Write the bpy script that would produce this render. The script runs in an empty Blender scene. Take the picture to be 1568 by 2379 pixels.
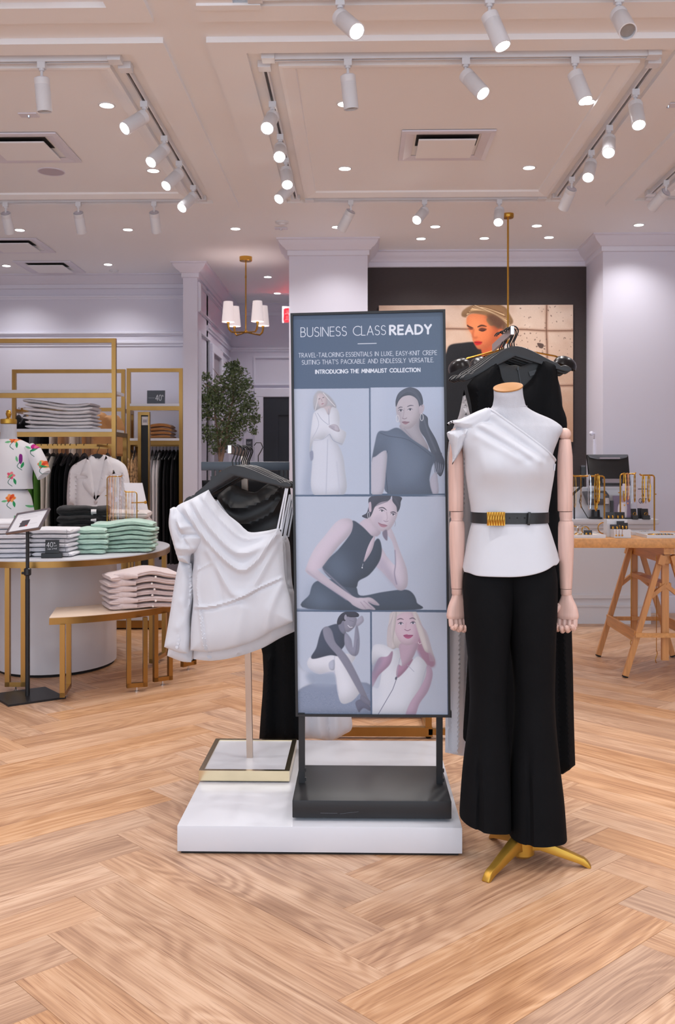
import bpy, bmesh, math, random
import numpy as np
from mathutils import Vector, Matrix, geometry

random.seed(7)
RNG = np.random.default_rng(7)
SC = bpy.context.scene
COL = SC.collection
PI = math.pi

# ------------------------------------------------------------------ camera
FPX, PX0, HY, CAMH, PSI = 2300.0, 784.0, 1090.0, 1.35, 0.0222   # focal length in px, principal column, horizon row, eye height, yaw
cd = bpy.data.cameras.new('camera')
cam = bpy.data.objects.new('camera', cd)
COL.objects.link(cam)
cam.location = (0, 0, CAMH)
cam.rotation_euler = (PI / 2, 0, PSI)
cd.sensor_fit = 'VERTICAL'
cd.sensor_height = 36.0
cd.sensor_width = 24.0
cd.lens = FPX * 36.0 / 2379.0
cd.shift_y = -(2379 / 2 - HY) / 2379.0
cd.clip_start = 0.05
cd.dof.use_dof = True
cd.dof.focus_distance = 3.8
cd.dof.aperture_fstop = 9.0
SC.camera = cam

# ------------------------------------------------------------------ world, exposure
world = bpy.data.worlds.new('world')
SC.world = world
world.use_nodes = True
bg = world.node_tree.nodes['Background']
bg.inputs[0].default_value = (0.78, 0.88, 1.0, 1)
bg.inputs[1].default_value = 1.7
SC.view_settings.view_transform = 'Standard'
SC.view_settings.look = 'None'
SC.view_settings.gamma = 1.0
SC.view_settings.use_curve_mapping = False
SC.view_settings.exposure = 0.38
W_SPOT, W_DOWN = 30.0, 36.0       # watts of each track head and each downlight


def ray(px, py):
    u, v = (px - PX0) / FPX, -(py - HY) / FPX
    c, s = math.cos(PSI), math.sin(PSI)
    return Vector((u * c - s, u * s + c, v))


def at(px, py, Y):
    r = ray(px, py)
    t = Y / r.y
    return Vector((r.x * t, Y, CAMH + r.z * t))


def onz(px, py, z):
    r = ray(px, py)
    t = (z - CAMH) / r.z
    return Vector((r.x * t, r.y * t, z))


# ------------------------------------------------------------------ object helpers
WM = {}      # world matrix of every thing and part, by object name


def tag(o, label=None, cat=None, group=None, kind=None):
    if label: o['label'] = label
    if cat: o['category'] = cat
    if group: o['group'] = group
    if kind: o['kind'] = kind
    return o


def thing(name, label, cat, loc=(0, 0, 0), rz=0.0, group=None, M=None):
    o = bpy.data.objects.new(name, None)
    COL.objects.link(o)
    o.empty_display_size = 0.05
    m = M.copy() if M is not None else Matrix.Translation(Vector(loc)) @ Matrix.Rotation(rz, 4, 'Z')
    o.matrix_world = m
    WM[o.name] = m
    return tag(o, label, cat, group)


class MB:
    """collects faces for one mesh"""

    def __init__(s):
        s.v, s.f, s.uv = [], [], None

    def add(s, vs, fs):
        n = len(s.v)
        s.v += [tuple(p) for p in vs]
        s.f += [tuple(i + n for i in f) for f in fs]
        return s

    def box(s, c, d, M=None, taper=1.0):
        x, y, z = d[0] / 2, d[1] / 2, d[2] / 2
        vs = [Vector((sx * x * (taper if sz > 0 else 1), sy * y * (taper if sz > 0 else 1), sz * z)) for sz in (-1, 1) for sy in (-1, 1) for sx in (-1, 1)]
        if M is not None: vs = [M @ p for p in vs]
        c = Vector(c)
        return s.add([p + c for p in vs], [(0, 2, 3, 1), (4, 5, 7, 6), (0, 1, 5, 4), (2, 6, 7, 3), (0, 4, 6, 2), (1, 3, 7, 5)])

    def span(s, a, b):
        a, b = Vector(a), Vector(b)
        return s.box((a + b) / 2, [abs(q) for q in (b - a)])

    def bar(s, a, b, w, h=None, up=(0, 0, 1)):
        """rectangular bar from a to b, w sideways, h along up"""
        a, b = Vector(a), Vector(b)
        h = h or w
        d = (b - a)
        L = d.length
        d.normalize()
        u = Vector(up)
        if abs(d.dot(u)) > 0.98: u = Vector((0, 1, 0))
        x = d.cross(u).normalized()
        u = x.cross(d)
        M = Matrix((x, d, u)).transposed()
        return s.box((a + b) / 2, (w, L, h), M)

    def tube(s, pts, r, seg=8, caps=True, closed=False):
        pts = [Vector(p) for p in pts]
        n = len(pts)
        rs = r if isinstance(r, (list, tuple)) else [r] * n
        rings = []
        prev = None
        for i, p in enumerate(pts):
            a = pts[i - 1] if (i > 0 or closed) else p
            b = pts[(i + 1) % n] if (i < n - 1 or closed) else p
            d = (b - a).normalized()
            if prev is None:
                q = Vector((0, 0, 1)) if abs(d.z) < 0.9 else Vector((1, 0, 0))
                x = d.cross(q).normalized()
            else:
                x = (prev - d * prev.dot(d)).normalized()
            prev = x
            y = d.cross(x)
            rings.append([p + (x * math.cos(t) + y * math.sin(t)) * rs[i] for t in [2 * PI * k / seg for k in range(seg)]])
        return s.rings(rings, caps, closed)

    def rings(s, rings, caps=True, closed=False):
        m = len(rings[0])
        vs = [p for r in rings for p in r]
        fs = []
        k = len(rings)
        for i in range(k if closed else k - 1):
            j = (i + 1) % k
            for q in range(m):
                w = (q + 1) % m
                fs.append((i * m + q, i * m + w, j * m + w, j * m + q))
        if caps and not closed:
            fs.append(tuple(range(m - 1, -1, -1)))
            fs.append(tuple((k - 1) * m + q for q in range(m)))
        return s.add(vs, fs)

    def lathe(s, prof, c=(0, 0, 0), seg=24, M=None):
        c = Vector(c)
        rings = []
        for r, z in prof:
            ring = [Vector((r * math.cos(2 * PI * k / seg), r * math.sin(2 * PI * k / seg), z)) for k in range(seg)]
            rings.append([(M @ p if M is not None else p) + c for p in ring])
        return s.rings(rings)

    def prism(s, poly, t, M):
        """2-D outline in x,z extruded t along y (centred), placed by M"""
        n = len(poly)
        vs = [M @ Vector((x, -t / 2, z)) for x, z in poly] + [M @ Vector((x, t / 2, z)) for x, z in poly]
        fs = [tuple(range(n)), tuple(range(2 * n - 1, n - 1, -1))]
        fs += [(i, i + n, (i + 1) % n + n, (i + 1) % n) for i in range(n)]
        return s.add(vs, fs)

    def ball(s, c, r, seg=12, n=8):
        if not isinstance(r, (list, tuple)): r = (r, r, r)
        prof = [(math.sin(PI * (i + 0.02) / (n + 0.04)), -math.cos(PI * (i + 0.02) / (n + 0.04))) for i in range(n + 1)]
        c = Vector(c)
        return s.rings([[c + Vector((a * math.cos(2 * PI * k / seg) * r[0], a * math.sin(2 * PI * k / seg) * r[1], z * r[2])) for k in range(seg)] for a, z in prof])


SMOOTH = 35


def mesh_of(name, mb, mat, smooth=True, M=None, bevel=0.0, uvs=None):
    me = bpy.data.meshes.new(name)
    vs = mb.v if M is None else [tuple(M @ Vector(p)) for p in mb.v]
    me.from_pydata(vs, [], mb.f)
    bm = bmesh.new()
    bm.from_mesh(me)
    bmesh.ops.recalc_face_normals(bm, faces=bm.faces)
    if bevel:
        ed = [e for e in bm.edges if len(e.link_faces) == 2 and e.calc_face_angle(0) > 0.6]
        bmesh.ops.bevel(bm, geom=ed, offset=bevel, segments=2, profile=0.5, affect='EDGES', clamp_overlap=True)
    if smooth:
        for f in bm.faces: f.smooth = True
        for e in bm.edges:
            if len(e.link_faces) == 2 and e.calc_face_angle(0) > math.radians(SMOOTH): e.smooth = False
    bm.to_mesh(me)
    bm.free()
    if mat is not None:
        me.materials.append(mat)
    return me


def part(name, mb, mat, root=None, world=False, smooth=True, bevel=0.0, label=None, M=None):
    """one mesh object; with world=True the faces are given in world space and brought into root's frame"""
    inv = None
    if world and root is not None: inv = WM[root.name].inverted()
    me = mesh_of(name, mb, mat, smooth, inv, bevel)
    o = bpy.data.objects.new(name, me)
    COL.objects.link(o)
    if root is not None:
        o.parent = root
    if M is not None: o.matrix_local = M
    WM[o.name] = (WM[root.name] if root is not None else Matrix()) @ (M if M is not None else Matrix())
    if label: o['label'] = label
    return o


def solo(name, mb, mat, label, cat, group=None, **k):
    """a thing that is one mesh; its origin moves to the middle of its base"""
    vs = np.array(mb.v)
    c = Vector(((vs[:, 0].min() + vs[:, 0].max()) / 2, (vs[:, 1].min() + vs[:, 1].max()) / 2, vs[:, 2].min()))
    mb.v = [tuple(Vector(p) - c) for p in mb.v]
    o = part(name, mb, mat, **k)
    o.location = c
    WM[o.name] = Matrix.Translation(c)
    return tag(o, label, cat, group)


def struct(name, mb, mat, root=None, **k):
    o = part(name, mb, mat, root, **k)
    if root is None: o['kind'] = 'structure'
    return o


def dup(root, M, label=None, group=None):
    """a copy of a thing with copies of its parts and sub-parts, at world matrix M"""
    r = root.copy()
    COL.objects.link(r)
    r.matrix_world = M
    WM[r.name] = M
    if label: r['label'] = label
    if group: r['group'] = group
    for ch in list(root.children):
        c = ch.copy()
        COL.objects.link(c)
        c.parent = r
        WM[c.name] = M @ ch.matrix_local
        for g in list(ch.children):
            d = g.copy()
            COL.objects.link(d)
            d.parent = c
    return r


def T(x, y, z): return Matrix.Translation((x, y, z))
def Rx(a): return Matrix.Rotation(a, 4, 'X')
def Ry(a): return Matrix.Rotation(a, 4, 'Y')
def Rz(a): return Matrix.Rotation(a, 4, 'Z')


# ------------------------------------------------------------------ materials
def lin(c):
    return tuple((x / 255 / 12.92) if x / 255 <= 0.04045 else ((x / 255 + 0.055) / 1.055) ** 2.4 for x in c[:3])


MATS = {}


def mat(name, c, rough=0.5, metal=0.0, bump=0.0, bscale=60, var=0.0, vscale=3, emit=0.0, sheen=0.0, aniso=None, stretch=(1, 1, 1), spec=0.5, trans=0.0, alpha=1.0):
    if name in MATS: return MATS[name]
    m = bpy.data.materials.new(name)
    m.use_nodes = True
    nt = m.node_tree
    b = nt.nodes['Principled BSDF']
    b.inputs['Base Color'].default_value = (*lin(c), 1)
    b.inputs['Roughness'].default_value = rough
    b.inputs['Metallic'].default_value = metal
    b.inputs['Specular IOR Level'].default_value = spec
    if sheen:
        b.inputs['Sheen Weight'].default_value = sheen
        b.inputs['Sheen Roughness'].default_value = 0.5
    if trans: b.inputs['Transmission Weight'].default_value = trans
    if emit:
        b.inputs['Emission Color'].default_value = (*lin(c), 1)
        b.inputs['Emission Strength'].default_value = emit
    tc = nt.nodes.new('ShaderNodeTexCoord')
    if bump or var:
        mp = nt.nodes.new('ShaderNodeMapping')
        mp.inputs['Scale'].default_value = stretch
        nt.links.new(tc.outputs['Object'], mp.inputs[0])
    if bump:
        n = nt.nodes.new('ShaderNodeTexNoise')
        n.inputs['Scale'].default_value = bscale
        n.inputs['Detail'].default_value = 4
        nt.links.new(mp.outputs[0], n.inputs['Vector'])
        bp = nt.nodes.new('ShaderNodeBump')
        bp.inputs['Strength'].default_value = bump
        bp.inputs['Distance'].default_value = 0.004
        nt.links.new(n.outputs['Fac'], bp.inputs['Height'])
        nt.links.new(bp.outputs[0], b.inputs['Normal'])
    if var:
        n = nt.nodes.new('ShaderNodeTexNoise')
        n.inputs['Scale'].default_value = vscale
        n.inputs['Detail'].default_value = 5
        nt.links.new(mp.outputs[0], n.inputs['Vector'])
        r = nt.nodes.new('ShaderNodeValToRGB')
        a = lin(c)
        r.color_ramp.elements[0].position = 0.3
        r.color_ramp.elements[1].position = 0.7
        r.color_ramp.elements[0].color = (*[x * (1 - var) for x in a], 1)
        r.color_ramp.elements[1].color = (*[min(1, x * (1 + var)) for x in a], 1)
        nt.links.new(n.outputs['Fac'], r.inputs[0])
        nt.links.new(r.outputs[0], b.inputs['Base Color'])
    MATS[name] = m
    return m


def floor_mat(name, per_island):
    m = bpy.data.materials.new(name)
    m.use_nodes = True
    nt = m.node_tree
    N, L = nt.nodes.new, nt.links.new
    b = nt.nodes['Principled BSDF']
    if per_island:
        rnd = N('ShaderNodeNewGeometry').outputs['Random Per Island']
    else:
        rnd = N('ShaderNodeObjectInfo').outputs['Random']
    uv = N('ShaderNodeUVMap')
    uv.uv_map = 'UVMap'

    def math_(op, a, bb, cc=None):
        n = N('ShaderNodeMath')
        n.operation = op
        for i, x in enumerate((a, bb, cc)):
            if x is None: continue
            if isinstance(x, (int, float)): n.inputs[i].default_value = x
            else: L(x, n.inputs[i])
        return n.outputs[0]

    off = N('ShaderNodeCombineXYZ')
    L(math_('MULTIPLY', rnd, 61.0), off.inputs[0])
    L(math_('MULTIPLY', rnd, 17.0), off.inputs[1])
    L(math_('MULTIPLY', rnd, 9.0), off.inputs[2])
    add = N('ShaderNodeVectorMath')
    L(uv.outputs[0], add.inputs[0])
    L(off.outputs[0], add.inputs[1])

    def noise_(sx, sy, detail, dist=0.0):
        mp = N('ShaderNodeMapping')
        mp.inputs['Scale'].default_value = (sx, sy, 1)
        L(add.outputs[0], mp.inputs[0])
        n = N('ShaderNodeTexNoise')
        n.inputs['Scale'].default_value = 1.0
        n.inputs['Detail'].default_value = detail
        n.inputs['Distortion'].default_value = dist
        L(mp.outputs[0], n.inputs['Vector'])
        return n.outputs['Fac']

    broad = noise_(0.9, 9.0, 2.0, 0.3)
    ringn = noise_(1.1, 5.0, 1.2, 0.25)
    rings = math_('SINE', math_('MULTIPLY', ringn, 95.0), 0)
    grain = noise_(1.5, 105.0, 2.5)
    pores = noise_(6.0, 330.0, 2.0)
    ramp = N('ShaderNodeValToRGB')
    e = ramp.color_ramp.elements
    e[0].position, e[0].color = 0.28, (*lin((168, 125, 93)), 1)
    e[1].position, e[1].color = 0.72, (*lin((212, 172, 138)), 1)
    k = ramp.color_ramp.elements.new(0.5)
    k.color = (*lin((194, 150, 114)), 1)
    fac = math_('MULTIPLY_ADD', math_('SUBTRACT', grain, 0.5), 0.72, math_('MULTIPLY_ADD', broad, 0.72, 0.14))
    fac = math_('MULTIPLY_ADD', rings, math_('MULTIPLY', math_('SUBTRACT', noise_(0.9, 4.0, 1.0), 0.25), 0.26), fac)
    fac = math_('ADD', fac, math_('MULTIPLY', math_('SUBTRACT', rnd, 0.5), 0.10))
    L(fac, ramp.inputs[0])
    dark = N('ShaderNodeMix')
    dark.data_type = 'RGBA'
    dark.blend_type = 'MULTIPLY'
    pr = N('ShaderNodeMapRange')
    pr.inputs[1].default_value, pr.inputs[2].default_value = 0.56, 0.7
    pr.inputs[3].default_value, pr.inputs[4].default_value = 0.0, 0.6
    L(pores, pr.inputs[0])
    L(pr.outputs[0], dark.inputs[0])
    L(ramp.outputs[0], dark.inputs[6])
    dark.inputs[7].default_value = (*lin((168, 128, 104)), 1)
    hs = N('ShaderNodeHueSaturation')
    L(dark.outputs[2], hs.inputs['Color'])
    L(math_('MULTIPLY_ADD', math_('FRACT', math_('MULTIPLY', rnd, 7.31), 0), 0.24, 0.84), hs.inputs['Saturation'])
    L(math_('MULTIPLY_ADD', math_('FRACT', math_('MULTIPLY', rnd, 3.77), 0), 0.09, 0.955), hs.inputs['Value'])
    L(hs.outputs[0], b.inputs['Base Color'])
    b.inputs['Roughness'].default_value = 0.42
    b.inputs['Specular IOR Level'].default_value = 0.4
    bp = N('ShaderNodeBump')
    bp.inputs['Strength'].default_value = 0.12
    bp.inputs['Distance'].default_value = 0.002
    L(pores, bp.inputs['Height'])
    L(bp.outputs[0], b.inputs['Normal'])
    return m


def print_mat(name, img, rough=0.4, spec=0.5, obj_map=None, emit=0.0):
    """a flat print: the painted image through the UV map (or through object x,z scaled by obj_map)"""
    m = bpy.data.materials.new(name)
    m.use_nodes = True
    nt = m.node_tree
    b = nt.nodes['Principled BSDF']
    t = nt.nodes.new('ShaderNodeTexImage')
    t.image = img
    if obj_map:
        tc = nt.nodes.new('ShaderNodeTexCoord')
        sp = nt.nodes.new('ShaderNodeSeparateXYZ')
        cb = nt.nodes.new('ShaderNodeCombineXYZ')
        mp = nt.nodes.new('ShaderNodeMapping')
        mp.inputs['Scale'].default_value = (obj_map, obj_map, 1)
        nt.links.new(tc.outputs['Object'], sp.inputs[0])
        nt.links.new(sp.outputs[0], cb.inputs[0])
        nt.links.new(sp.outputs[2], cb.inputs[1])
        nt.links.new(cb.outputs[0], mp.inputs[0])
        nt.links.new(mp.outputs[0], t.inputs[0])
    else:
        uv = nt.nodes.new('ShaderNodeUVMap')
        uv.uv_map = 'UVMap'
        nt.links.new(uv.outputs[0], t.inputs[0])
    nt.links.new(t.outputs[0], b.inputs['Base Color'])
    if emit:
        nt.links.new(t.outputs[0], b.inputs['Emission Color'])
        b.inputs['Emission Strength'].default_value = emit
    b.inputs['Roughness'].default_value = rough
    b.inputs['Specular IOR Level'].default_value = spec
    return m


m_wall = mat('wall_paint', (220, 218, 232), 0.55, bump=0.04, bscale=220)
m_trim = mat('trim_paint', (226, 225, 238), 0.38, bump=0.02, bscale=90)
m_ceil = mat('ceiling_paint', (246, 248, 252), 0.6, bump=0.03, bscale=160)
m_dark = mat('dark_wall_fabric', (62, 53, 53), 0.75, bump=0.35, bscale=45, stretch=(1, 1, 14), var=0.12, vscale=20)
m_white = mat('white_lacquer', (208, 209, 216), 0.28, bump=0.01, bscale=40)
m_whitemetal = mat('white_metal', (226, 228, 234), 0.35, var=0.02, vscale=8)
m_gold = mat('brushed_brass', (166, 128, 74), 0.3, 1.0, bump=0.06, bscale=260, stretch=(1, 1, 0.05), var=0.06, vscale=12)
m_goldw = mat('warm_brass', (198, 150, 66), 0.26, 1.0, var=0.05, vscale=20)
m_goldpaint = mat('gold_paint', (193, 150, 62), 0.34, 0.75, var=0.06, vscale=14)
m_champ = mat('champagne_metal', (186, 166, 152), 0.3, 1.0, bump=0.04, bscale=220, stretch=(1, 1, 0.05), var=0.05, vscale=10)
m_black = mat('black_steel', (24, 25, 29), 0.45, 0.0, bump=0.05, bscale=140, var=0.2, vscale=6)
m_blackplas = mat('black_plastic', (26, 27, 30), 0.35, var=0.15, vscale=15)
m_hanger = mat('hanger_black', (30, 31, 35), 0.45, bump=0.03, bscale=80, var=0.12, vscale=25)
m_chrome = mat('bright_steel', (215, 218, 222), 0.18, 1.0, var=0.04, vscale=20)
m_whitecloth = mat('white_crepe', (203, 205, 213), 0.75, bump=0.12, bscale=900, sheen=0.1, var=0.015, vscale=9)
m_linen = mat('white_linen', (190, 191, 199), 0.8, bump=0.35, bscale=420, stretch=(1, 1, 0.4), var=0.03, vscale=60)
m_blackcloth = mat('black_crepe', (11, 12, 15), 0.85, bump=0.15, bscale=800, var=0.1, vscale=10, spec=0.15)
m_satin = mat('black_satin', (9, 9, 12), 0.5, bump=0.05, bscale=30, var=0.1, vscale=8)
m_wood = mat('pale_beech', (214, 178, 166), 0.45, bump=0.06, bscale=30, stretch=(6, 6, 0.35), var=0.1, vscale=14)
m_oak = mat('honey_pine', (205, 148, 88), 0.42, bump=0.06, bscale=26, stretch=(7, 0.4, 7), var=0.14, vscale=9)
m_oakv = mat('honey_pine_upright', (200, 142, 86), 0.42, bump=0.06, bscale=26, stretch=(7, 7, 0.4), var=0.14, vscale=9)
m_lens = mat('lamp_lens', (255, 252, 246), 0.3, emit=14.0)
m_lensoff = mat('lamp_lens_off', (150, 154, 160), 0.15, 0.4, var=0.1, vscale=40)
m_darkgap = mat('dark_gap', (18, 17, 18), 0.8, var=0.2, vscale=20)

# ================================================================== FLOOR: herringbone planks
PW, PL, GAP = 0.1855, 1.205, 0.0005
PT = 0.012
m_plank = floor_mat('oak_plank', False)
m_plank_far = floor_mat('oak_plank_far', True)
sub = MB().box((0, 6.0, -0.04), (14.0, 19.0, 0.05))
floor = struct('floor', sub, mat('floor_underlay', (70, 50, 36), 0.9, var=0.1, vscale=5), smooth=False)


def plank_mesh(name):
    w, l, t, b = PW / 2 - GAP, PL / 2 - GAP, PT, 0.0006
    vs = [(-l, -w, -t), (l, -w, -t), (l, w, -t), (-l, w, -t), (-l, -w, -b), (l, -w, -b), (l, w, -b), (-l, w, -b),
          (-l + b, -w + b, 0), (l - b, -w + b, 0), (l - b, w - b, 0), (-l + b, w - b, 0)]
    fs = [(0, 1, 5, 4), (1, 2, 6, 5), (2, 3, 7, 6), (3, 0, 4, 7), (4, 5, 9, 8), (5, 6, 10, 9), (6, 7, 11, 10), (7, 4, 8, 11), (8, 9, 10, 11)]
    return vs, fs


pv, pf = plank_mesh('plank')
planks = []
r2 = math.sqrt(0.5)
AX = 0.0105                                   # the herringbone axis is turned a little from the room's axis
for m in range(-9, 10):
    for j in range(-90, 120):
        for kind in (0, 1):
            if kind == 0: a, b, ang = j * PW + PL / 2, j * PW + PW / 2, PI / 4
            else: a, b, ang = (j - 0.5) * PW, j * PW + PL / 2, PI * 3 / 4
            a += m * (PL + PW)
            b += m * (PW - PL)
            x, y = (a - b) * r2, (a + b) * r2
            x, y = x * math.cos(AX) + y * math.sin(AX), -x * math.sin(AX) + y * math.cos(AX)
            x, y = x + 0.073, y + 2.383
            if not (-6.6 < x < 6.6 and -2.6 < y < 13.8): continue
            # how near the view this plank is: the camera's horizontal fan, out to 1568 px
            u = (x + 0.02 * y) / max(y, 0.3)
            seen = y > 1.5 and abs(u) < 0.37 + 0.75 / max(y, 0.5)
            planks.append((y if seen else 99 + abs(y), x, y, ang - AX))
planks.sort()
pm = bpy.data.meshes.new('plank')
pm.from_pydata(pv, [], pf)
pm.materials.append(m_plank)
uvl = pm.uv_layers.new(name='UVMap')
for lp in pm.loops:
    q = pm.vertices[lp.vertex_index].co
    uvl.data[lp.index].uv = (q.x, q.y)
for _, x, y, ang in planks[:298]:
    o = bpy.data.objects.new('plank', pm)
    COL.objects.link(o)
    o.parent = floor
    o.matrix_local = T(x, y, 0) @ Rz(ang)
far = MB()
fuv = []
for _, x, y, ang in planks[298:]:
    M = T(x, y, 0) @ Rz(ang)
    far.add([M @ Vector(p) for p in pv], pf)
fm = bpy.data.meshes.new('far_planks')
fm.from_pydata(far.v, [], far.f)
fm.materials.append(m_plank_far)
uvl = fm.uv_layers.new(name='UVMap')
li = np.empty(len(fm.loops), dtype=np.int32)
fm.loops.foreach_get('vertex_index', li)
base = np.array(pv)[:, :2]
uvl.data.foreach_set('uv', base[li % len(pv)].astype(np.float32).ravel())
fo = bpy.data.objects.new('planks', fm)
COL.objects.link(fo)
fo.parent = floor
fo['kind'] = 'stuff'

# ================================================================== WALLS
CE = 3.55


def sweep(mb, path, prof):
    """profile (out, z) swept along a horizontal path with mitred corners; out is to the right of the walking direction"""
    n = len(path)
    rings = []
    for i, p in enumerate(path):
        p = Vector((p[0], p[1], 0))
        d1 = (p - Vector((*path[i - 1], 0))).normalized() if i else None
        d2 = (Vector((*path[i + 1], 0)) - p).normalized() if i < n - 1 else None
        d1, d2 = d1 or d2, d2 or d1
        n1, n2 = Vector((d1.y, -d1.x, 0)), Vector((d2.y, -d2.x, 0))
        nn = (n1 + n2).normalized()
        k = 1 / max(0.3, nn.dot(n1))
        rings.append([p + nn * (o * k) + Vector((0, 0, z)) for o, z in prof])
    return mb.rings(rings)


def crown_prof(top, s=1.0):
    P = [(0, 0), (0.115, 0), (0.115, -0.014), (0.1, -0.02), (0.088, -0.045), (0.062, -0.072), (0.036, -0.088), (0.03, -0.1), (0.016, -0.106), (0.016, -0.15), (0.0, -0.155)]
    return [(o * s, top + z * s) for o, z in P]


def rail_prof(z, h=0.06, o=0.022):
    return [(0, z + h / 2), (o * 0.6, z + h / 2), (o, z + h * 0.32), (o, z), (o * 0.55, z - h * 0.2), (o * 0.45, z - h / 2), (0, z - h / 2)]


def wall(name, a, b, z0=0.0, z1=CE, t=0.12):
    """a wall slab whose face runs from a to b, room on the right of the walk"""
    a, b = Vector((*a, 0)), Vector((*b, 0))
    d = (b - a).normalized()
    n = Vector((-d.y, d.x, 0)) * t
    vs = [p + Vector((0, 0, z)) for z in (z0, z1) for p in (a, b, b + n, a + n)]
    mb = MB().add(vs, [(0, 1, 2, 3), (4, 7, 6, 5), (0, 4, 5, 1), (1, 5, 6, 2), (2, 6, 7, 3), (3, 7, 4, 0)])
    return struct(name, mb, m_dark if 'accent' in name else m_wall, smooth=False)


YL, YP, YH, YC, YR, YD = 11.17, 10.54, 13.2, 9.49, 9.37, 10.05
XP0, XP1 = -1.885, -1.73
XC0, XC1 = -0.675, 0.078
XR = 2.29
wall('wall_side_left', (-6.2, -1.5), (-6.2, YL))
wl = wall('wall_left', (-6.2, YL), (XP0, YL))
struct('pilaster', MB().span((XP0, YP, 0), (XP1, YL + 0.1, CE)), m_wall, smooth=False)['kind'] = 'structure'
wh = wall('wall_hall_side', (XP1, YL), (XP1, YH))
wb = wall('wall_hall_back', (XP1, YH), (-0.2, YH))
wall('wall_hall_right', (-0.2, YH), (-0.2, YD))
struct('column', MB().span((XC0, YC, 0), (XC1, YD + 0.05, CE)), m_wall, smooth=False)
wd = wall('wall_accent', (-0.2, YD), (XR + 0.1, YD))
struct('wall_right', MB().span((XR, YR, 0), (6.2, YD + 0.4, CE)), m_wall, smooth=False)
wall('wall_side_right', (6.2, YR), (6.2, -1.5))

mb = MB()
sweep(mb, [(-6.2, YL), (XP0, YL), (XP0, YP), (XP1, YP), (XP1, YH), (-0.2, YH)], crown_prof(CE, 1.0))
struct('trim_1', mb, m_trim)
mb = MB()
sweep(mb, [(XC0, YD), (XC0, YC), (XC1, YC), (XC1, YD), (XR, YD), (XR, YR), (6.2, YR)], crown_prof(CE, 1.0))
struct('trim_2', mb, m_trim)
# picture rails of the far left wall
for k, (z, h, o) in enumerate(((3.30, 0.05, 0.022), (2.885, 0.04, 0.03), (2.775, 0.06, 0.026))):
    struct('trim_%d' % (k + 3), sweep(MB(), [(-6.2, YL), (XP0, YL)], rail_prof(z, h, o)), m_trim)
struct('trim_6', sweep(MB(), [(XP1, YL), (XP1, YH), (-0.2, YH)], rail_prof(2.95, 0.06, 0.03)), m_trim)
struct('trim_7', sweep(MB(), [(XP1, YL), (XP1, YH), (-1.42, YH)], rail_prof(2.36, 0.05, 0.02)), m_trim)


def frame_on(name, origin, ux, z0, z1, w, out, t=0.035, d=0.016):
    """a picture-frame moulding on a wall: origin the start corner, ux the direction along the wall, out the wall's normal"""
    o, ux, out = Vector(origin), Vector(ux), Vector(out)
    mb = MB()
    for k in range(2):                        # two stepped bands
        tt, dd, ins = (t, d, 0) if k == 0 else (t * 0.45, d * 1.7, t * 0.3)
        q = lambda a, z: o + ux * a + Vector((0, 0, z))
        for a0, a1, zz0, zz1 in ((ins, w - ins, z0 + ins, z0 + ins + tt), (ins, w - ins, z1 - ins - tt, z1 - ins), (ins, ins + tt, z0 + ins + tt, z1 - ins - tt), (w - ins - tt, w - ins, z0 + ins + tt, z1 - ins - tt)):
            a = q(a0, zz0)
            b = q(a1, zz1) + out * dd
            mb.span(a, b)
    return struct(name, mb, m_trim, smooth=False)


for k, (y0, y1, z0, z1) in enumerate(((YP + 0.08, YP + 0.75, 0.3, 2.84), (YP + 0.05, YH - 0.1, 3.04, 3.36), (12.3, 13.1, 0.3, 2.84))):
    frame_on('trim_%d' % (8 + k), (XP1, y0, 0), (0, 1, 0), z0, z1, y1 - y0, (1, 0, 0))
frame_on('trim_11', (-1.55, YH, 0), (1, 0, 0), 0.3, 2.24, 0.16, (0, -1, 0))
frame_on('trim_12', (-1.42, YH, 0), (1, 0, 0), 2.46, 2.86, 1.2, (0, -1, 0))
# baseboards
struct('baseboard_left', sweep(MB(), [(-6.2, YL), (XP0, YL), (XP0, YP), (XP1, YP), (XP1, YH), (-1.4, YH)], [(0, 0.16), (0.008, 0.16), (0.018, 0.145), (0.018, 0), (0, 0)]), m_trim)
struct('baseboard_right', sweep(MB(), [(XC0, YD), (XC0, YC), (XC1, YC), (XC1, YD), (XR, YD), (XR, YR), (6.2, YR)], [(0, 0.16), (0.008, 0.16), (0.018, 0.145), (0.018, 0), (0, 0)]), m_trim)

# dark panelled door at the end of the hall, with casing
d1 = struct('door_1', MB().span((-1.28, YH - 0.03, 0), (-0.34, YH + 0.01, 2.31)), mat('door_navy', (42, 46, 55), 0.45, var=0.06, vscale=5), smooth=False)
mb = MB()
for z0, z1 in ((0.25, 0.95), (1.1, 2.12)):
    for a0, a1, b0, b1 in ((-1.13, -0.49, z0, z0 + 0.05), (-1.13, -0.49, z1 - 0.05, z1), (-1.13, -1.08, z0 + 0.05, z1 - 0.05), (-0.54, -0.49, z0 + 0.05, z1 - 0.05)):
        mb.span((a0, YH - 0.048, b0), (a1, YH - 0.028, b1))
part('door_moulding', mb, MATS['door_navy'], d1, smooth=False)
mb = MB()
for a, b in (((-1.4, YH - 0.05, 0), (-1.28, YH, 2.31)), ((-0.34, YH - 0.05, 0), (-0.22, YH, 2.31)), ((-1.4, YH - 0.05, 2.31), (-0.22, YH, 2.43))):
    mb.span(a, b)
part('casing', mb, m_trim, d1, smooth=False, bevel=0.008)
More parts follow.
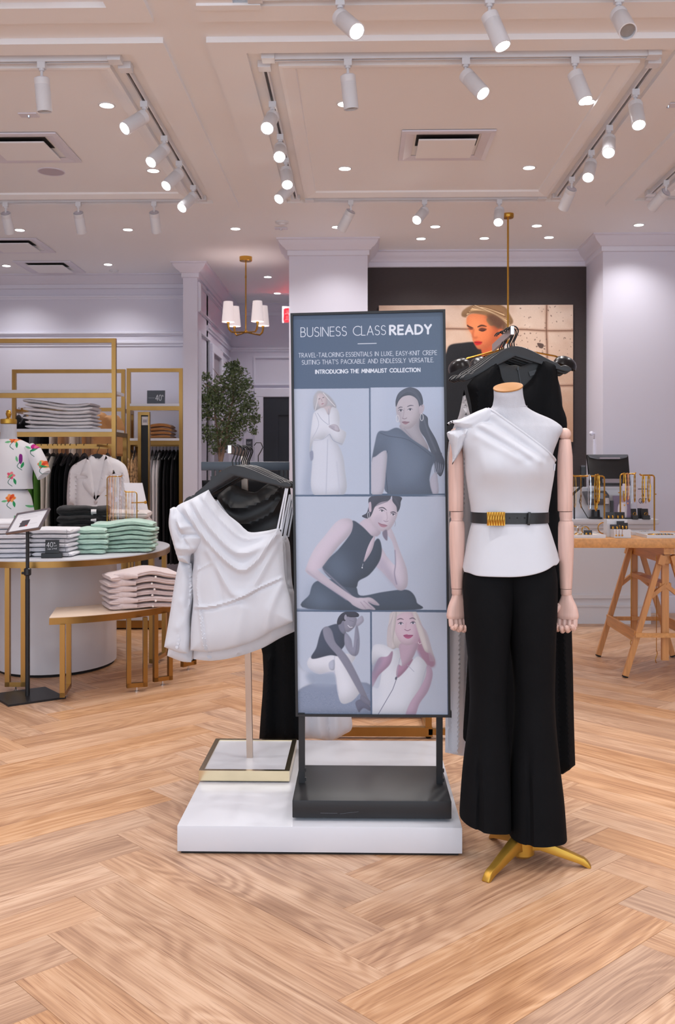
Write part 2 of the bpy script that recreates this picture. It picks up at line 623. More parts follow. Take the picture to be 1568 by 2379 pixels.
# side door of the hall
d2 = struct('door_2', MB().span((XP1 - 0.01, 11.45, 0), (XP1 + 0.012, 12.1, 2.7)), mat('door_grey', (150, 142, 150), 0.3, var=0.05, vscale=3), smooth=False)
mb = MB()
for a, b in (((XP1, 11.35, 0), (XP1 + 0.045, 11.45, 2.7)), ((XP1, 12.1, 0), (XP1 + 0.045, 12.2, 2.7)), ((XP1, 11.35, 2.7), (XP1 + 0.045, 12.2, 2.8))):
    mb.span(a, b)
part('casing', mb, m_trim, d2, smooth=False, bevel=0.006)

# ================================================================== CEILING
ceil = MB().box((0, 6.2, CE + 0.1), (12.8, 15.6, 0.2))
ceiling = struct('ceiling', ceil, m_ceil, smooth=False)
DROP = 0.03


def coffer(name, X0, X1, Y0, Y1, n_e=0.19, s_e=0.135):
    """a dropped ceiling tray with a recessed track channel around a moulded, recessed centre panel"""
    z, up = CE - DROP, CE + 0.0
    cx, cw = 0.19, 0.155                     # rim width, channel width
    rect = lambda ix, ys, yn, zz: [Vector((X0 + ix, Y0 + ys, zz)), Vector((X1 - ix, Y0 + ys, zz)), Vector((X1 - ix, Y1 - yn, zz)), Vector((X0 + ix, Y1 - yn, zz))]
    a = [rect(0, 0, 0, CE + 0.001), rect(0, 0, 0, z),
         rect(cx, s_e, n_e - 0.03, z), rect(cx, s_e, n_e - 0.03, z + 0.028),
         rect(cx + cw, s_e + cw, n_e + cw - 0.03, z + 0.028), rect(cx + cw, s_e + cw, n_e + cw - 0.03, z - 0.004),
         rect(cx + cw + 0.02, s_e + cw + 0.02, n_e + cw - 0.01, z - 0.006), rect(cx + cw + 0.085, s_e + cw + 0.085, n_e + cw + 0.055, z + 0.014),
         rect(cx + cw + 0.09, s_e + cw + 0.09, n_e + cw + 0.06, z + 0.028)]
    mb = MB()
    vs = [p for r in a for p in r]
    fs = [(i * 4 + q, i * 4 + (q + 1) % 4, (i + 1) * 4 + (q + 1) % 4, (i + 1) * 4 + q) for i in range(len(a) - 1) for q in range(4)]
    k = (len(a) - 1) * 4
    fs.append((k, k + 1, k + 2, k + 3))
    mb.add(vs, fs)
    o = struct(name, mb, m_ceil, smooth=False)
    o['kind'] = 'structure'
    return o


CM = (-0.78, 1.84, 5.02, 8.22)
CLF = (-3.63, -1.0, 5.02, 8.22)
CRT = (2.03, 4.65, 5.02, 8.22)
coffer('ceiling_tray_1', *CM)
coffer('ceiling_tray_2', *CLF)
coffer('ceiling_tray_3', *CRT)
coffer('ceiling_tray_4', -0.78, 1.84, 1.59, 4.79)
coffer('ceiling_tray_5', -3.63, -1.0, 1.59, 4.79)
coffer('ceiling_tray_6', 2.03, 4.65, 1.59, 4.79)
ZT = CE - DROP + 0.028                        # top of the channels


def track(label, a, b):
    a, b = Vector(a), Vector(b)
    t = thing('lighting_track', label, 'track', (a + b) / 2, group='lighting tracks')
    d = (b - a).normalized()
    s = Vector((d.y, -d.x, 0))
    m = MB()
    for k in (-1, 1):
        m.bar(a + s * k * 0.013 + Vector((0, 0, -0.017)), b + s * k * 0.013 + Vector((0, 0, -0.017)), 0.009, 0.034)
    part('rail', m, m_whitemetal, t, world=True, smooth=False)
    part('slot', MB().bar(a + Vector((0, 0, -0.008)), b + Vector((0, 0, -0.008)), 0.018, 0.012), mat('track_slot', (96, 96, 102), 0.5, var=0.1, vscale=30), t, world=True, smooth=False)
    for e, q in ((a, d), (b, -d)):
        part('corner_joint', MB().box(e + q * 0.03 + Vector((0, 0, -0.0185)), (0.07, 0.07, 0.037)), m_whitemetal, t, world=True, smooth=False, bevel=0.002)
    return t


ZR = ZT
TX0, TX1, TYN, TYF = CM[0] + 0.2675, CM[1] - 0.2675, CM[2] + 0.2125, CM[3] - 0.2375
LX0, LX1 = CLF[0] + 0.2675, CLF[1] - 0.2675
RX0, RX1 = CRT[0] + 0.2675, CRT[1] - 0.2675
track('white track along the near edge of the middle ceiling tray', (TX0, TYN, ZR), (TX1, TYN, ZR))
track('white track along the far edge of the middle ceiling tray', (TX0 + 0.08, TYF, ZR), (TX1 - 0.08, TYF, ZR))
track('white track down the left edge of the middle ceiling tray', (TX0, TYN + 0.08, ZR), (TX0, TYF, ZR))
track('white track down the right edge of the middle ceiling tray', (TX1, TYN + 0.08, ZR), (TX1, TYF, ZR))
track('white track along the near edge of the left ceiling tray', (LX0, TYN, ZR), (LX1, TYN, ZR))
track('white track along the far edge of the left ceiling tray', (LX0, TYF, ZR), (LX1 - 0.08, TYF, ZR))
track('white track down the right edge of the left ceiling tray', (LX1, TYN + 0.08, ZR), (LX1, TYF, ZR))
track('white track down the left edge of the far right ceiling tray', (RX0, TYN, ZR), (RX0, TYF - 0.08, ZR))
track('white track along the far edge of the far right ceiling tray', (RX0, TYF, ZR), (RX1, TYF, ZR))
NYF = 4.79 - 0.2375
track('white track over the near shop floor, cut by the top of the frame', (TX0, NYF, ZR), (TX1, NYF, ZR))

# ---- track heads: (pivot px, pivot world axis known, head start px, head end px, side, lit, label)
HL, HR = 0.172, 0.0405


def head(label, pivot, p0, p1, toward, lit=True):
    """toward: +1 the lens looks to the camera's side, -1 it looks away"""
    Y = pivot.y
    s = Y / FPX
    dx, dz = (p1[0] - p0[0]) * s, -(p1[1] - p0[1]) * s
    q = HL * HL - dx * dx - dz * dz
    dy = -toward * math.sqrt(q) if q > 0 else -toward * 0.02
    ax = Vector((dx, dy, dz)).normalized()
    t = thing('track_spotlight', label, 'spotlight', pivot, group='track spotlights')
    part('adapter', MB().box((0, 0, -0.017), (0.042, 0.03, 0.034)).lathe([(0.014, -0.034), (0.014, -0.046), (0.0, -0.046)], seg=12), m_whitemetal, t, smooth=False)
    part('stem', MB().tube([(0, 0, -0.044), (0, 0, -0.08)], 0.0075, 10), m_whitemetal, t)
    hinge = Vector((0, 0, -0.085))
    z = -ax
    x = Vector((1, 0, 0)) - z * z.x
    x.normalize()
    M = Matrix((x, z.cross(x), z)).transposed().to_4x4()
    M.translation = hinge + ax * 0.0
    c = part('housing', MB().lathe([(HR * 0.9, -0.004), (HR * 0.9, 0.0), (HR, 0.0), (HR, -0.032), (HR * 0.985, -0.033), (HR * 0.985, -0.035), (HR, -0.036), (HR, -HL), (HR * 0.86, -HL), (HR * 0.84, -HL + 0.014), (0.001, -HL + 0.014)], seg=28), m_whitemetal, t, M=M)
    part('back_cap', MB().lathe([(HR * 0.82, 0.001), (HR * 0.82, 0.005), (0.001, 0.006)], seg=20), mat('spot_cap', (206, 202, 212), 0.4, var=0.02, vscale=30), t, M=M)
    part('lens', MB().lathe([(HR * 0.86, -HL + 0.004), (HR * 0.86, -HL + 0.008), (0.001, -HL + 0.008)] if lit else [(HR * 0.8, -HL + 0.012), (HR * 0.55, -HL + 0.018), (0.001, -HL + 0.02)], seg=20), m_lens if lit else m_lensoff, t, M=M, label=None if lit else 'unlit grey lens')
    if lit or lit is None:
        ld = bpy.data.lights.new('spot', 'SPOT')
        ld.energy = W_SPOT
        ld.color = (1.0, 0.975, 0.96)
        ld.spot_size = math.radians(62)
        ld.spot_blend = 0.7
        ld.shadow_soft_size = 0.035
        lo = bpy.data.objects.new('spot_light', ld)
        COL.objects.link(lo)
        lo.matrix_world = T(*(pivot + hinge + ax * (HL + 0.01))) @ Vector((0, 0, -1)).rotation_difference(ax).to_matrix().to_4x4()
    return t


def on_x(px, py, X):                          # where the pixel's ray meets the track that runs along the room at X
    r = ray(px, py)
    t = X / r.x
    return Vector((X, r.y * t, ZR - 0.034))


def on_y(px, Y):
    p = at(px, 600, Y)
    return Vector((p.x, Y, ZR - 0.034))


for n, px, p0, p1, tw, lit in (
        ('first lit spotlight on the cut-off near track, over the sign', 790, (788, 15), (827, 72), 1, True),
        ('second lit spotlight on the cut-off near track, over the poster', 1137, (1136, 5), (1164, 85), 1, True),
        ('unlit spotlight on the cut-off near track, its grey lens showing', 1437, (1437, 5), (1443, 70), 1, False)):
    head('white track ' + n if 'lit' in n[:12] else n, on_y(px, NYF), p0, p1, tw, lit)
for n, px, p0, p1, tw, lit in (
        ('unlit spotlight hanging straight at the near left tray track', 97, (97, 158), (101, 235), -1, False),):
    head('white ' + n, on_y(px, TYN), p0, p1, tw, lit)
for n, px, p0, p1, tw, lit in (
        ('spotlight pointing down and away, first on the middle near track', 808, (806, 155), (814, 232), -1, False),
        ('lit spotlight tilted sideways, second on the middle near track', 1082, (1070, 158), (1106, 215), 1, True),
        ('lit spotlight tilted a little, third on the middle near track', 1335, (1325, 152), (1345, 222), 1, True)):
    head('white ' + n, on_y(px, TYN), p0, p1, tw, lit)
for n, px in (('at the frame edge', 13), ('beside the tall gold rack', 182), ('above the hall side', 358)):
    head('white spotlight turned away on the left far track, ' + n, on_y(px, TYF), (px, 488), (px - 1, 526), -1, False)
for n, px, p0, p1, tw, lit in (
        ('spotlight turned away, first on the middle far track', 815, (819, 484), (796, 521), -1, False),
        ('lit spotlight, second on the middle far track', 986, (988, 482), (968, 512), 1, True),
        ('lit spotlight beside the brass ceiling rod', 1160, (1162, 480), (1155, 516), 1, True)):
    head('white ' + n, on_y(px, TYF), p0, p1, tw, lit)
for n, pv_, p0, p1 in (('nearest', (335, 240), (345, 258), (308, 300)), ('second', (382, 318), (390, 338), (366, 380)), ('third', (416, 375), (422, 393), (398, 432)), ('farthest', (449, 430), (458, 445), (437, 480))):
    head('lit white spotlight on the track by the long ceiling beam, %s of four' % n, on_x(*pv_, LX1), p0, p1, 1, True)
for n, pv_, p0, p1 in (('nearest', (633, 236), (636, 257), (628, 302)), ('second', (651, 318), (651, 335), (653, 372)), ('third', (664, 378), (657, 388), (663, 432)), ('farthest', (674, 425), (682, 440), (658, 475))):
    head('lit white spotlight on the middle tray left track, %s of four' % n, on_x(*pv_, TX0), p0, p1, 1, True)
for n, pv_, p0, p1, tw, lit in (('nearest', (1476, 240), (1482, 252), (1480, 312), 1, True), ('second', (1415, 312), (1418, 330), (1406, 375), 1, True), ('third', (1373, 366), (1377, 380), (1362, 424), 1, True), ('farthest, unlit', (1328, 420), (1329, 434), (1317, 470), -1, False)):
    head('white spotlight on the middle tray right track, %s of four' % n, on_x(*pv_, TX1), p0, p1, tw, lit)
head('white unlit spotlight of the far right ceiling tray', on_x(1547, 421, RX0), (1551, 434), (1530, 460), -1, False)

# ---- recessed downlights
m_down = mat('downlight_glow', (255, 252, 248), 0.4, emit=9.0)
DL = [(248, 244, 'on the left tray panel, nearest'), (356, 396, 'on the left tray panel, deeper'), (801, 241, 'on the middle tray, near left'), (1365, 236, 'on the middle tray, near right'),
      (801, 391, 'on the middle tray, far left'), (1229, 389, 'on the middle tray, far right'), (46, 534, 'at the frame edge over the gold rack'), (297, 533, 'over the tall gold rack end'),
      (547, 531, 'before the small chandelier'), (782, 527, 'over the sign, beyond the trays'), (1011, 526, 'beyond the trays, before the poster wall'), (1247, 524, 'beside the long brass rod'),
      (1484, 522, 'before the right wall'), (978, 554, 'close to the poster wall, first'), (1125, 553, 'close to the poster wall, second'), (1275, 551, 'close to the poster wall, third'),
      (15, 617, 'close to the left wall at the frame edge'), (251, 614, 'close to the left wall, before the pilaster'), (622, 643, 'in the hall, nearer'), (644, 681, 'in the hall, farther')]
for px, py, n in DL:
    z = CE if not (py < 450) else CE - 0.002
    p = onz(px, py, z)
    t = thing('downlight', 'round glowing downlight set in the ceiling ' + n, 'downlight', p, group='recessed downlights')
    part('trim_ring', MB().lathe([(0.052, 0.0), (0.052, -0.004), (0.042, -0.005), (0.041, 0.0)], seg=28), m_whitemetal, t)
    part('glow_disc', MB().lathe([(0.041, -0.001), (0.041, -0.003), (0.001, -0.003)], seg=24), m_down, t)
    ld = bpy.data.lights.new('downlight', 'SPOT')
    ld.energy = W_DOWN
    ld.color = (1.0, 0.975, 0.965)
    ld.spot_size = math.radians(125)
    ld.spot_blend = 0.9
    ld.shadow_soft_size = 0.04
    lo = bpy.data.objects.new('downlight_lamp', ld)
    COL.objects.link(lo)
    lo.location = (p.x, p.y, z - 0.012)
# unseen downlights added over the front of the shop to brighten it: light only
for X in (-2.9, -1.6, -0.1, 1.2, 2.6):
    for Y in (0.6, 2.6, 4.0):
        ld = bpy.data.lights.new('downlight', 'SPOT')
        ld.energy = W_DOWN
        ld.color = (1.0, 0.975, 0.965)
        ld.spot_size = math.radians(125)
        ld.spot_blend = 0.9
        ld.shadow_soft_size = 0.04
        lo = bpy.data.objects.new('downlight_lamp', ld)
        COL.objects.link(lo)
        lo.location = (X, Y, CE - 0.05)

# ---- air diffusers
for (px0, px1, py0, py1), n in (((936, 1158, 302, 370), 'in the middle tray panel'), ((0, 190, 310, 373), 'in the left tray panel'), ((0, 130, 558, 585), 'over the gold rack, beyond the trays'), ((50, 200, 612, 632), 'close to the left wall')):
    b = onz(px1, py1, CE)
    W = 0.61
    c = Vector((b.x - W / 2, b.y + W / 2 - 0.61 if False else b.y - W / 2, CE))
    if n.startswith('in the middle'): c = Vector((0.58, 6.72, CE))
    if 'tray panel' in n: c.z = CE - 0.0035
    t = thing('air_diffuser', 'square white ceiling air diffuser ' + n, 'vent', c, group='ceiling air diffusers')
    h = W / 2
    r = lambda a, z: [Vector((-a, -a, z)), Vector((a, -a, z)), Vector((a, a, z)), Vector((-a, a, z))]
    part('rim', MB().rings([r(h, -0.002), r(h, -0.012), r(h - 0.03, -0.016), r(h - 0.085, -0.004), r(h - 0.085, -0.001)], caps=False), m_trim, t, smooth=False)
    part('dark_throat', MB().box((0, -0.12, -0.003), (2 * h - 0.2, 2 * h - 0.36, 0.003)), m_darkgap, t, smooth=False)
    part('face_panel', MB().rings([r(h - 0.115, -0.022), r(h - 0.115, -0.03), r(h - 0.12, -0.032)]).box((0.12, 0.1, -0.013), (0.02, 0.02, 0.024)).box((-0.12, 0.1, -0.013), (0.02, 0.02, 0.024)), m_ceil, t, smooth=False)

p = onz(119, 398, CE - 0.002)
t = thing('ceiling_speaker', 'round lilac-grey speaker grille in the left ceiling tray', 'speaker', p)
part('rim', MB().lathe([(0.1, 0), (0.1, -0.006), (0.092, -0.007), (0.092, 0)], seg=32), m_trim, t)
part('grille', MB().lathe([(0.092, -0.002), (0.092, -0.005), (0.001, -0.006)], seg=32), mat('speaker_grille', (196, 186, 200), 0.6, bump=0.4, bscale=700), t)
for px, py, n, rr in ((655, 515, 'beyond the long beam, round', 0.06), (265, 628, 'close to the left wall, round', 0.05)):
    p = onz(px, py, CE)
    t = thing('smoke_detector', 'small white ceiling detector ' + n, 'detector', p)
    part('base', MB().lathe([(rr, 0), (rr, -0.012), (rr * 0.9, -0.016), (0.001, -0.016)], seg=24), m_whitemetal, t)
    part('sensor', MB().lathe([(rr * 0.55, -0.015), (rr * 0.45, -0.03), (0.001, -0.032)], seg=20), m_whitemetal, t)
for px, py, n in ((67, 266, 'in the left tray panel'), (653, 530, 'beyond the long ceiling beam'), (1552, 243, 'on the beam at the right')):
    p = onz(px, py, CE - 0.002)
    t = thing('ceiling_sensor', 'small flat rectangular sensor plate ' + n, 'sensor', p)
    part('plate', MB().box((0, 0, -0.004), (0.115, 0.07, 0.008)), m_trim, t, smooth=False, bevel=0.002)
    part('nub', MB().lathe([(0.012, -0.006), (0.008, -0.02), (0.001, -0.022)], seg=12), m_chrome, t)
p = onz(528, 1, CE - DROP)
solo('access_panel', MB().box((p.x, 4.62, CE - DROP - 0.006), (0.3, 0.05, 0.012)), m_ceil, 'flat cream access plate at the top edge of the ceiling', 'panel', smooth=False)

# ================================================================== SHAPE TOOLS
def smooth_poly(pts, n=6, closed=True):
    """Catmull-Rom through pts; a point given as (x, y, 'c') stays a corner"""
    out = []
    N = len(pts)
    for i in range(N if closed else N - 1):
        p0, p1, p2, p3 = pts[i - 1] if (i or closed) else pts[i], pts[i], pts[(i + 1) % N], pts[(i + 2) % N] if (closed or i + 2 < N) else pts[(i + 1) % N]
        c1, c2 = len(p1) > 2, len(p2) > 2
        for k in range(n):
            t = k / n
            a, b, c, d = [np.array(q[:2], float) for q in (p0, p1, p2, p3)]
            m1 = (c - b) if c1 else (c - a) / 2
            m2 = (c - b) if c2 else (d - b) / 2
            out.append(tuple((2 * t ** 3 - 3 * t * t + 1) * b + (t ** 3 - 2 * t * t + t) * m1 + (3 * t * t - 2 * t ** 3) * c + (t ** 3 - t * t) * m2))
    if not closed: out.append(tuple(pts[-1][:2]))
    return out


def seg_dist(P, a, b):
    a, b = np.array(a, float), np.array(b, float)
    d = b - a
    t = np.clip(((P - a) @ d) / max(1e-12, d @ d), 0, 1)
    return np.hypot(*(P - a - t[:, None] * d).T)


def poly_dist(P, poly, closed=True):
    n = len(poly)
    D = np.full(len(P), 1e9)
    for i in range(n if closed else n - 1):
        D = np.minimum(D, seg_dist(P, poly[i], poly[(i + 1) % n]))
    return D


def inside(P, poly):
    x, y = P[:, 0], P[:, 1]
    r = np.zeros(len(P), bool)
    n = len(poly)
    for i in range(n):
        (x1, y1), (x2, y2) = poly[i], poly[(i + 1) % n]
        if y1 == y2: continue
        c = ((y1 > y) != (y2 > y)) & (x < (x2 - x1) * (y - y1) / (y2 - y1) + x1)
        r ^= c
    return r


def inflate(outline, res, front, back, R, ridges=(), wave=None, fade=0.012):
    """closed cloth-like body from an outline in (x, z): front and back bulge by those depths within R of the edge;
    ridges: (polyline, width, height) raised (or sunk) folds on the front; wave(x, z) -> extra push to the front.
    Returns MB in local space, front facing -y"""
    out = np.array(outline, float)
    # resample the outline
    L = np.hypot(*(np.roll(out, -1, 0) - out).T)
    keep = [0]
    acc = 0
    for i in range(1, len(out)):
        acc += L[i - 1]
        if acc > res * 0.55:
            keep.append(i)
            acc = 0
    out = out[keep]
    lo, hi = out.min(0), out.max(0)
    gx, gz = np.meshgrid(np.arange(lo[0], hi[0], res), np.arange(lo[1], hi[1], res * 0.87))
    gx[1::2] += res / 2
    P = np.c_[gx.ravel(), gz.ravel()]
    P = P[inside(P, out)]
    P = P[poly_dist(P, out) > res * 0.5]
    A = np.r_[out, P]
    n = len(out)
    vs, _, fs, _, _, _ = geometry.delaunay_2d_cdt([Vector(p) for p in A], [], [list(range(n))], 1, 1e-7)
    A = np.array([tuple(v) for v in vs])
    d = poly_dist(A, [tuple(p) for p in out])
    edge = d < 1e-5
    t = np.clip(d / R, 0, 1)
    dome = np.sqrt(np.maximum(0, 1 - (1 - t) ** 2))
    f = -front * dome
    b = back * dome
    fd = np.clip(d / fade, 0, 1)
    for line, w, h in ridges:
        q = poly_dist(A, smooth_poly([tuple(p) for p in line], 5, False), False)
        f = f - h * np.exp(-(q / w) ** 2) * fd
    if wave is not None: 
        w = wave(A[:, 0], A[:, 1])
        f = f - w
        b = b - w * 0.8
    f[edge] = (f[edge] if wave is not None else 0)
    b = np.maximum(b, f + 0.0015)
    mb = MB()
    N = len(A)
    back_id = np.where(edge, np.arange(N), np.arange(N) + N)
    mb.v = [(A[i, 0], f[i], A[i, 1]) for i in range(N)] + [(A[i, 0], b[i], A[i, 1]) for i in range(N)]
    mb.f = [tuple(q) for q in fs] + [tuple(int(back_id[k]) for k in reversed(q)) for q in fs]
    used = sorted({k for q in mb.f for k in q})
    re = {k: i for i, k in enumerate(used)}
    mb.v = [mb.v[k] for k in used]
    mb.f = [tuple(re[k] for k in q) for q in mb.f]
    return mb


def ell(c, a, bf, bb, z, n=48, e=2.3, off=0.0, fold=None):
    """one body ring: half-width a, depth bf to the front (-y) and bb to the back"""
    r = []
    for k in range(n):
        t = 2 * PI * k / n
        ct, st = math.cos(t), math.sin(t)
        x = math.copysign(abs(ct) ** (2 / e), ct) * (a + off)
        y = math.copysign(abs(st) ** (2 / e), st) * ((bb if st > 0 else bf) + off)
        g = fold(t) if fold else 0
        q = 1 + g
        r.append(Vector((c[0] + x * q, c[1] + y * q, z)))
    return r


def interp_rows(rows, n):
    """rows of numbers keyed by their first column, resampled n times, smoothly"""
    R_ = np.array(rows, float)
    z = np.linspace(R_[0, 0], R_[-1, 0], n)
    cols = []
    sgn = 1 if R_[-1, 0] > R_[0, 0] else -1
    for c in range(1, R_.shape[1]):
        x, y = R_[:, 0], R_[:, c]
        m = np.gradient(y, x)
        o = []
        for q in z:
            i = int(np.clip(np.searchsorted(sgn * x, sgn * q, 'right') - 1, 0, len(x) - 2))
            h = x[i + 1] - x[i]
            t = (q - x[i]) / h
            o.append((2 * t ** 3 - 3 * t * t + 1) * y[i] + (t ** 3 - 2 * t * t + t) * h * m[i] + (3 * t * t - 2 * t ** 3) * y[i + 1] + (t ** 3 - t * t) * h * m[i + 1])
        cols.append(o)
    return [tuple(v) for v in np.c_[z, np.array(cols).T]]


# ================================================================== FOREGROUND
# white display platform
PX_A, PX_B, PY_A, PY_B = -0.639, 0.358, 3.458, 4.563
t = thing('display_platform', 'low white lacquered platform on the herringbone floor under the sign', 'platform', ((PX_A + PX_B) / 2, (PY_A + PY_B) / 2, 0))
part('plinth', MB().span((PX_A + 0.012, PY_A + 0.012, 0.0), (PX_B - 0.012, PY_B - 0.012, 0.012)), m_darkgap, t, world=True, smooth=False)
part('body', MB().span((PX_A, PY_A, 0.010), (PX_B, PY_B, 0.1)), m_white, t, world=True, bevel=0.0015)

# ---- black sign stand
SY = 3.708
base = thing('sign_stand', 'black floor sign stand with a tall framed fashion poster, on the white platform', 'sign', (0.045, SY, 0.1))
bx0, bx1 = at(679, 1870, 3.51).x, at(1049, 1870, 3.51).x
part('base_box', MB().span((bx0, 3.51, 0.112), (bx1, 3.93, 0.175)), m_black, base, world=True, bevel=0.003)
for k, (x, y) in enumerate(((bx0 + 0.06, 3.56), (bx1 - 0.06, 3.56), (bx0 + 0.06, 3.88), (bx1 - 0.06, 3.88))):
    part('foot', MB().lathe([(0.012, 0.1), (0.014, 0.106), (0.008, 0.113)], (x, y, 0), 12), m_blackplas, base, world=True)
part('scratches', MB().span((bx0 + 0.1, 3.5095, 0.1295), (bx0 + 0.16, 3.5098, 0.1305)).bar((bx0 + 0.17, 3.5096, 0.128), (bx0 + 0.235, 3.5096, 0.136), 0.0004, 0.0008), mat('scuff_grey', (92, 96, 104), 0.6, var=0.1, vscale=50), base, world=True, smooth=False)
for px in (701, 1021):
    x = at(px, 1740, SY).x
    part('upright', MB().span((x - 0.0115, SY - 0.006, 0.165), (x + 0.0115, SY + 0.018, 0.438)).box((x + 0.0135, SY - 0.003, 0.19), (0.006, 0.012, 0.012)).box((x + 0.0135, SY - 0.003, 0.225), (0.006, 0.012, 0.012)), m_black, base, world=True, smooth=False)
FW, FH, FD = 0.576, 1.508, 0.034
fc = Vector((at(860, 1195, SY).x, SY - 0.012, (0.43 + 1.936) / 2))
MF = WM[base.name].inverted() @ T(*fc) @ Ry(-math.radians(0.75)) @ Rz(-math.radians(3.2))
e = 0.0085
mb = MB()
h_, w_ = FH / 2, FW / 2
for a, b in (((-w_, -FD / 2, -h_), (-w_ + e, FD / 2, h_)), ((w_ - e, -FD / 2, -h_), (w_, FD / 2, h_)), ((-w_ + e, -FD / 2, -h_), (w_ - e, FD / 2, -h_ + e)), ((-w_ + e, -FD / 2, h_ - e), (w_ - e, FD / 2, h_))):
    mb.span(a, b)
mb.span((-w_ + 0.004, -0.004, -h_ + 0.004), (w_ - 0.004, FD / 2 - 0.002, h_ - 0.004))
mb.span((w_ - 0.001, -0.002, -h_ - 0.004), (w_ + 0.004, FD / 2, -h_ + 0.02))
sf = part('frame', mb, m_black, base, smooth=False, M=MF)
PXW, PXH = w_ - 0.0035, h_ - 0.0035
pm_ = bpy.data.meshes.new('poster')
pm_.from_pydata([(-PXW, -0.0062, -PXH), (PXW, -0.0062, -PXH), (PXW, -0.0062, PXH), (-PXW, -0.0062, PXH), (-PXW, -0.0045, -PXH), (PXW, -0.0045, -PXH), (PXW, -0.0045, PXH), (-PXW, -0.0045, PXH)], [],
                [(0, 1, 2, 3), (7, 6, 5, 4), (0, 4, 5, 1), (1, 5, 6, 2), (2, 6, 7, 3), (3, 7, 4, 0)])
ul = pm_.uv_layers.new(name='UVMap')
for lp in pm_.loops:
    c = pm_.vertices[lp.vertex_index].co
    ul.data[lp.index].uv = ((c.x + PXW) / (2 * PXW), (c.z + PXH) / (2 * PXH))
poster = bpy.data.objects.new('poster', pm_)
COL.objects.link(poster)
poster.parent = base
poster.matrix_local = MF
poster['label'] = 'blue-grey printed poster with five fashion photographs'

# ---- T-stand with the white tops
bx0, bx1, by0, by1 = -0.642, -0.279, 3.94, 4.41
sx, sy = -0.459, 4.14
ts = thing('garment_stand', 'brass garment stand with a white inset base, holding the white tops', 'garment stand', (sx, sy, 0.1))
mb = MB()
tk = 0.02
for a, b in (((bx0, by0, 0.106), (bx1, by0 + tk, 0.147)), ((bx0, by1 - tk, 0.106), (bx1, by1, 0.147)), ((bx0, by0 + tk, 0.106), (bx0 + tk, by1 - tk, 0.147)), ((bx1 - tk, by0 + tk, 0.106), (bx1, by1 - tk, 0.147))):
    mb.span(a, b)
part('base_frame', mb, mat('polished_champagne', (222, 204, 168), 0.2, 1.0, var=0.05, vscale=6), ts, world=True, smooth=False)
part('base_inset', MB().span((bx0 + tk, by0 + tk, 0.112), (bx1 - tk, by1 - tk, 0.143)), m_white, ts, world=True, smooth=False)
for x in (bx0 + 0.04, bx1 - 0.04):
    for y in (by0 + 0.05, by1 - 0.05):
        part('foot', MB().lathe([(0.014, 0.1), (0.014, 0.108)], (x, y, 0), 10), m_blackplas, ts, world=True)
lean = at(567, 1115, sy).x - at(580, 1760, sy).x
ztop = 1.405
part('post', MB().rings([[Vector((sx + q * 0.0125 + l, sy + w * 0.0125, z)) for q, w in ((-1, -1), (1, -1), (1, 1), (-1, 1))] for z, l in ((0.14, 0.0), (ztop, lean))]), m_champ, ts, world=True, smooth=False)
AXT = sx + lean
part('arm', MB().bar((AXT, sy + 0.02, 1.418), (AXT - 0.004, 3.70, 1.424), 0.012, 0.03).bar((AXT, sy, 1.36), (AXT, sy, 1.43), 0.022, 0.022), m_champ, ts, world=True, smooth=False)
part('arm_tip', MB().box((AXT - 0.004, 3.698, 1.424), (0.014, 0.006, 0.032)), m_chrome, ts, world=True, smooth=False, bevel=0.002, label='white end cap of the hanging arm')
part('screw', MB().lathe([(0.006, 0), (0.005, 0.002), (0.001, 0.0025)], (0, 0, 0), 12, Rx(PI / 2)), m_chrome, ts, M=T(lean * 0.95, -0.013, 1.24))


def hanger_mesh(span=0.42, drop=0.095):
    """flat shaped wooden hanger, apex at the origin, hook above; the hook's rod contact is at z = 0.075"""
    top, low = [], []
    for i in range(33):
        s_ = -1 + 2 * i / 32
        a = abs(s_)
        zt = -drop * 0.86 * (0.5 - 0.5 * math.cos(PI * min(1, a * 1.02))) ** 0.9 - 0.012 * a * a
        lo_z = -0.040 - (drop * 0.86) * a - 0.004 * a
        if a > 0.9:
            k = (a - 0.9) / 0.1
            zt -= 0.012 * k * k
            lo_z += 0.014 * k * k
        top.append((s_ * span / 2, zt))
        low.append((s_ * span / 2, lo_z))
    nt = [(x, z - (0.008 if 0.80 < abs(x) / (span / 2) < 0.87 else 0)) for x, z in top]
    return nt + low[::-1]


HB = MB().prism(hanger_mesh(), 0.011, Matrix())
hb_me = None


def hook_pts(r=0.02, s=1):
    pts = [(0, 0, -0.006), (0, 0, 0.02), (-0.006 * s, 0, 0.032), (-0.012 * s + 0.004, 0, 0.044)]
    c = (0, 0.058)
    for k in range(10):
        a = math.radians(-35 + 200 * k / 9)
        pts.append((s * (0 + r * math.cos(a)), 0, c[1] + r * math.sin(a)))
    return [(0, 0, -0.006), (0, 0, 0.016), (0.010 * s, 0, 0.034)] + pts[4:]


def hanger(label, M, group, hookmat=None):
    t = thing('clothes_hanger', label, 'hanger', M=M, group=group)
    b = part('shoulder_bar', HB, m_hanger, t, bevel=0.003)
    h = part('hook', MB().tube(hook_pts(), 0.0028, 6), hookmat or m_blackplas, t)
    return t


proto_h = None


def add_hanger(label, M, group):
    global proto_h
    if proto_h is None:
        proto_h = hanger(label, M, group)
        return proto_h
    return dup(proto_h, M, label, group)


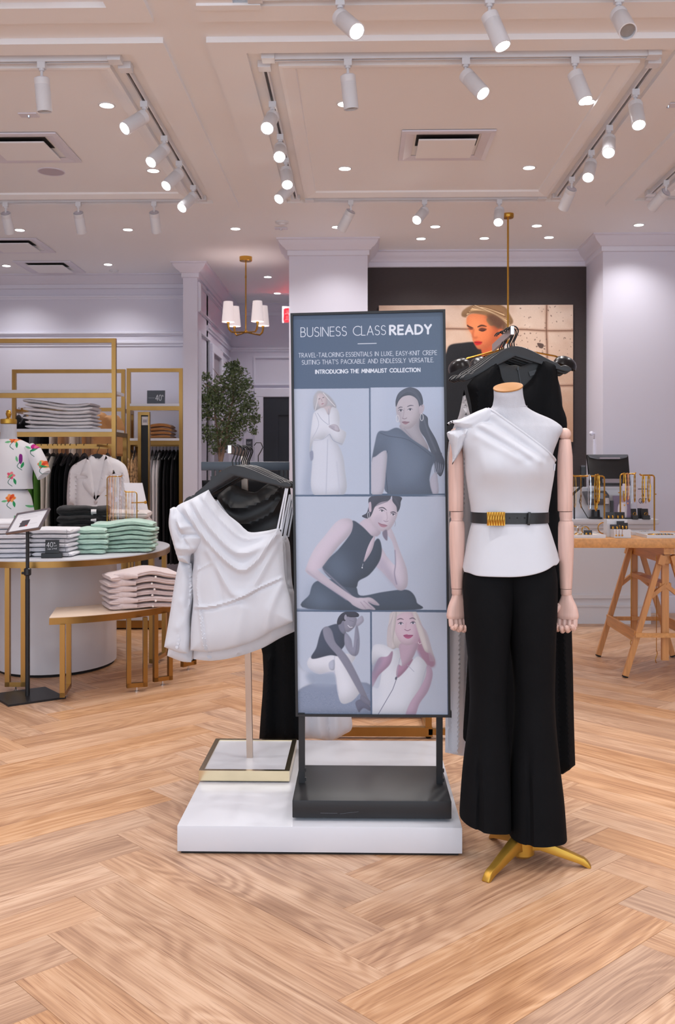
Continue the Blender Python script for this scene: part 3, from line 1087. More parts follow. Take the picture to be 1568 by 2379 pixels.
# hangers on the left stand: the front three carry the white tops
CR2 = lambda x, y, Y=3.72: at(360 + x / 4.3556, 1020 + y / 4.3556, Y)
HN = ['front hanger of the stand, under the puff-sleeved white top', 'second hanger of the stand, carrying a white top', 'third hanger of the stand, carrying a white top', 'fourth hanger of the stand, carrying a black top', 'fifth hanger of the stand, carrying a black top',
      'sixth hanger of the stand, carrying a black top', 'seventh hanger of the stand, nearly hidden', 'rearmost hanger of the stand, nearly hidden']
ha = CR2(860, 250)
HPOS = []
for k in range(8):
    y = (3.72, 3.795, 3.868, 3.925, 3.962, 3.998, 4.03, 4.06)[k]
    M = T(AXT + 0.006 + 0.0035 * k, y, 1.424 - 0.06 + 0.002 * (k % 3)) @ Ry(-math.radians(9 - 0.4 * k)) @ Rz(math.radians(-6 + 1.5 * (k % 2)))
    add_hanger('black wooden ' + HN[k], M, 'hangers on the brass garment stand')
    HPOS.append(M)


def poly_from(f, pts, Y, origin):
    """pixel outline -> local (x, z) about origin at depth Y"""
    o = []
    for p in pts:
        w = f(p[0], p[1], Y)
        o.append((w.x - origin.x, w.z - origin.z) + tuple(p[2:]))
    return o


def white_top(label, Y, detail, shift=(0, 0)):
    o = CR2(860, 1300, Y)
    t = thing('draped_top', label, 'top', (o.x + shift[0], Y - 0.004, o.z + shift[1]), group='white tops on the brass stand')
    F = lambda pts: poly_from(CR2, pts, Y, o)
    body = [(545, 512, 'c'), (590, 590), (700, 728), (850, 850), (950, 938), (1100, 932), (1255, 900, 'c'), (1290, 1010), (1312, 1380), (1375, 1650), (1405, 1842, 'c'), (1200, 1935), (1000, 2045), (760, 2120), (540, 2152), (362, 2136, 'c'), (366, 1900), (388, 1640), (378, 1420), (392, 1180), (330, 1000), (240, 820), (215, 690), (380, 600)]
    lines = [([(400, 620), (600, 900), (850, 1130), (1080, 1080), (1250, 930)], 40, 0.018), ([(330, 700), (560, 1020), (850, 1290), (1020, 1240), (1240, 960)], 34, 0.020), ([(480, 560), (640, 760), (850, 960), (1000, 1000), (1240, 915)], 26, 0.010),
             ([(560, 1120), (760, 1480), (860, 1560), (1000, 1500), (1250, 1040)], 36, 0.012), ([(395, 1690), (640, 1660), (880, 1580), (1100, 1470), (1305, 1385)], 13, 0.0075), ([(395, 1725), (640, 1695), (880, 1615), (1100, 1505), (1305, 1420)], 14, -0.004),
             ([(455, 1300), (440, 1500), (470, 1720), (520, 2130)], 16, 0.007), ([(490, 1720), (545, 2140)], 14, -0.006), ([(440, 1320), (610, 1230)], 10, 0.004), ([(620, 1230), (700, 1640)], 30, -0.006),
             ([(1290, 1450), (1180, 1700), (1150, 1900)], 40, 0.009), ([(900, 1700), (830, 2080)], 70, 0.010), ([(1260, 980), (1310, 1380)], 12, -0.008)]
    s = 0.3715e-3 * (Y / 3.72)
    rid = [(F(l), w * s, h) for l, w, h in lines]
    part('bodice', inflate(smooth_poly(F(body), 5), 0.0065 if detail else 0.014, 0.052 if detail else 0.034, 0.012 if detail else 0.008, 0.11, rid), m_whitecloth, t)
    puff = [(160, 705, 'c'), (215, 688), (330, 765), (440, 870), (530, 965), (505, 1050), (420, 1140), (372, 1170), (362, 1262, 'c'), (245, 1228, 'c'), (200, 1080), (148, 880)]
    pr = [(F(l), w * s, h) for l, w, h in [([(215, 690), (260, 900), (400, 1110)], 20, -0.012), ([(300, 880), (440, 860)], 30, 0.012), ([(230, 800), (300, 900)], 30, 0.008), ([(320, 960), (490, 960)], 18, -0.01), ([(260, 1090), (420, 1110)], 30, 0.012), ([(170, 760), (235, 1180)], 25, 0.008), ([(330, 1000), (410, 1110)], 20, 0.009), ([(255, 1165), (370, 1180)], 14, -0.006)]]
    m = inflate(smooth_poly(F(puff), 5), 0.005 if detail else 0.012, 0.05 if detail else 0.028, 0.03 if detail else 0.015, 0.055, pr)
    m.v = [(x, y - 0.012, z) for x, y, z in m.v]
    part('puff_sleeve', m, m_whitecloth, t)
    slv = [(243, 1228, 'c'), (365, 1262, 'c'), (388, 1500), (350, 1800), (352, 1990), (332, 2172, 'c'), (235, 2165), (88, 2108, 'c'), (140, 1810), (180, 1550), (215, 1350)]
    sr = [(F(l), w * s, h) for l, w, h in [([(340, 1290), (355, 1480), (330, 1700)], 22, -0.009), ([(290, 1640), (330, 1780), (250, 1900)], 40, 0.006)]]
    m = inflate(smooth_poly(F(slv), 5), 0.008 if detail else 0.014, 0.03, 0.03, 0.05, sr)
    m.v = [(x, y + 0.012, z) for x, y, z in m.v]
    sl = part('lower_sleeve', m, m_whitecloth, t)
    if detail:
        mb = MB()
        for (bx, by) in ((245, 1985), (250, 2025), (242, 2062), (232, 2095)):
            p = F([(bx, by)])[0]
            part('cuff_button', MB().lathe([(0.0065, 0), (0.006, 0.003), (0.001, 0.0035)], (0, 0, 0), 12, Rx(PI / 2)), m_whitecloth, sl, M=T(p[0], -0.0275 + 0.012, p[1]))
    for x0, x1 in ((1240, 1332), (1272, 1348)):
        a, b = F([(x0, 915)])[0], F([(x1, 470)])[0]
        part('strap', MB().rings([[Vector((a[0] - 0.003, -0.012, a[1])), Vector((a[0] + 0.004, -0.012, a[1])), Vector((a[0] + 0.004, -0.009, a[1])), Vector((a[0] - 0.003, -0.009, a[1]))],
                                  [Vector((b[0] - 0.0025, -0.012, b[1])), Vector((b[0] + 0.0035, -0.012, b[1])), Vector((b[0] + 0.0035, -0.009, b[1])), Vector((b[0] - 0.0025, -0.009, b[1]))]]), m_whitecloth, t, smooth=False)
    return t


white_top('white one-shoulder draped top with a puff sleeve, front of the stand', 3.715, True)
white_top('white draped top just behind the front one, its hem showing below', 3.79, False, (0.012, -0.034))
white_top('white draped top third in line, mostly hidden behind the others', 3.863, False, (0.03, -0.028))
# black satin tops on the hangers behind
for k in range(3):
    Y = 3.915 + 0.036 * k
    o = CR2(950, 900, Y)
    bt = [(640, 560, 'c'), (760, 470), (830, 500), (1000, 540), (1150, 450), (1280, 480, 'c'), (1320, 700), (1350, 1200), (1350, 1600, 'c'), (600, 1600, 'c'), (560, 1200), (560, 800)]
    s = 0.3715e-3
    F = lambda pts: poly_from(CR2, pts, Y, o)
    rid = [(F(l), w * s, h) for l, w, h in [([(640, 560), (820, 700), (1100, 620), (1280, 500)], 30, 0.012), ([(620, 680), (850, 860), (1150, 760), (1290, 600)], 36, 0.014), ([(700, 1000), (950, 1050), (1250, 900)], 40, 0.01)]]
    solo_m = inflate(smooth_poly(F(bt), 5), 0.012, 0.022, 0.008, 0.08, rid)
    solo_m.v = [(x + o.x + 0.008 * k, y + Y + 0.012, z + o.z) for x, y, z in solo_m.v]
    solo('satin_top', solo_m, m_satin, 'black satin cowl top, %s behind the white tops' % ('first', 'second', 'third')[k], 'top', 'black satin tops on the stand')

# ---- brass rack behind the sign
rk = thing('garment_rack', 'brass garment rack on the floor behind the platform, with hanging arms', 'rack', (0.13, 4.95, 0))
rx0, rx1, ryf, ryb = at(740, 1710, 4.99).x, at(1004, 1710, 4.99).x, 4.96, 5.4
z0 = 0.012
mb = MB()
for a, b in (((rx0, ryf, z0), (rx1, ryf + 0.035, z0 + 0.045)), ((rx1 - 0.035, ryf + 0.035, z0), (rx1, ryb - 0.035, z0 + 0.045)), ((rx0, ryf + 0.035, z0), (rx0 + 0.035, ryb - 0.035, z0 + 0.045)), ((rx0, ryb - 0.035, z0), (rx1, ryb, z0 + 0.045))):
    mb.span(a, b)
part('base_frame', mb, m_gold, rk, world=True, smooth=False)
for x in (rx0 + 0.02, rx1 - 0.02):
    part('post', MB().span((x - 0.016, ryf + 0.002, z0 + 0.04), (x + 0.016, ryf + 0.034, 1.62)), m_gold, rk, world=True, smooth=False)
    for y in (ryf + 0.02, ryb - 0.02):
        part('foot', MB().lathe([(0.012, 0), (0.014, 0.006), (0.006, 0.014)], (x, y, 0), 10), m_blackplas, rk, world=True)
part('top_rail', MB().span((rx0, ryf + 0.002, 1.6), (rx1 + 0.02, ryf + 0.034, 1.632)), m_gold, rk, world=True, smooth=False)
ax = at(1190, 768, 3.80).x
az = at(1190, 768, 3.80).z
sxr = at(1177, 830, 4.3)
part('tall_post', MB().span((sxr.x - 0.012, 4.29, 0.02), (sxr.x + 0.012, 4.31, az + 0.012)), m_champ, rk, world=True, smooth=False)
part('tie_bar', MB().span((sxr.x - 0.012, 4.29, 0.02), (sxr.x + 0.012, ryf + 0.03, 0.05)).span((rx1 - 0.02, ryf, 0.02), (sxr.x + 0.012, ryf + 0.03, 0.05)), m_gold, rk, world=True, smooth=False)
part('arm', MB().bar((ax - 0.003, 4.31, az - 0.004), (ax, 3.80, az), 0.012, 0.03), m_champ, rk, world=True, smooth=False)
part('arm_tip', MB().box((ax, 3.797, az), (0.014, 0.006, 0.034)), m_chrome, rk, world=True, smooth=False, bevel=0.002, label='white end cap of the hanging arm')
HR_N = ['front hanger on the tall rack, wearing a black jumpsuit', 'second hanger on the tall rack, behind the jumpsuit', 'third hanger on the tall rack', 'fourth hanger on the tall rack', 'fifth hanger on the tall rack', 'sixth hanger on the tall rack, white-edged', 'rearmost hanger on the tall rack']
for k in range(7):
    y = 3.83 + 0.022 * k + (0.05 if k > 3 else 0)
    xx = ax + 0.012 - 0.005 * k
    M = T(xx, y, az - 0.056 - 0.003 * (k % 2)) @ Ry(-math.radians(4.5 - 0.5 * k)) @ Rz(math.radians(-3 + k))
    add_hanger('black wooden ' + HR_N[k], M, 'hangers on the tall rack')
CRM = lambda x, y, Y: at(1020 + x / 4.3556, 690 + y / 4.3556, Y)

# jumpsuit on the front hanger
Y = 3.83
o = at(1200, 1300, Y)
js = [(1123, 862, 'c'), (1152, 842, 'c'), (1160, 852), (1170, 885), (1200, 905), (1235, 880), (1252, 846), (1258, 832, 'c'), (1294, 847, 'c'), (1298, 890), (1306, 940), (1318, 985), (1310, 1080), (1297, 1180), (1322, 1320), (1330, 1500), (1334, 1680), (1337, 1778, 'c'), (1318, 1792), (1296, 1800), (1180, 1790), (1080, 1722, 'c'), (1076, 1700), (1085, 1560), (1092, 1400), (1098, 1200), (1092, 1050), (1097, 960), (1085, 896, 'c'), (1100, 878)]
F = lambda pts: poly_from(at, pts, Y, o)
s = Y / FPX
rid = [(F(l), w * s, h) for l, w, h in [([(1135, 860), (1130, 1000), (1150, 1180)], 5, 0.008), ([(1150, 850), (1165, 960), (1170, 1080)], 6, -0.008), ([(1275, 850), (1270, 1000), (1285, 1180)], 8, 0.009), ([(1255, 840), (1250, 960), (1235, 1050)], 6, -0.007), ([(1105, 900), (1110, 1000)], 4, 0.008), ([(1300, 1350), (1318, 1780)], 8, 0.015), ([(1285, 1300), (1298, 1790)], 7, -0.012), ([(1110, 1300), (1090, 1700)], 8, 0.012)]]
t = thing('jumpsuit', 'long black sleeveless jumpsuit on the rack, behind the wooden-armed mannequin', 'jumpsuit', (o.x, Y + 0.004, o.z))
part('body', inflate(smooth_poly(F(js), 4), 0.011, 0.045, 0.03, 0.08, rid), m_blackcloth, t)
zc = F([(1205, 880)])[0]
part('back_facing', inflate(smooth_poly(F([(1150, 840), (1205, 852), (1258, 834), (1262, 900), (1215, 960), (1165, 920)]), 4), 0.01, 0.004, 0.003, 0.02), m_satin, t, M=T(0, 0.012, 0))
a, b = F([(1204, 852)])[0], F([(1210, 890)])[0]
part('zip', MB().bar((a[0], 0.004, a[1]), (b[0], 0.004, b[1]), 0.004, 0.003).box((a[0], 0.002, a[1] - 0.006), (0.007, 0.004, 0.014)), m_blackplas, t, smooth=False)
a = F([(1239, 866)])[0]
part('neck_label', MB().box((a[0], 0.003, a[1]), (0.03, 0.002, 0.018), Ry(-0.3)).box((a[0], 0.0015, a[1] + 0.002), (0.024, 0.001, 0.0016), Ry(-0.3)), mat('label_black', (30, 30, 34), 0.4, var=0.2, vscale=200), t, smooth=False)
# white dress and further black garments behind it
def hung(name, label, cat, pts, Y, m, front=0.03, back=0.02, rid=(), res=0.011, R=0.06, group=None):
    c = np.array([p[:2] for p in pts]).mean(0)
    o = at(c[0], c[1], Y)
    F = lambda q: poly_from(at, q, Y, o)
    s = Y / FPX
    mb = inflate(smooth_poly(F(pts), 4), res, front, back, R, [(F(l), max(w * s * 1.3, res * 1.3), h) for l, w, h in rid])
    mb.v = [(x + o.x, y + Y, z + o.z) for x, y, z in mb.v]
    return solo(name, mb, m, label, cat, group)


hung('long_dress', 'long white dress hanging between the sign and the wooden-armed mannequin', 'dress', [(1078, 905, 'c'), (1090, 955), (1098, 1000), (1110, 1200), (1120, 1500), (1120, 1758, 'c'), (1075, 1756), (1034, 1748, 'c'), (1036, 1500), (1038, 1200), (1040, 1050), (1052, 995), (1066, 965)], 4.12, mat('white_knit', (222, 222, 230), 0.8, bump=0.1, bscale=600, var=0.03, vscale=8),
     rid=[([(1080, 960), (1070, 1300), (1060, 1740)], 6, 0.02), ([(1060, 1000), (1052, 1400), (1048, 1740)], 5, -0.012), ([(1088, 1300), (1080, 1740)], 5, -0.014)])
hung('sleeveless_dress', 'black dress hanging behind the jumpsuit on the tall rack', 'dress', [(1100, 880), (1150, 850), (1250, 845), (1296, 880), (1308, 990), (1300, 1200), (1320, 1500), (1325, 1700, 'c'), (1110, 1700, 'c'), (1105, 1300), (1100, 1000)], 4.0, m_satin, rid=[([(1120, 900), (1125, 1600)], 8, 0.015), ([(1280, 900), (1290, 1600)], 8, 0.015)])
# left part of the rack: trousers on a wide clip hanger, black and white garments behind the sign
YB = 4.72
hb0, hb1 = at(468, 1083, YB), at(672, 1083, YB)
t = thing('clip_hanger', 'wide black bar hanger with clips behind the white tops', 'hanger', (at(570, 1083, YB).x, YB, at(570, 1083, YB).z))
part('bar', MB().span((hb0.x, YB - 0.012, hb0.z - 0.021), (hb1.x, YB + 0.012, hb0.z + 0.021)), mat('slate_plastic', (58, 68, 80), 0.4, var=0.06, vscale=10), t, world=True, bevel=0.003)
for px in (495, 506, 655, 664):
    p = at(px, 1106, YB)
    part('clip', MB().span((p.x - 0.006, YB - 0.014, p.z - 0.026), (p.x + 0.006, YB + 0.014, p.z + 0.03)).box((p.x, YB - 0.016, p.z - 0.012), (0.018, 0.01, 0.022)), m_blackplas, t, world=True, smooth=False)
part('hook', MB().tube([(at(600, 1060, YB).x + dx, YB, at(600, 1083, YB).z + dz) for dx, dz in ((0, 0), (0, 0.05), (0.012, 0.07), (0.022, 0.09), (0.012, 0.112), (-0.01, 0.112), (-0.02, 0.098))], 0.0025, 6), m_blackplas, t, world=True)
hung('wide_trousers', 'black wide trousers on the clip hanger, their leg showing beside the stand post', 'trousers', [(469, 1116, 'c'), (672, 1112, 'c'), (690, 1300), (700, 1510), (706, 1720, 'c'), (660, 1722), (602, 1720, 'c'), (610, 1520), (560, 1400), (480, 1250)], YB + 0.01, m_blackcloth, 0.03, 0.02,
     [([(625, 1530), (618, 1720)], 5, 0.02), ([(640, 1400), (640, 1720)], 5, -0.015), ([(660, 1400), (664, 1720)], 6, 0.02), ([(680, 1400), (684, 1720)], 4, -0.015)])
hung('slip_skirt', 'white pleated garment behind the sign, hem near the floor', 'skirt', [(676, 1520, 'c'), (790, 1500, 'c'), (812, 1640), (818, 1690), (800, 1706), (770, 1720), (730, 1716), (678, 1718, 'c'), (672, 1620)], 4.78, MATS['white_knit'], 0.03, 0.02,
     [([(700, 1530), (702, 1716)], 6, 0.02), ([(735, 1530), (745, 1716)], 7, 0.02), ([(720, 1530), (724, 1716)], 4, -0.012), ([(770, 1530), (785, 1716)], 8, 0.02), ([(758, 1530), (766, 1716)], 4, -0.012)], res=0.011)

# ================================================================== MANNEQUIN
HUB = Vector((0.56, 3.42, 0))
man = thing('mannequin', 'headless linen mannequin with wooden arms in a white top and black flared trousers', 'mannequin', HUB)
tor = [(0.93, 0.155, 0.112, 0.118, -0.04), (1.0, 0.157, 0.112, 0.115, -0.04), (1.09, 0.140, 0.098, 0.098, -0.042), (1.18, 0.121, 0.088, 0.083, -0.044), (1.26, 0.130, 0.096, 0.086, -0.044), (1.34, 0.1415, 0.110, 0.093, -0.044), (1.40, 0.146, 0.106, 0.094, -0.044), (1.455, 0.166, 0.086, 0.088, -0.043), (1.495, 0.176, 0.066, 0.074, -0.041), (1.522, 0.142, 0.052, 0.062, -0.043), (1.545, 0.090, 0.048, 0.056, -0.044), (1.562, 0.062, 0.046, 0.052, -0.045), (1.585, 0.0525, 0.044, 0.049, -0.045), (1.628, 0.0485, 0.042, 0.046, -0.046)]
NSEG = 144


def bust(p, k=1.0):
    for bx in (-0.110, 0.022):
        q = ((p.x - bx) / 0.055) ** 2 + ((p.z - 1.355) / 0.055) ** 2
        if p.y < 0: p.y -= 0.026 * k * math.exp(-q)
    return p


rows = interp_rows(tor, 120)
def slant(p):
    k = max(0.0, min(1.0, (p.z - 1.555) / 0.06))
    return Vector((p.x - 0.004 * k, p.y - 0.010 * k, p.z + k * (0.40 * p.y + 0.14 * (p.x + 0.046))))


def torso_rings(off, z0=0, z1=9, fold=None):
    return [[slant(bust(p)) for p in ell((c, 0), a, bf, bb, z, NSEG, 2.35 if z < 1.5 else 2.1, off)] for z, a, bf, bb, c in rows if z0 <= z <= z1]


part('torso', MB().rings(torso_rings(0, 1.04)), m_linen, man)
# seam around the neck and the wooden neck cap
part('neck_seam', MB().tube([(-0.045 + 0.0615 * math.cos(2 * PI * k / 40), -0.047 * math.sin(2 * PI * k / 40) if math.sin(2 * PI * k / 40) > 0 else -0.053 * math.sin(2 * PI * k / 40), 1.5625 + 0.004 * math.cos(2 * PI * k / 40)) for k in range(40)], 0.0009, 5, closed=True), mat('linen_seam', (196, 194, 200), 0.8, var=0.05, vscale=90), man)
part('neck_cap', MB().rings([[Vector((-0.046 + r * math.cos(2 * PI * k / 40), r * 0.93 * math.sin(2 * PI * k / 40), z)) for k in range(40)] for r, z in ((0.045, 0), (0.0505, 0.001), (0.0512, 0.003), (0.0505, 0.0055), (0.049, 0.006))]), mat('cap_wood', (178, 126, 72), 0.5, var=0.06, vscale=30), man, M=T(-0.050, -0.010, 1.628) @ Ry(-math.radians(8)) @ Rx(math.radians(21.8)) @ T(0.046, 0, 0))

# ---- wooden arms: sx = +1 the arm at the photo's right
def arm(side):
    if side > 0: X, Yo, tilt = 0.1455, 0.0, 0.0
    else: X, Yo, tilt = -0.226, 0.02, 0.0
    pix = lambda y: CAMH - (y - HY) * (HUB.y + Yo) / FPX
    a = lambda rows_, n=20: MB().rings([ell((0, 0), r, r2, r2, z, n, 2.0) for z, r, r2 in rows_])
    M = T(X, Yo, 0)
    zs = pix(1009)
    part('shoulder_ball', MB().ball((0, 0, zs), (0.0215, 0.0225, 0.0215), 20, 12), m_wood, man, M=M)
    d = 0.0015 if side > 0 else 0.0
    part('upper_arm', a([(pix(1021), 0.0175, 0.018), (pix(1023), 0.0195, 0.02), (pix(1060), 0.0255, 0.026), (pix(1105), 0.0265, 0.027), (pix(1150), 0.0258, 0.026), (pix(1185), 0.0255, 0.0255), (pix(1187), 0.0245, 0.0245)]), m_wood, man, M=M @ T(0.001, 0, 0))
    part('elbow_joint', a([(pix(1188.5), 0.0225, 0.023), (pix(1200), 0.0225, 0.023), (pix(1206), 0.02, 0.021), (pix(1209), 0.021, 0.022)]), m_wood, man, M=M @ T(0.004, 0, 0))
    part('forearm', a([(pix(1209.5), 0.021, 0.021), (pix(1214), 0.0255, 0.0255), (pix(1225), 0.0270, 0.027), (pix(1265), 0.0272, 0.027), (pix(1310), 0.0245, 0.025), (pix(1363), 0.0205, 0.0215), (pix(1366), 0.0198, 0.021)]), m_wood, man, M=M @ T(0.004, 0, 0))
    part('wrist_joint', a([(pix(1367), 0.0192, 0.0205), (pix(1378), 0.0192, 0.0205), (pix(1381), 0.017, 0.018)]), m_wood, man, M=M @ T(0.0045, 0, 0))
    # hand: a tapered palm block, four curled fingers of three pieces, thumb on the inner side
    h = thing_part('hand', man, M @ T(0.006, 0, pix(1380)) @ (Rz(math.radians(-28)) if side > 0 else Rz(math.radians(28))) @ Ry(math.radians(0)))
    s = side
    palm = interp_rows([(0.0, 0.0165, 0.0155), (-0.012, 0.0205, 0.016), (-0.035, 0.031, 0.0175), (-0.06, 0.037, 0.018), (-0.078, 0.0372, 0.018), (-0.083, 0.0345, 0.016)], 14)
    part('palm', MB().rings([ell((0.004 * s * (-z / 0.08), 0), w, t_, t_, z, 24, 3.0) for z, w, t_ in palm]), m_wood, h)
    for k in range(4):
        x = (-0.0265 + 0.0177 * k) + 0.004 * s
        kk = k if s < 0 else 3 - k               # index finger on the thumb's side
        L1, L2, L3 = [(0.034, 0.024, 0.020), (0.037, 0.026, 0.021), (0.035, 0.024, 0.02), (0.029, 0.02, 0.017)][3 - kk]
        p = Vector((x, -0.004, -0.081))
        ang = math.radians(12)                # first phalanx tips forward, then curls back to the palm
        mb = MB()
        for L, turn, r in ((L1, 0, 0.0092), (L2, 72, 0.0085), (L3, 70, 0.0078)):
            ang += math.radians(turn)
            dirv = Vector((0, -math.sin(ang), -math.cos(ang)))
            q = p + dirv * L
            mb.tube([p, p + dirv * 0.003, p + dirv * (L * 0.5), q - dirv * 0.003, q], [r * 0.72, r, r * 1.04, r, r * 0.72], 10)
            p = q + dirv * 0.0012
        part('finger', mb, m_wood, h)
    ti = -s
    mb = MB()
    p = Vector((ti * 0.021, -0.008, -0.035))
    for dx, dy, dz, r in ((0.014, -0.014, -0.024, 0.0105), (-0.001, -0.012, -0.026, 0.0092), (-0.009, -0.006, -0.018, 0.008)):
        d = Vector((ti * dx, dy, dz))
        q = p + d
        u = d.normalized()
        mb.tube([p, p + u * 0.003, (p + q) / 2, q - u * 0.003, q], [r * 0.7, r, r * 1.05, r, r * 0.72], 10)
        p = q + u * 0.001
    part('thumb', mb, m_wood, h)


def thing_part(name, root, M):
    """an Empty that is a part and carries sub-parts"""
    o = bpy.data.objects.new(name, None)
    COL.objects.link(o)
    o.empty_display_size = 0.02
    o.parent = root
    o.matrix_local = M
    WM[o.name] = WM[root.name] @ M
    return o


arm(1)
arm(-1)

# ---- blouse: the torso's own surface let out, cut along the one-shoulder neckline, with a peplum below the belt
def hemz(t):
    x = math.cos(t)
    return 0.992 + 0.05 * max(0, min(1, (x + 0.1) / 1.1)) ** 1.6 + (0.012 if math.sin(t) > 0 else 0) - 0.010 * math.exp(-((x - 0.93) / 0.1) ** 2) + 0.006 * math.exp(-((x + 0.95) / 0.15) ** 2)


rings = []
for i in range(22):                                  # peplum
    q = i / 21
    r = []
    for k in range(NSEG):
        t = 2 * PI * k / NSEG
        zb = hemz(t)
        z = zb + (1.172 - zb) * q
        fl = (1 - q)
        a = 0.126 + 0.040 * fl ** 0.85
        bf, bb = 0.094 + 0.038 * fl ** 0.8, 0.09 + 0.04 * fl ** 0.8
        ct, st = math.cos(t), math.sin(t)
        wv = 1 + 0.02 * fl * math.sin(5 * t + 0.6) + 0.02 * fl * math.sin(3 * t)
        e2 = 2 / 2.35
        r.append(Vector((-0.044 + 0.004 * fl + math.copysign(abs(ct) ** e2, ct) * a * wv, math.copysign(abs(st) ** e2, st) * (bb if st > 0 else bf) * wv, z)))
    rings.append(r)
rings += torso_rings(0.0095, 1.18, 1.56)
FOLDS = [((-0.15, 1.50), (0.035, 1.378), 0.015, 0.0085), ((-0.105, 1.535), (0.065, 1.395), 0.013, 0.007), ((-0.165, 1.462), (-0.03, 1.385), 0.015, 0.007), ((-0.125, 1.515), (0.05, 1.385), 0.010, -0.006), ((-0.155, 1.482), (0.0, 1.38), 0.010, -0.006), ((-0.035, 1.21), (-0.033, 1.33), 0.004, -0.0012), ((-0.16, 1.43), (-0.145, 1.34), 0.016, 0.003)]
for r in rings:
    for p in r:
        if p.y > 0.01: continue
        P = np.array([[p.x, p.z]])
        for a, b, w, h in FOLDS:
            d = float(seg_dist(P, a, b)[0])
            if d < 3 * w: p.y -= 1.25 * h * math.exp(-(d / w) ** 2)
mb = MB().rings(rings, caps=False)
me = mesh_of('blouse', mb, m_whitecloth)
bm = bmesh.new()
bm.from_mesh(me)
A, B = Vector((-0.119, 0, 1.561)), Vector((0.119, 0, 1.374))
nrm = Vector((-(B.z - A.z), 0, B.x - A.x)).normalized()
bmesh.ops.bisect_plane(bm, geom=bm.verts[:] + bm.edges[:] + bm.faces[:], plane_co=(A + B) / 2 - nrm * 0.003, plane_no=nrm, clear_outer=True)
edge_v = sorted([v.co.copy() for v in bm.verts if abs((v.co - (A + B) / 2 + nrm * 0.003).dot(nrm)) < 1e-4 and v.co.y < -0.01], key=lambda c: c.x)
bm.to_mesh(me)
bm.free()
bl = bpy.data.objects.new('blouse', me)
COL.objects.link(bl)
bl.parent = man
so = bl.modifiers.new('thick', 'SOLIDIFY')
so.thickness = 0.0035
so.offset = -1
sb = bl.modifiers.new('smooth', 'SUBSURF')
sb.levels = sb.render_levels = 1
bl['label'] = 'white one-shoulder blouse with a peplum hem'
part('neckline_hem', MB().tube([p + Vector((0, -0.0005, 0)) for p in edge_v[::3]], 0.0042, 8), m_whitecloth, man)
WM[bl.name] = WM[man.name]
# cap sleeve and the loop above it
CRS = lambda x, y, Y: at(1020 + x / 3.965, 880 + y / 3.965, Y)
for k, (nm, pts, Y, fr, rid) in enumerate((
        ('cap_sleeve', [(290, 400), (225, 445), (140, 470), (68, 490, 'c'), (78, 535), (104, 600), (122, 700), (120, 795, 'c'), (165, 722), (208, 645), (236, 585), (275, 520), (320, 460)], 3.395, 0.045, [([(215, 470), (180, 600), (130, 740)], 18, -0.006), ([(140, 490), (120, 600)], 16, 0.006), ([(235, 450), (235, 560)], 12, 0.006)]),
        ('shoulder_drape', [(440, 268), (400, 280), (330, 308), (225, 360), (150, 385), (118, 398), (160, 432), (215, 470), (262, 520), (330, 530), (430, 450), (500, 360), (490, 300)], 3.388, 0.036, [([(430, 275), (300, 350), (150, 395)], 16, 0.004), ([(460, 320), (330, 420), (230, 470)], 16, -0.004)]),
        ('shoulder_loop', [(240, 350), (200, 370), (130, 382), (90, 397), (70, 420), (80, 432), (100, 416), (132, 406), (170, 424), (215, 470), (262, 440), (270, 380)], 3.41, 0.03, [([(240, 380), (120, 400)], 14, 0.006)]))):
    o = CRS(180, 500, Y)
    F = lambda q: poly_from(CRS, q, Y, o)
    s = Y / FPX / 3.965
    m = inflate(smooth_poly(F(pts), 5), 0.005, fr, 0.03, 0.06 if k < 2 else 0.03, [(F(l), w * s, h) for l, w, h in rid])
    m.v = [(x + o.x, y + Y, z + o.z) for x, y, z in m.v]
    part(nm, m, m_whitecloth, man, world=True)
p = at(1278, 1075, 3.36)
part('side_zip', MB().bar((0.1, -0.062, 1.368), (0.098, -0.06, 1.345), 0.004, 0.004), m_whitecloth, man, smooth=False)

# ---- belt
def belt_pt(t, z, off):
    e2 = 2 / 2.3
    ct, st = math.cos(t), math.sin(t)
    return Vector((-0.044 + math.copysign(abs(ct) ** e2, ct) * (0.1295 + off), math.copysign(abs(st) ** e2, st) * (0.0985 + off), z))


bz = CAMH - (1204 - HY) * 3.33 / FPX
rg = []
for k in range(64):
    t = 2 * PI * k / 64
    dz = -0.004 * math.cos(t) * 0
    rg.append([belt_pt(t, bz - 0.019, 0), belt_pt(t, bz - 0.018, 0.0035), belt_pt(t, bz + 0.018, 0.0035), belt_pt(t, bz + 0.019, 0)])
belt = part('belt', MB().rings(rg, caps=False, closed=True), mat('belt_leather', (30, 32, 34), 0.42, bump=0.1, bscale=300, var=0.1, vscale=30), man, label='black leather belt')
bxs = (CRS(438, 0, 3.32).x - HUB.x, CRS(603, 0, 3.32).x - HUB.x)
mb = MB()
mb.span((bxs[0], -0.112, bz - 0.023), (bxs[1], -0.1, bz + 0.022))
for i in range(7):
    x = bxs[0] + (bxs[1] - bxs[0]) * (i + 0.5) / 7
    mb.tube([(x - 0.001, -0.112, bz - 0.022), (x - 0.0015, -0.1165, bz - 0.01), (x, -0.117, bz + 0.008), (x + 0.001, -0.112, bz + 0.021)], [0.0022, 0.0032, 0.0034, 0.0022], 8)
part('buckle', mb, m_goldw, belt, label='ribbed gold buckle')
xk = CRS(822, 0, 3.33).x - HUB.x
part('keeper', MB().box((xk, -0.103, bz), (0.008, 0.012, 0.044), Ry(0.08)), MATS['belt_leather'], belt, bevel=0.0015)
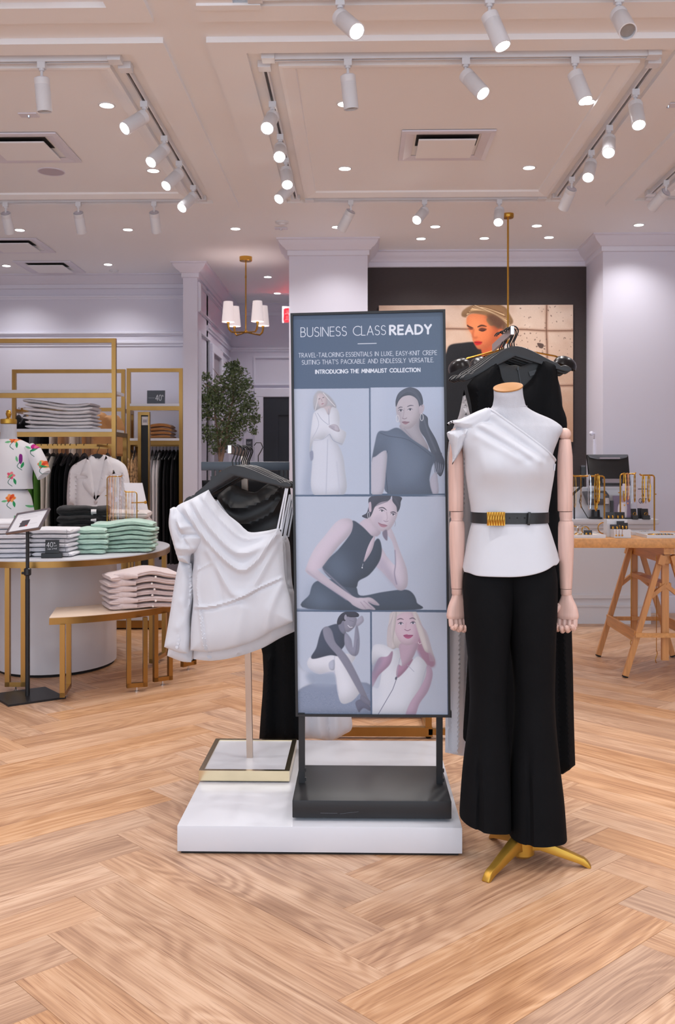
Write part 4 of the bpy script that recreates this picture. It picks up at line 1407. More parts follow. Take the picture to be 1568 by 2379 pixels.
for hx in (645, 715, 785):
    x = CRS(hx, 0, 3.33).x - HUB.x
    part('eyelet', MB().lathe([(0.0022, 0.0), (0.0022, 0.001), (0.0005, 0.001)], (0, 0, 0), 10, Rx(PI / 2)), m_darkgap, belt, M=T(x, -0.1025, bz + 0.002))

# ---- flared trousers, one mesh per leg
def leg(rows_px, cx_y, slit_px, hem):
    Yh = 3.42
    rw = []
    for y, xl, xr, dep in rows_px:
        z = CAMH - (y - HY) * (Yh - 0.09) / FPX
        a, b = at(xl, y, Yh - 0.03), at(xr, y, Yh - 0.03)
        rw.append((z, (b.x - a.x) / 2, dep, (a.x + b.x) / 2 - HUB.x))
    rw = interp_rows(rw, 44)
    rings = []
    n = 64
    sx_ = at(slit_px, 1900, 3.32).x - HUB.x
    for i, (z, a, dep, c) in enumerate(rw):
        r = []
        for k in range(n):
            t = 2 * PI * k / n
            ct, st = math.cos(t), math.sin(t)
            x = c + math.copysign(abs(ct) ** 0.9, ct) * a
            f = max(0.0, (1.02 - z) / 0.8)
            w = 1 + 0.025 * f * math.sin(3 * t + c * 40) + 0.02 * f * math.sin(7 * t)
            y = math.copysign(abs(st) ** 0.9, st) * dep * w
            zz = z
            if i == len(rw) - 1 or z < 0.5:
                q = max(0, (0.5 - z) / 0.4)
                zz = z + q * (hem[0] + (hem[1] - hem[0]) * (ct * 0.5 + 0.5) + (0.05 if st > 0 else 0) * max(0, st))
            if st < 0 and z < 0.45:                       # the inverted pleat in front
                d = x - sx_
                y += 0.012 * math.exp(-(d / 0.006) ** 2) * min(1, (0.45 - z) / 0.15)
                y -= 0.004 * math.exp(-((d - 0.014) / 0.009) ** 2) * min(1, (0.45 - z) / 0.15)
            r.append(Vector((x, y + 0.0, zz)))
        rings.append(r)
    return MB().rings(rings)


part('trouser_leg', leg([(1312, 1090, 1212, 0.098), (1340, 1080, 1206, 0.106), (1400, 1079, 1198, 0.112), (1480, 1084, 1188, 0.11), (1560, 1091, 1183, 0.10), (1640, 1094, 1180, 0.092), (1720, 1088, 1183, 0.095), (1800, 1079, 1187, 0.10), (1880, 1073, 1189, 0.108), (1938, 1070, 1190, 0.112)], 0, 1113, (0.035, -0.006)), m_blackcloth, man)
part('trouser_leg', leg([(1290, 1150, 1284, 0.098), (1340, 1165, 1296, 0.106), (1400, 1178, 1297, 0.112), (1480, 1186, 1294, 0.108), (1560, 1194, 1292, 0.098), (1640, 1198, 1291, 0.092), (1720, 1195, 1296, 0.095), (1800, 1190, 1304, 0.10), (1880, 1188, 1313, 0.108), (1965, 1186, 1319, 0.112)], 0, 1230, (0.010, 0.006)), m_blackcloth, man)

# ---- brass tripod foot
part('pole', MB().tube([(0.0, 0.01, 0.05), (0.0, 0.01, 0.95), (-0.03, 0.01, 1.06)], 0.014, 12), m_goldpaint, man)
part('hub', MB().lathe([(0.03, 0.02), (0.042, 0.03), (0.042, 0.085), (0.025, 0.1)], (0, 0, 0), 16), m_goldpaint, man)
for tip in ((0.41, 3.245), (0.785, 3.375), (0.485, 3.64)):
    d = Vector((tip[0] - HUB.x, tip[1] - HUB.y, 0))
    L = d.length
    d.normalize()
    sd = Vector((d.y, -d.x, 0))
    rg = []
    for r, zt, zb, w in ((0.01, 0.1, 0.045, 0.024), (0.06, 0.088, 0.05, 0.022), (L * 0.82, 0.037, 0.014, 0.0165), (L * 0.90, 0.031, 0.006, 0.0165), (L * 0.955, 0.021, 0.0, 0.016), (L, 0.006, 0.0, 0.0145)):
        p = d * r
        rg.append([p + sd * w + Vector((0, 0, zb)), p + sd * w * 0.8 + Vector((0, 0, zt)), p - sd * w * 0.8 + Vector((0, 0, zt)), p - sd * w + Vector((0, 0, zb))])
    part('foot_leg', MB().rings(rg), m_goldpaint, man, bevel=0.003)

# ================================================================== FLAT PRINTS: painted with polygons and strokes into image datablocks
class Canvas:
    def __init__(s, w, h, col, f=None):
        s.w, s.h = w, h
        s.a = np.empty((h, w, 3), np.float32)
        s.a[:] = col
        s.f = f or (lambda p: p)            # source coordinates -> canvas pixels
        s.clip = None

    def grad(s, c_tl, c_tr, c_bl, c_br):
        x = np.linspace(0, 1, s.w)[None, :, None]
        y = np.linspace(0, 1, s.h)[:, None, None]
        q = [np.array(c, np.float32) for c in (c_tl, c_tr, c_bl, c_br)]
        s.a[:] = (q[0] * (1 - x) + q[1] * x) * (1 - y) + (q[2] * (1 - x) + q[3] * x) * y
        return s

    def mask(s, pts, pad=0):
        SS = 3
        P = np.array(pts, float)
        x0, y0 = np.floor(P.min(0)).astype(int) - pad
        x1, y1 = np.ceil(P.max(0)).astype(int) + pad + 1
        x0, y0, x1, y1 = max(0, x0), max(0, y0), min(s.w, x1), min(s.h, y1)
        if x1 <= x0 or y1 <= y0: return None
        W, Hh = (x1 - x0) * SS, (y1 - y0) * SS
        g = np.zeros((Hh, W + 1), np.uint8)
        Q = (P - (x0, y0)) * SS
        n = len(Q)
        for i in range(n):
            (xa, ya), (xb, yb) = Q[i], Q[(i + 1) % n]
            if ya == yb: continue
            if ya > yb: xa, ya, xb, yb = xb, yb, xa, ya
            r = np.arange(max(0, int(math.ceil(ya - 0.5))), min(Hh, int(math.ceil(yb - 0.5))))
            if not len(r): continue
            xs = xa + (r + 0.5 - ya) * (xb - xa) / (yb - ya)
            c = np.clip(np.ceil(xs - 0.5).astype(int), 0, W)
            g[r, c] ^= 1
        m = np.bitwise_xor.accumulate(g, axis=1)[:, :W].astype(np.float32)
        return x0, y0, m.reshape(y1 - y0, SS, x1 - x0, SS).mean((1, 3))

    @staticmethod
    def blur(m, r):
        r = int(round(r))
        if r < 1: return m
        for _ in range(3):
            for ax in (0, 1):
                q = np.pad(m, [(r + 1, r) if a == ax else (0, 0) for a in (0, 1)], mode='edge')
                c = np.cumsum(q, axis=ax)
                n = m.shape[ax]
                hi = np.take(c, range(2 * r + 1, 2 * r + 1 + n), axis=ax)
                lo = np.take(c, range(0, n), axis=ax)
                m = (hi - lo) / (2 * r + 1)
        return m

    def put(s, x0, y0, m, col, alpha):
        h, w = m.shape
        if s.clip:
            cx0, cy0, cx1, cy1 = s.clip
            yy = np.arange(y0, y0 + h)[:, None]
            xx = np.arange(x0, x0 + w)[None]
            m = m * ((xx >= cx0) & (xx < cx1) & (yy >= cy0) & (yy < cy1))
        v = s.a[y0:y0 + h, x0:x0 + w]
        v += (np.array(col, np.float32) - v) * (m * alpha)[..., None]

    def poly(s, pts, col, blur=0.0, alpha=1.0, smooth=True, shade=0.5):
        if blur <= 4: blur *= 0.45
        pts = [(*s.f(p[:2]), *p[2:]) for p in pts]
        if smooth: pts = smooth_poly(pts, 6)
        r = s.mask(pts, int(3 * blur) + 1)
        if r is None: return s
        x0, y0, m = r
        mb_ = s.blur(m, blur)
        s.put(x0, y0, mb_, col, alpha)
        big = min(m.shape)
        if shade and smooth and alpha == 1.0 and blur < 3 and big > 36:      # soft modelling, as the photographed body turns away
            r = max(3, min(22, big * 0.10))
            k = int(r * 0.8)
            q = np.pad(s.blur(np.pad(m, 3 * int(r)), r), ((0, k), (0, k)))
            e = 3 * int(r)
            q = q[e + k:e + k + m.shape[0], e + k:e + k + m.shape[1]]
            s.put(x0, y0, mb_ * np.clip(1 - q, 0, 1), [c * 0.55 + 8 for c in col], shade)
            q2 = np.pad(s.blur(np.pad(m, e + k), r), 0)[e:e + m.shape[0], e:e + m.shape[1]]
            s.put(x0, y0, mb_ * np.clip(1 - q2, 0, 1) * np.clip(q, 0, 1), [c * 0.86 + 36 for c in col], shade * 0.5)
        return s

    def ell(s, c, rx, ry, col, rot=0.0, blur=0.0, alpha=1.0):
        pts = []
        for k in range(28):
            t = 2 * PI * k / 28
            x, y = rx * math.cos(t), ry * math.sin(t)
            pts.append((c[0] + x * math.cos(rot) - y * math.sin(rot), c[1] + x * math.sin(rot) + y * math.cos(rot)))
        return s.poly(pts, col, blur, alpha, False)

    def line(s, pts, width, col, alpha=1.0, blur=0.0, smooth=True, taper=False):
        """stroke in source coordinates, width in canvas pixels"""
        P = [s.f(p[:2]) for p in pts]
        if smooth and len(P) > 2: P = smooth_poly(P, 5, False)
        for_w = [width * ((math.sin(PI * (0.08 + 0.92 * i / (len(P) - 1))) if taper else 1)) for i in range(len(P))]
        A = np.array(P)
        pad = int(width + 3 * blur + 2)
        x0, y0 = np.maximum(0, np.floor(A.min(0)).astype(int) - pad)
        x1, y1 = np.minimum((s.w, s.h), np.ceil(A.max(0)).astype(int) + pad)
        if x1 <= x0 or y1 <= y0: return s
        m = np.zeros((y1 - y0, x1 - x0), np.float32)
        for i in range(len(P) - 1):
            (ax, ay), (bx, by) = P[i], P[i + 1]
            w = max(for_w[i], for_w[i + 1], 0.3)
            q = int(w + 2)
            u0, v0 = max(x0, int(min(ax, bx)) - q), max(y0, int(min(ay, by)) - q)
            u1, v1 = min(x1, int(max(ax, bx)) + q + 1), min(y1, int(max(ay, by)) + q + 1)
            if u1 <= u0 or v1 <= v0: continue
            X, Yg = np.meshgrid(np.arange(u0, u1) + 0.5, np.arange(v0, v1) + 0.5)
            dx, dy = bx - ax, by - ay
            t = np.clip(((X - ax) * dx + (Yg - ay) * dy) / max(1e-9, dx * dx + dy * dy), 0, 1)
            d = np.hypot(X - ax - t * dx, Yg - ay - t * dy)
            k = np.clip(w / 2 - d + 0.5, 0, 1) * min(1, w)
            v = m[v0 - y0:v1 - y0, u0 - x0:u1 - x0]
            np.maximum(v, k, out=v)
        s.put(x0, y0, s.blur(m, blur), col, alpha)
        return s

    def noise(s, amt, cell=1):
        n = RNG.normal(0, amt, ((s.h + cell - 1) // cell, (s.w + cell - 1) // cell, 1)).repeat(cell, 0).repeat(cell, 1)[:s.h, :s.w]
        s.a += n
        return s

    def image(s, name):
        im = bpy.data.images.new(name, s.w, s.h)
        px = np.ones((s.h, s.w, 4), np.float32)
        px[..., :3] = np.clip(s.a, 0, 255)[::-1] / 255
        im.pixels.foreach_set(px.ravel())
        im.update()
        im.pack()
        return im


def arc(cx, cy, rx, ry, a0, a1, n=9):
    return [(cx + rx * math.cos(math.radians(a0 + (a1 - a0) * i / n)), cy + ry * math.sin(math.radians(a0 + (a1 - a0) * i / n))) for i in range(n + 1)]


# stroke letters: height 1 (y down from 0), advance width, strokes
GL = {
    'A': (.66, [[(0, 1), (.33, 0), (.66, 1)], [(.12, .66), (.54, .66)]]), 'B': (.5, [[(0, 0), (0, 1)], [(0, 0)] + arc(.24, .24, .2, .24, -90, 90) + [(0, .48)], [(0, .48)] + arc(.26, .74, .24, .26, -90, 90) + [(0, 1)]]),
    'C': (.7, [arc(.48, .5, .48, .5, -50, -310, 18)]), 'D': (.64, [[(0, 0), (0, 1)], [(0, 0)] + arc(.2, .5, .44, .5, -90, 90, 14) + [(0, 1)]]),
    'E': (.44, [[(.44, 0), (0, 0), (0, 1), (.44, 1)], [(0, .48), (.4, .48)]]), 'F': (.42, [[(.42, 0), (0, 0), (0, 1)], [(0, .48), (.38, .48)]]),
    'G': (.74, [arc(.48, .5, .48, .5, -50, -330, 18) + [(.9, .54)], [(.56, .54), (.9, .54), (.9, .78)]]), 'H': (.6, [[(0, 0), (0, 1)], [(.6, 0), (.6, 1)], [(0, .48), (.6, .48)]]),
    'I': (0.0, [[(0, 0), (0, 1)]]), 'K': (.52, [[(0, 0), (0, 1)], [(.48, 0), (0, .55)], [(.14, .4), (.52, 1)]]), 'L': (.4, [[(0, 0), (0, 1), (.4, 1)]]),
    'M': (.78, [[(0, 1), (.08, 0), (.39, .72), (.7, 0), (.78, 1)]]), 'N': (.62, [[(0, 1), (0, 0), (.62, 1), (.62, 0)]]), 'O': (.9, [arc(.45, .5, .45, .5, 0, 360, 24)]),
    'P': (.48, [[(0, 1), (0, 0)], [(0, 0)] + arc(.22, .27, .25, .27, -90, 90) + [(0, .54)]]), 'R': (.52, [[(0, 1), (0, 0)], [(0, 0)] + arc(.22, .25, .24, .25, -90, 90) + [(0, .5)], [(.18, .5), (.52, 1)]]),
    'S': (.46, [arc(.23, .25, .22, .25, -35, -270, 12) + arc(.23, .75, .24, .25, -90, 145, 12)]), 'T': (.56, [[(0, 0), (.56, 0)], [(.28, 0), (.28, 1)]]),
    'U': (.6, [[(0, 0), (0, .7)] + arc(.3, .7, .3, .3, 180, 0, 12) + [(.6, 0)]]), 'V': (.64, [[(0, 0), (.32, 1), (.64, 0)]]), 'X': (.56, [[(0, 0), (.56, 1)], [(.56, 0), (0, 1)]]),
    'Y': (.56, [[(0, 0), (.28, .5), (.56, 0)], [(.28, .5), (.28, 1)]]), ' ': (.34, []), ',': (.05, [[(.05, .94), (0, 1.14)]]), '.': (.04, [[(.02, .97), (.02, 1.0)]]),
    "'": (.04, [[(.03, 0), (0, .2)]]), '-': (.26, [[(0, .56), (.26, .56)]]), '4': (.56, [[(.42, 1), (.42, 0), (0, .7), (.56, .7)]]), '0': (.56, [arc(.28, .5, .28, .5, 0, 360, 22)]),
    '%': (.8, [arc(.16, .24, .16, .24, 0, 360, 12), arc(.62, .76, .16, .24, 0, 360, 12), [(.66, 0), (.12, 1)]]),
}


def text(c, s, p0, p1, h, width, col, gap=0.17, alpha=1.0):
    """letters from p0 to p1 (baseline ends, source coordinates), height h in source units; spacing fits the span"""
    adv = sum(GL[ch][0] + gap for ch in s) - gap
    L = math.hypot(p1[0] - p0[0], p1[1] - p0[1])
    sx = L / adv
    ux, uy = (p1[0] - p0[0]) / L, (p1[1] - p0[1]) / L
    x = 0
    for ch in s:
        w, st = GL[ch]
        for q in st:
            c.line([(p0[0] + ux * (x + a) * sx + uy * 0, p0[1] + uy * (x + a) * sx + (b - 1) * h) for a, b in q], width, col, alpha, smooth=False)
        x += w + gap


# ---- the sign's poster. target px of its corners: TL (681,735), TR (1029,731), BL (690.5,1655)
CWD, CHT = 696, 1846


def sign_f(scale_x, ox, oy):
    def f(p):
        X, Y = ox + p[0] / 4.126, oy + p[1] / 4.126
        a, b = X - 681.5, Y - 735.0
        u1, u2, v1, v2 = 348.0, -4.0, 9.0, 920.5
        det = u1 * v2 - v1 * u2
        return ((a * v2 - b * v1) / det * CWD, (u1 * b - u2 * a) / det * CHT)
    return f


f4, f5 = sign_f(0, 670, 710), sign_f(0, 670, 1140)
cv = Canvas(CWD, CHT, (84, 100, 122), f4)
NAVY = (82, 100, 126)
cv.grad((76, 94, 122), (84, 100, 122), (82, 100, 126), (82, 100, 126))
WT = (226, 231, 240)
text(cv, 'BUSINESS CLASS', (134, 316), (934, 305), 86, 3.3, WT, 0.2)
text(cv, 'READY', (976, 303), (1358, 299), 80, 9.5, WT, 0.26)
cv.line([(674, 388), (847, 386)], 3.2, WT, smooth=False)
text(cv, 'TRAVEL-TAILORING ESSENTIALS IN LUXE, EASY-KNIT CREPE', (113, 512), (1412, 499), 40, 2.0, WT, 0.2)
text(cv, "SUITING THAT'S PACKABLE AND ENDLESSLY VERSATILE.", (144, 579), (1383, 567), 40, 2.0, WT, 0.2)
text(cv, 'INTRODUCING THE MINIMALIST COLLECTION', (272, 666), (1256, 656), 34, 3.8, WT, 0.24)
BGp = (180, 190, 209)


def panel(f, x0, y0, x1, y1, col):
    cv.f = f
    cv.clip = None
    cv.poly([(x0, y0), (x1, y0), (x1, y1), (x0, y1)], col, smooth=False)
    a, b = f((x0, y0)), f((x1, y1))
    c = f((x0, y1))
    cv.clip = (min(a[0], c[0]), a[1], b[0], b[1])


# photo 1: woman in a pale suit leaning on a wall
panel(f4, 60, 809, 777, 1808, BGp)
cv.poly([(60, 809), (240, 809), (235, 1100), (215, 1400), (170, 1808), (60, 1808)], (190, 197, 214), 20, 0.7)
cv.poly([(255, 870), (235, 1020), (205, 1250), (190, 1500), (150, 1808), (250, 1808), (265, 1300)], (150, 160, 182), 14, 0.85)
cv.poly([(300, 830), (360, 850), (420, 900), (465, 975), (440, 1010), (380, 1000), (300, 1010), (262, 1010), (250, 930), (262, 870)], (176, 176, 184), 4)
cv.poly([(285, 870), (330, 850), (375, 890), (382, 950), (352, 985), (325, 990), (295, 950)], (196, 184, 190), 2)
cv.line([(300, 880), (268, 1010)], 4, (205, 203, 208))
cv.line([(345, 850), (395, 910), (455, 975)], 4, (208, 206, 210))
for p in ((308, 905), (345, 893)): cv.ell(p, 10, 4, (110, 106, 118), -0.3, 1)
cv.line([(328, 905), (334, 932)], 2.5, (160, 146, 154))
cv.ell((338, 952), 13, 4.5, (160, 120, 130), -0.3)
cv.poly([(345, 985), (415, 970), (430, 1010), (400, 1060), (345, 1010)], (190, 180, 186), 2)
cv.poly([(262, 1030), (345, 990), (395, 1060), (425, 985), (480, 1010), (500, 1090), (500, 1180), (560, 1230), (530, 1330), (500, 1340), (430, 1290), (400, 1240), (340, 1290), (255, 1300), (215, 1410), (222, 1260), (240, 1100)], (214, 217, 228), 2)
cv.poly([(250, 1300), (340, 1288), (400, 1240), (470, 1320), (520, 1420), (545, 1560), (540, 1808), (250, 1808), (238, 1500)], (205, 209, 222), 3)
cv.line([(385, 1290), (380, 1480), (368, 1808)], 3, (172, 178, 196), blur=1)
cv.line([(290, 1040), (330, 1100), (390, 1150)], 2.2, (160, 166, 186))
cv.line([(395, 1000), (400, 1150)], 2.2, (150, 156, 176))
cv.line([(268, 1040), (300, 1150), (240, 1280)], 2.2, (172, 178, 196))
cv.line([(255, 1298), (340, 1288), (400, 1240)], 2.2, (168, 174, 192))
cv.line([(405, 1240), (440, 1300), (520, 1335)], 3.5, (158, 164, 184))
cv.poly([(395, 1165), (440, 1145), (480, 1160), (500, 1210), (470, 1215), (420, 1190)], (184, 178, 190), 1)
for k in range(4): cv.line([(402 + k * 8, 1160 + k * 9), (450, 1168 + k * 10)], 1.6, (140, 138, 156))
cv.line([(470, 1500), (500, 1808)], 4, (186, 190, 206), blur=2)
cv.poly([(215, 1410), (245, 1400), (248, 1470), (225, 1490)], (140, 146, 168), 2)

# photo 2: woman with a long plait in a dark one-shoulder top
panel(f4, 793, 802, 1483, 1801, (178, 188, 208))
cv.poly([(793, 802), (900, 802), (850, 1300), (793, 1500)], (190, 198, 216), 20, 0.6)
HAIR = (82, 88, 104)
cv.poly([(1240, 1050), (1320, 1080), (1335, 1170), (1400, 1290), (1450, 1420), (1480, 1500), (1470, 1590), (1440, 1640), (1400, 1580), (1380, 1480), (1310, 1300), (1250, 1200)], HAIR, 1)
for k in range(8): cv.line([(1390 + 9 * k, 1420), (1385 + 12 * k, 1540), (1395 + 9 * k, 1625 - 4 * k)], 2.2, (74, 80, 96))
for k in range(4): cv.line([(1400 + 20 * k, 1500 + 9 * k), (1408 + 17 * k, 1560), (1418 + 9 * k, 1615)], 1.6, (180, 186, 204), taper=True)
cv.line([(1285, 1090), (1330, 1230), (1400, 1400)], 5, (112, 118, 136), 0.6, 2)
cv.line([(1100, 840), (1190, 830), (1245, 890)], 7, (120, 126, 144), 0.6, 4)
cv.poly([(1180, 1090), (1225, 1060), (1215, 1130), (1160, 1180)], (150, 144, 158), 5, 0.6)
cv.poly([(1100, 1030), (1120, 1040), (1112, 1085)], (206, 200, 208), 3, 0.7)
cv.poly([(1085, 1140), (1240, 1060), (1250, 1200), (1330, 1360), (1300, 1400), (1180, 1300), (1070, 1190)], (168, 164, 174), 2)
cv.poly([(1040, 930), (1120, 860), (1215, 880), (1262, 980), (1255, 1060), (1225, 1130), (1170, 1185), (1115, 1190), (1075, 1150), (1045, 1080), (1030, 1000)], (186, 178, 186), 2)
cv.poly([(1030, 985), (1028, 920), (1060, 850), (1140, 805), (1215, 815), (1262, 860), (1282, 930), (1275, 985), (1250, 990), (1228, 920), (1170, 880), (1100, 888), (1055, 930)], HAIR, 1)
cv.poly([(1248, 985), (1285, 965), (1295, 1000), (1275, 1050), (1252, 1050)], (178, 168, 178), 1)
cv.poly([(1045, 1000), (1075, 990), (1085, 1100), (1075, 1150), (1048, 1085)], (160, 154, 166), 6, 0.6)
for a, b in (((1050, 1000), (1092, 990)), ((1135, 985), (1195, 975))): cv.line([a, ((a[0] + b[0]) / 2, a[1] - 12), b], 4, (92, 88, 102), taper=True)
for c in ((1075, 1020), (1162, 1012)):
    cv.ell(c, 22, 8, (206, 204, 212), -0.05)
    cv.ell(c, 9, 9, (70, 68, 82))
    cv.line([(c[0] - 24, c[1] + 2), (c[0], c[1] - 10), (c[0] + 25, c[1])], 3, (74, 72, 86), taper=True)
cv.line([(1108, 1000), (1098, 1070), (1092, 1090)], 3, (160, 150, 160), blur=1)
cv.line([(1090, 1092), (1108, 1100), (1130, 1090)], 3, (130, 118, 130))
cv.poly([(1085, 1128), (1110, 1120), (1128, 1124), (1155, 1128), (1125, 1150), (1100, 1145)], (150, 118, 130), 1)
cv.line([(1085, 1129), (1120, 1132), (1155, 1129)], 1.8, (104, 84, 98))
for cx, cy in ((1045, 1095), (1270, 1085)): cv.line(arc(cx, cy, 14, 32, 0, 360, 16), 2.6, (206, 208, 214))
cv.poly([(865, 1220), (950, 1212), (1050, 1185), (1180, 1290), (1385, 1445), (1360, 1560), (1340, 1680), (1370, 1801), (955, 1801), (930, 1600), (940, 1400), (830, 1460), (800, 1500), (830, 1330)], (92, 104, 126), 1.5)
cv.poly([(1000, 1250), (1200, 1400), (1290, 1560), (1100, 1700), (1000, 1500)], (118, 132, 154), 22, 0.6)
cv.line([(880, 1230), (960, 1260), (1150, 1300), (1360, 1450)], 2.5, (70, 80, 100))
cv.line([(945, 1400), (930, 1560), (950, 1801)], 3, (64, 74, 94))
cv.poly([(800, 1500), (840, 1450), (938, 1405), (930, 1620), (900, 1801), (800, 1801)], (186, 184, 198), 2)
cv.poly([(1345, 1680), (1400, 1600), (1420, 1700), (1420, 1801), (1370, 1801)], (180, 178, 194), 2)
cv.line([(1105, 1190), (1180, 1280)], 3, (140, 136, 150), blur=1)

for k in range(14): cv.line([(1040 + 4 * k, 930 - 6 * k), (1090 + 8 * k, 850 - 2 * k), (1190 + 5 * k, 850 + 5 * k), (1262 + k, 960 + 2 * k)], 1.4, ((112, 118, 134), (62, 68, 84))[k % 2], 0.5)
# photo 3: woman leaning forward, sleeveless dark top, chin on her hand
panel(f5, 70, 55, 1492, 1118, (181, 190, 208))
cv.poly([(70, 700), (300, 760), (260, 1118), (70, 1118)], (176, 186, 206), 30, 0.7)
cv.poly([(1330, 55), (1492, 55), (1492, 1118), (1480, 800), (1420, 400)], (190, 196, 214), 18, 0.7)
SK, SKS, TOP = (206, 196, 210), (166, 158, 178), (62, 72, 90)
cv.poly([(195, 1118), (210, 980), (270, 860), (480, 840), (640, 900), (690, 990), (900, 955), (1100, 930), (1180, 965), (1217, 1050), (1195, 1118)], (66, 78, 96), 1.5)
cv.poly([(200, 1118), (240, 900), (420, 1000), (400, 1118)], (110, 126, 148), 28, 0.6)
cv.poly([(960, 330), (1010, 420), (1060, 560), (1125, 740), (1132, 880), (1095, 932), (1040, 930), (990, 870), (890, 760), (835, 700), (860, 600), (890, 540), (940, 620), (1020, 700), (1010, 560), (985, 470), (940, 400)], SK, 2)
cv.poly([(845, 700), (890, 620), (985, 760), (1050, 900), (1010, 900), (900, 770)], SKS, 8, 0.7)
cv.line([(1015, 560), (1020, 690), (1010, 780), (1030, 880)], 4, (140, 134, 156), blur=1)
cv.poly([(690, 300), (790, 260), (880, 380), (850, 430), (800, 450), (720, 700), (640, 420)], (196, 184, 198), 2)
cv.poly([(615, 285), (700, 330), (790, 420), (810, 440), (760, 560), (720, 670), (845, 455), (890, 535), (870, 660), (775, 790), (675, 850), (640, 915), (480, 880), (330, 720), (480, 560), (600, 400)], TOP, 1.5)
cv.poly([(795, 460), (830, 430), (800, 560), (725, 672), (750, 560)], (200, 186, 200), 1)
cv.poly([(330, 720), (480, 560), (560, 640), (600, 800), (480, 880)], (104, 120, 142), 26, 0.6)
cv.line([(715, 690), (705, 725)], 2.5, (160, 166, 180))
cv.ell((707, 727), 6, 6, (225, 228, 234))
cv.poly([(540, 262), (615, 285), (600, 400), (480, 530), (330, 720), (300, 760), (600, 985), (700, 1010), (790, 1010), (868, 1075), (820, 1075), (760, 1050), (830, 1118), (770, 1118), (700, 1118), (620, 1080), (560, 1030), (270, 840), (178, 770), (180, 720), (250, 560), (360, 420), (460, 300)], SK, 2)
cv.poly([(200, 730), (300, 560), (420, 430), (560, 300), (600, 330), (440, 520), (310, 740), (240, 760)], (214, 200, 216), 8, 0.5)
cv.line([(185, 760), (300, 850), (560, 1030)], 5, SKS, 0.8, 2)
cv.line([(325, 735), (450, 850), (600, 985)], 4, SKS, 0.8, 2)
for a, b in (((690, 1050), (740, 1112)), ((720, 1040), (800, 1112)), ((760, 1040), (840, 1072))): cv.line([a, b], 2.6, (150, 136, 156), blur=0.6)
cv.poly([(800, 120), (870, 60), (960, 70), (1035, 130), (1040, 220), (1000, 320), (950, 375), (890, 382), (820, 340), (785, 270), (780, 180)], (204, 192, 204), 2)
cv.poly([(820, 250), (900, 240), (880, 370), (820, 335)], (178, 168, 184), 8, 0.6)
HR3 = (70, 72, 88)
cv.poly([(795, 55), (1060, 55), (1070, 110), (1060, 170), (1038, 200), (1030, 150), (995, 100), (985, 50), (960, 90), (880, 110), (830, 150), (795, 230), (760, 262), (706, 240), (750, 210), (770, 150)], HR3, 1)
for k in range(12): cv.line([(980 - 3 * k, 70 + 3 * k), (880 - 6 * k, 95 + 6 * k), (790 - 3 * k, 200 + 5 * k)], 1.3, ((104, 106, 122), (52, 54, 68))[k % 2], 0.5)
for k in range(7): cv.line([(992 + 2 * k, 60), (1040, 100 + 4 * k), (1060, 160 - 3 * k)], 1.3, ((104, 106, 122), (52, 54, 68))[k % 2], 0.5)
cv.line([(988, 50), (990, 80)], 2, (190, 180, 192))
cv.poly([(770, 120), (792, 110), (795, 190), (775, 195)], (186, 172, 186), 1)
for a, m_, b in (((865, 165), (905, 160), (940, 185)), ((975, 205), (1005, 200), (1030, 215))): cv.line([a, m_, b], 5, (84, 78, 92), taper=True)
for c, r in (((895, 190), 0.25), ((1000, 225), 0.2)):
    cv.ell(c, 22, 8, (214, 210, 218), r)
    cv.ell(c, 8, 8, (66, 64, 78))
    cv.line([(c[0] - 24, c[1] - 6), (c[0], c[1] - 10), (c[0] + 24, c[1] + 4)], 3, (66, 62, 76), taper=True)
cv.line([(938, 200), (945, 260), (930, 285)], 3, (172, 158, 172), blur=0.8)
cv.line([(912, 282), (930, 292), (952, 286)], 3, (150, 134, 150))
cv.poly([(858, 300), (890, 312), (920, 316), (945, 330), (915, 345), (880, 335)], (168, 126, 142), 0.8)
cv.line([(860, 302), (900, 322), (945, 330)], 1.8, (116, 90, 106))
cv.line(arc(768, 230, 9, 30, 0, 360, 14), 2.2, (196, 196, 206))
cv.line(arc(1012, 310, 8, 24, -90, 90, 10), 2.2, (150, 150, 164))
cv.poly([(900, 390), (940, 370), (945, 460), (930, 465), (905, 430)], (120, 112, 130), 1.5)

# photo 4: woman seated, dark top and white wide trousers
panel(f5, 82, 1146, 780, 2128, (182, 191, 209))
cv.poly([(82, 1620), (150, 1700), (240, 1750), (240, 1830), (82, 1920)], (196, 203, 219), 3)
cv.poly([(82, 1920), (240, 1830), (460, 1830), (780, 1830), (780, 2128), (82, 2128)], (132, 144, 168), 4)
cv.poly([(180, 1730), (450, 1730), (460, 1840), (240, 1840)], (150, 162, 184), 8, 0.9)
for k in range(500): 
    x, y = random.uniform(90, 770), random.uniform(1900, 2120)
    cv.ell((x, y), 5, 2.5, (150, 160, 182) if k % 2 else (112, 124, 148), 0, 0, 0.5)
cv.poly([(190, 1610), (225, 1575), (400, 1560), (480, 1555), (560, 1540), (640, 1570), (600, 1650), (640, 1760), (680, 1890), (670, 1920), (600, 1990), (510, 2008), (470, 1900), (440, 1720), (300, 1735), (220, 1700), (185, 1650)], (222, 224, 234), 2)
cv.line([(445, 1560), (440, 1700), (480, 1920)], 3, (182, 186, 204), blur=1)
cv.line([(210, 1690), (300, 1728), (440, 1712)], 4, (182, 186, 204), blur=2)
cv.poly([(390, 1630), (440, 1600), (440, 1690), (400, 1690)], (178, 184, 202), 3)
cv.poly([(380, 1285), (480, 1262), (550, 1340), (540, 1450), (510, 1500), (480, 1560), (400, 1555), (260, 1590), (222, 1575), (270, 1490), (300, 1380), (330, 1310)], (66, 76, 96), 1.5)
S4 = (142, 144, 164)
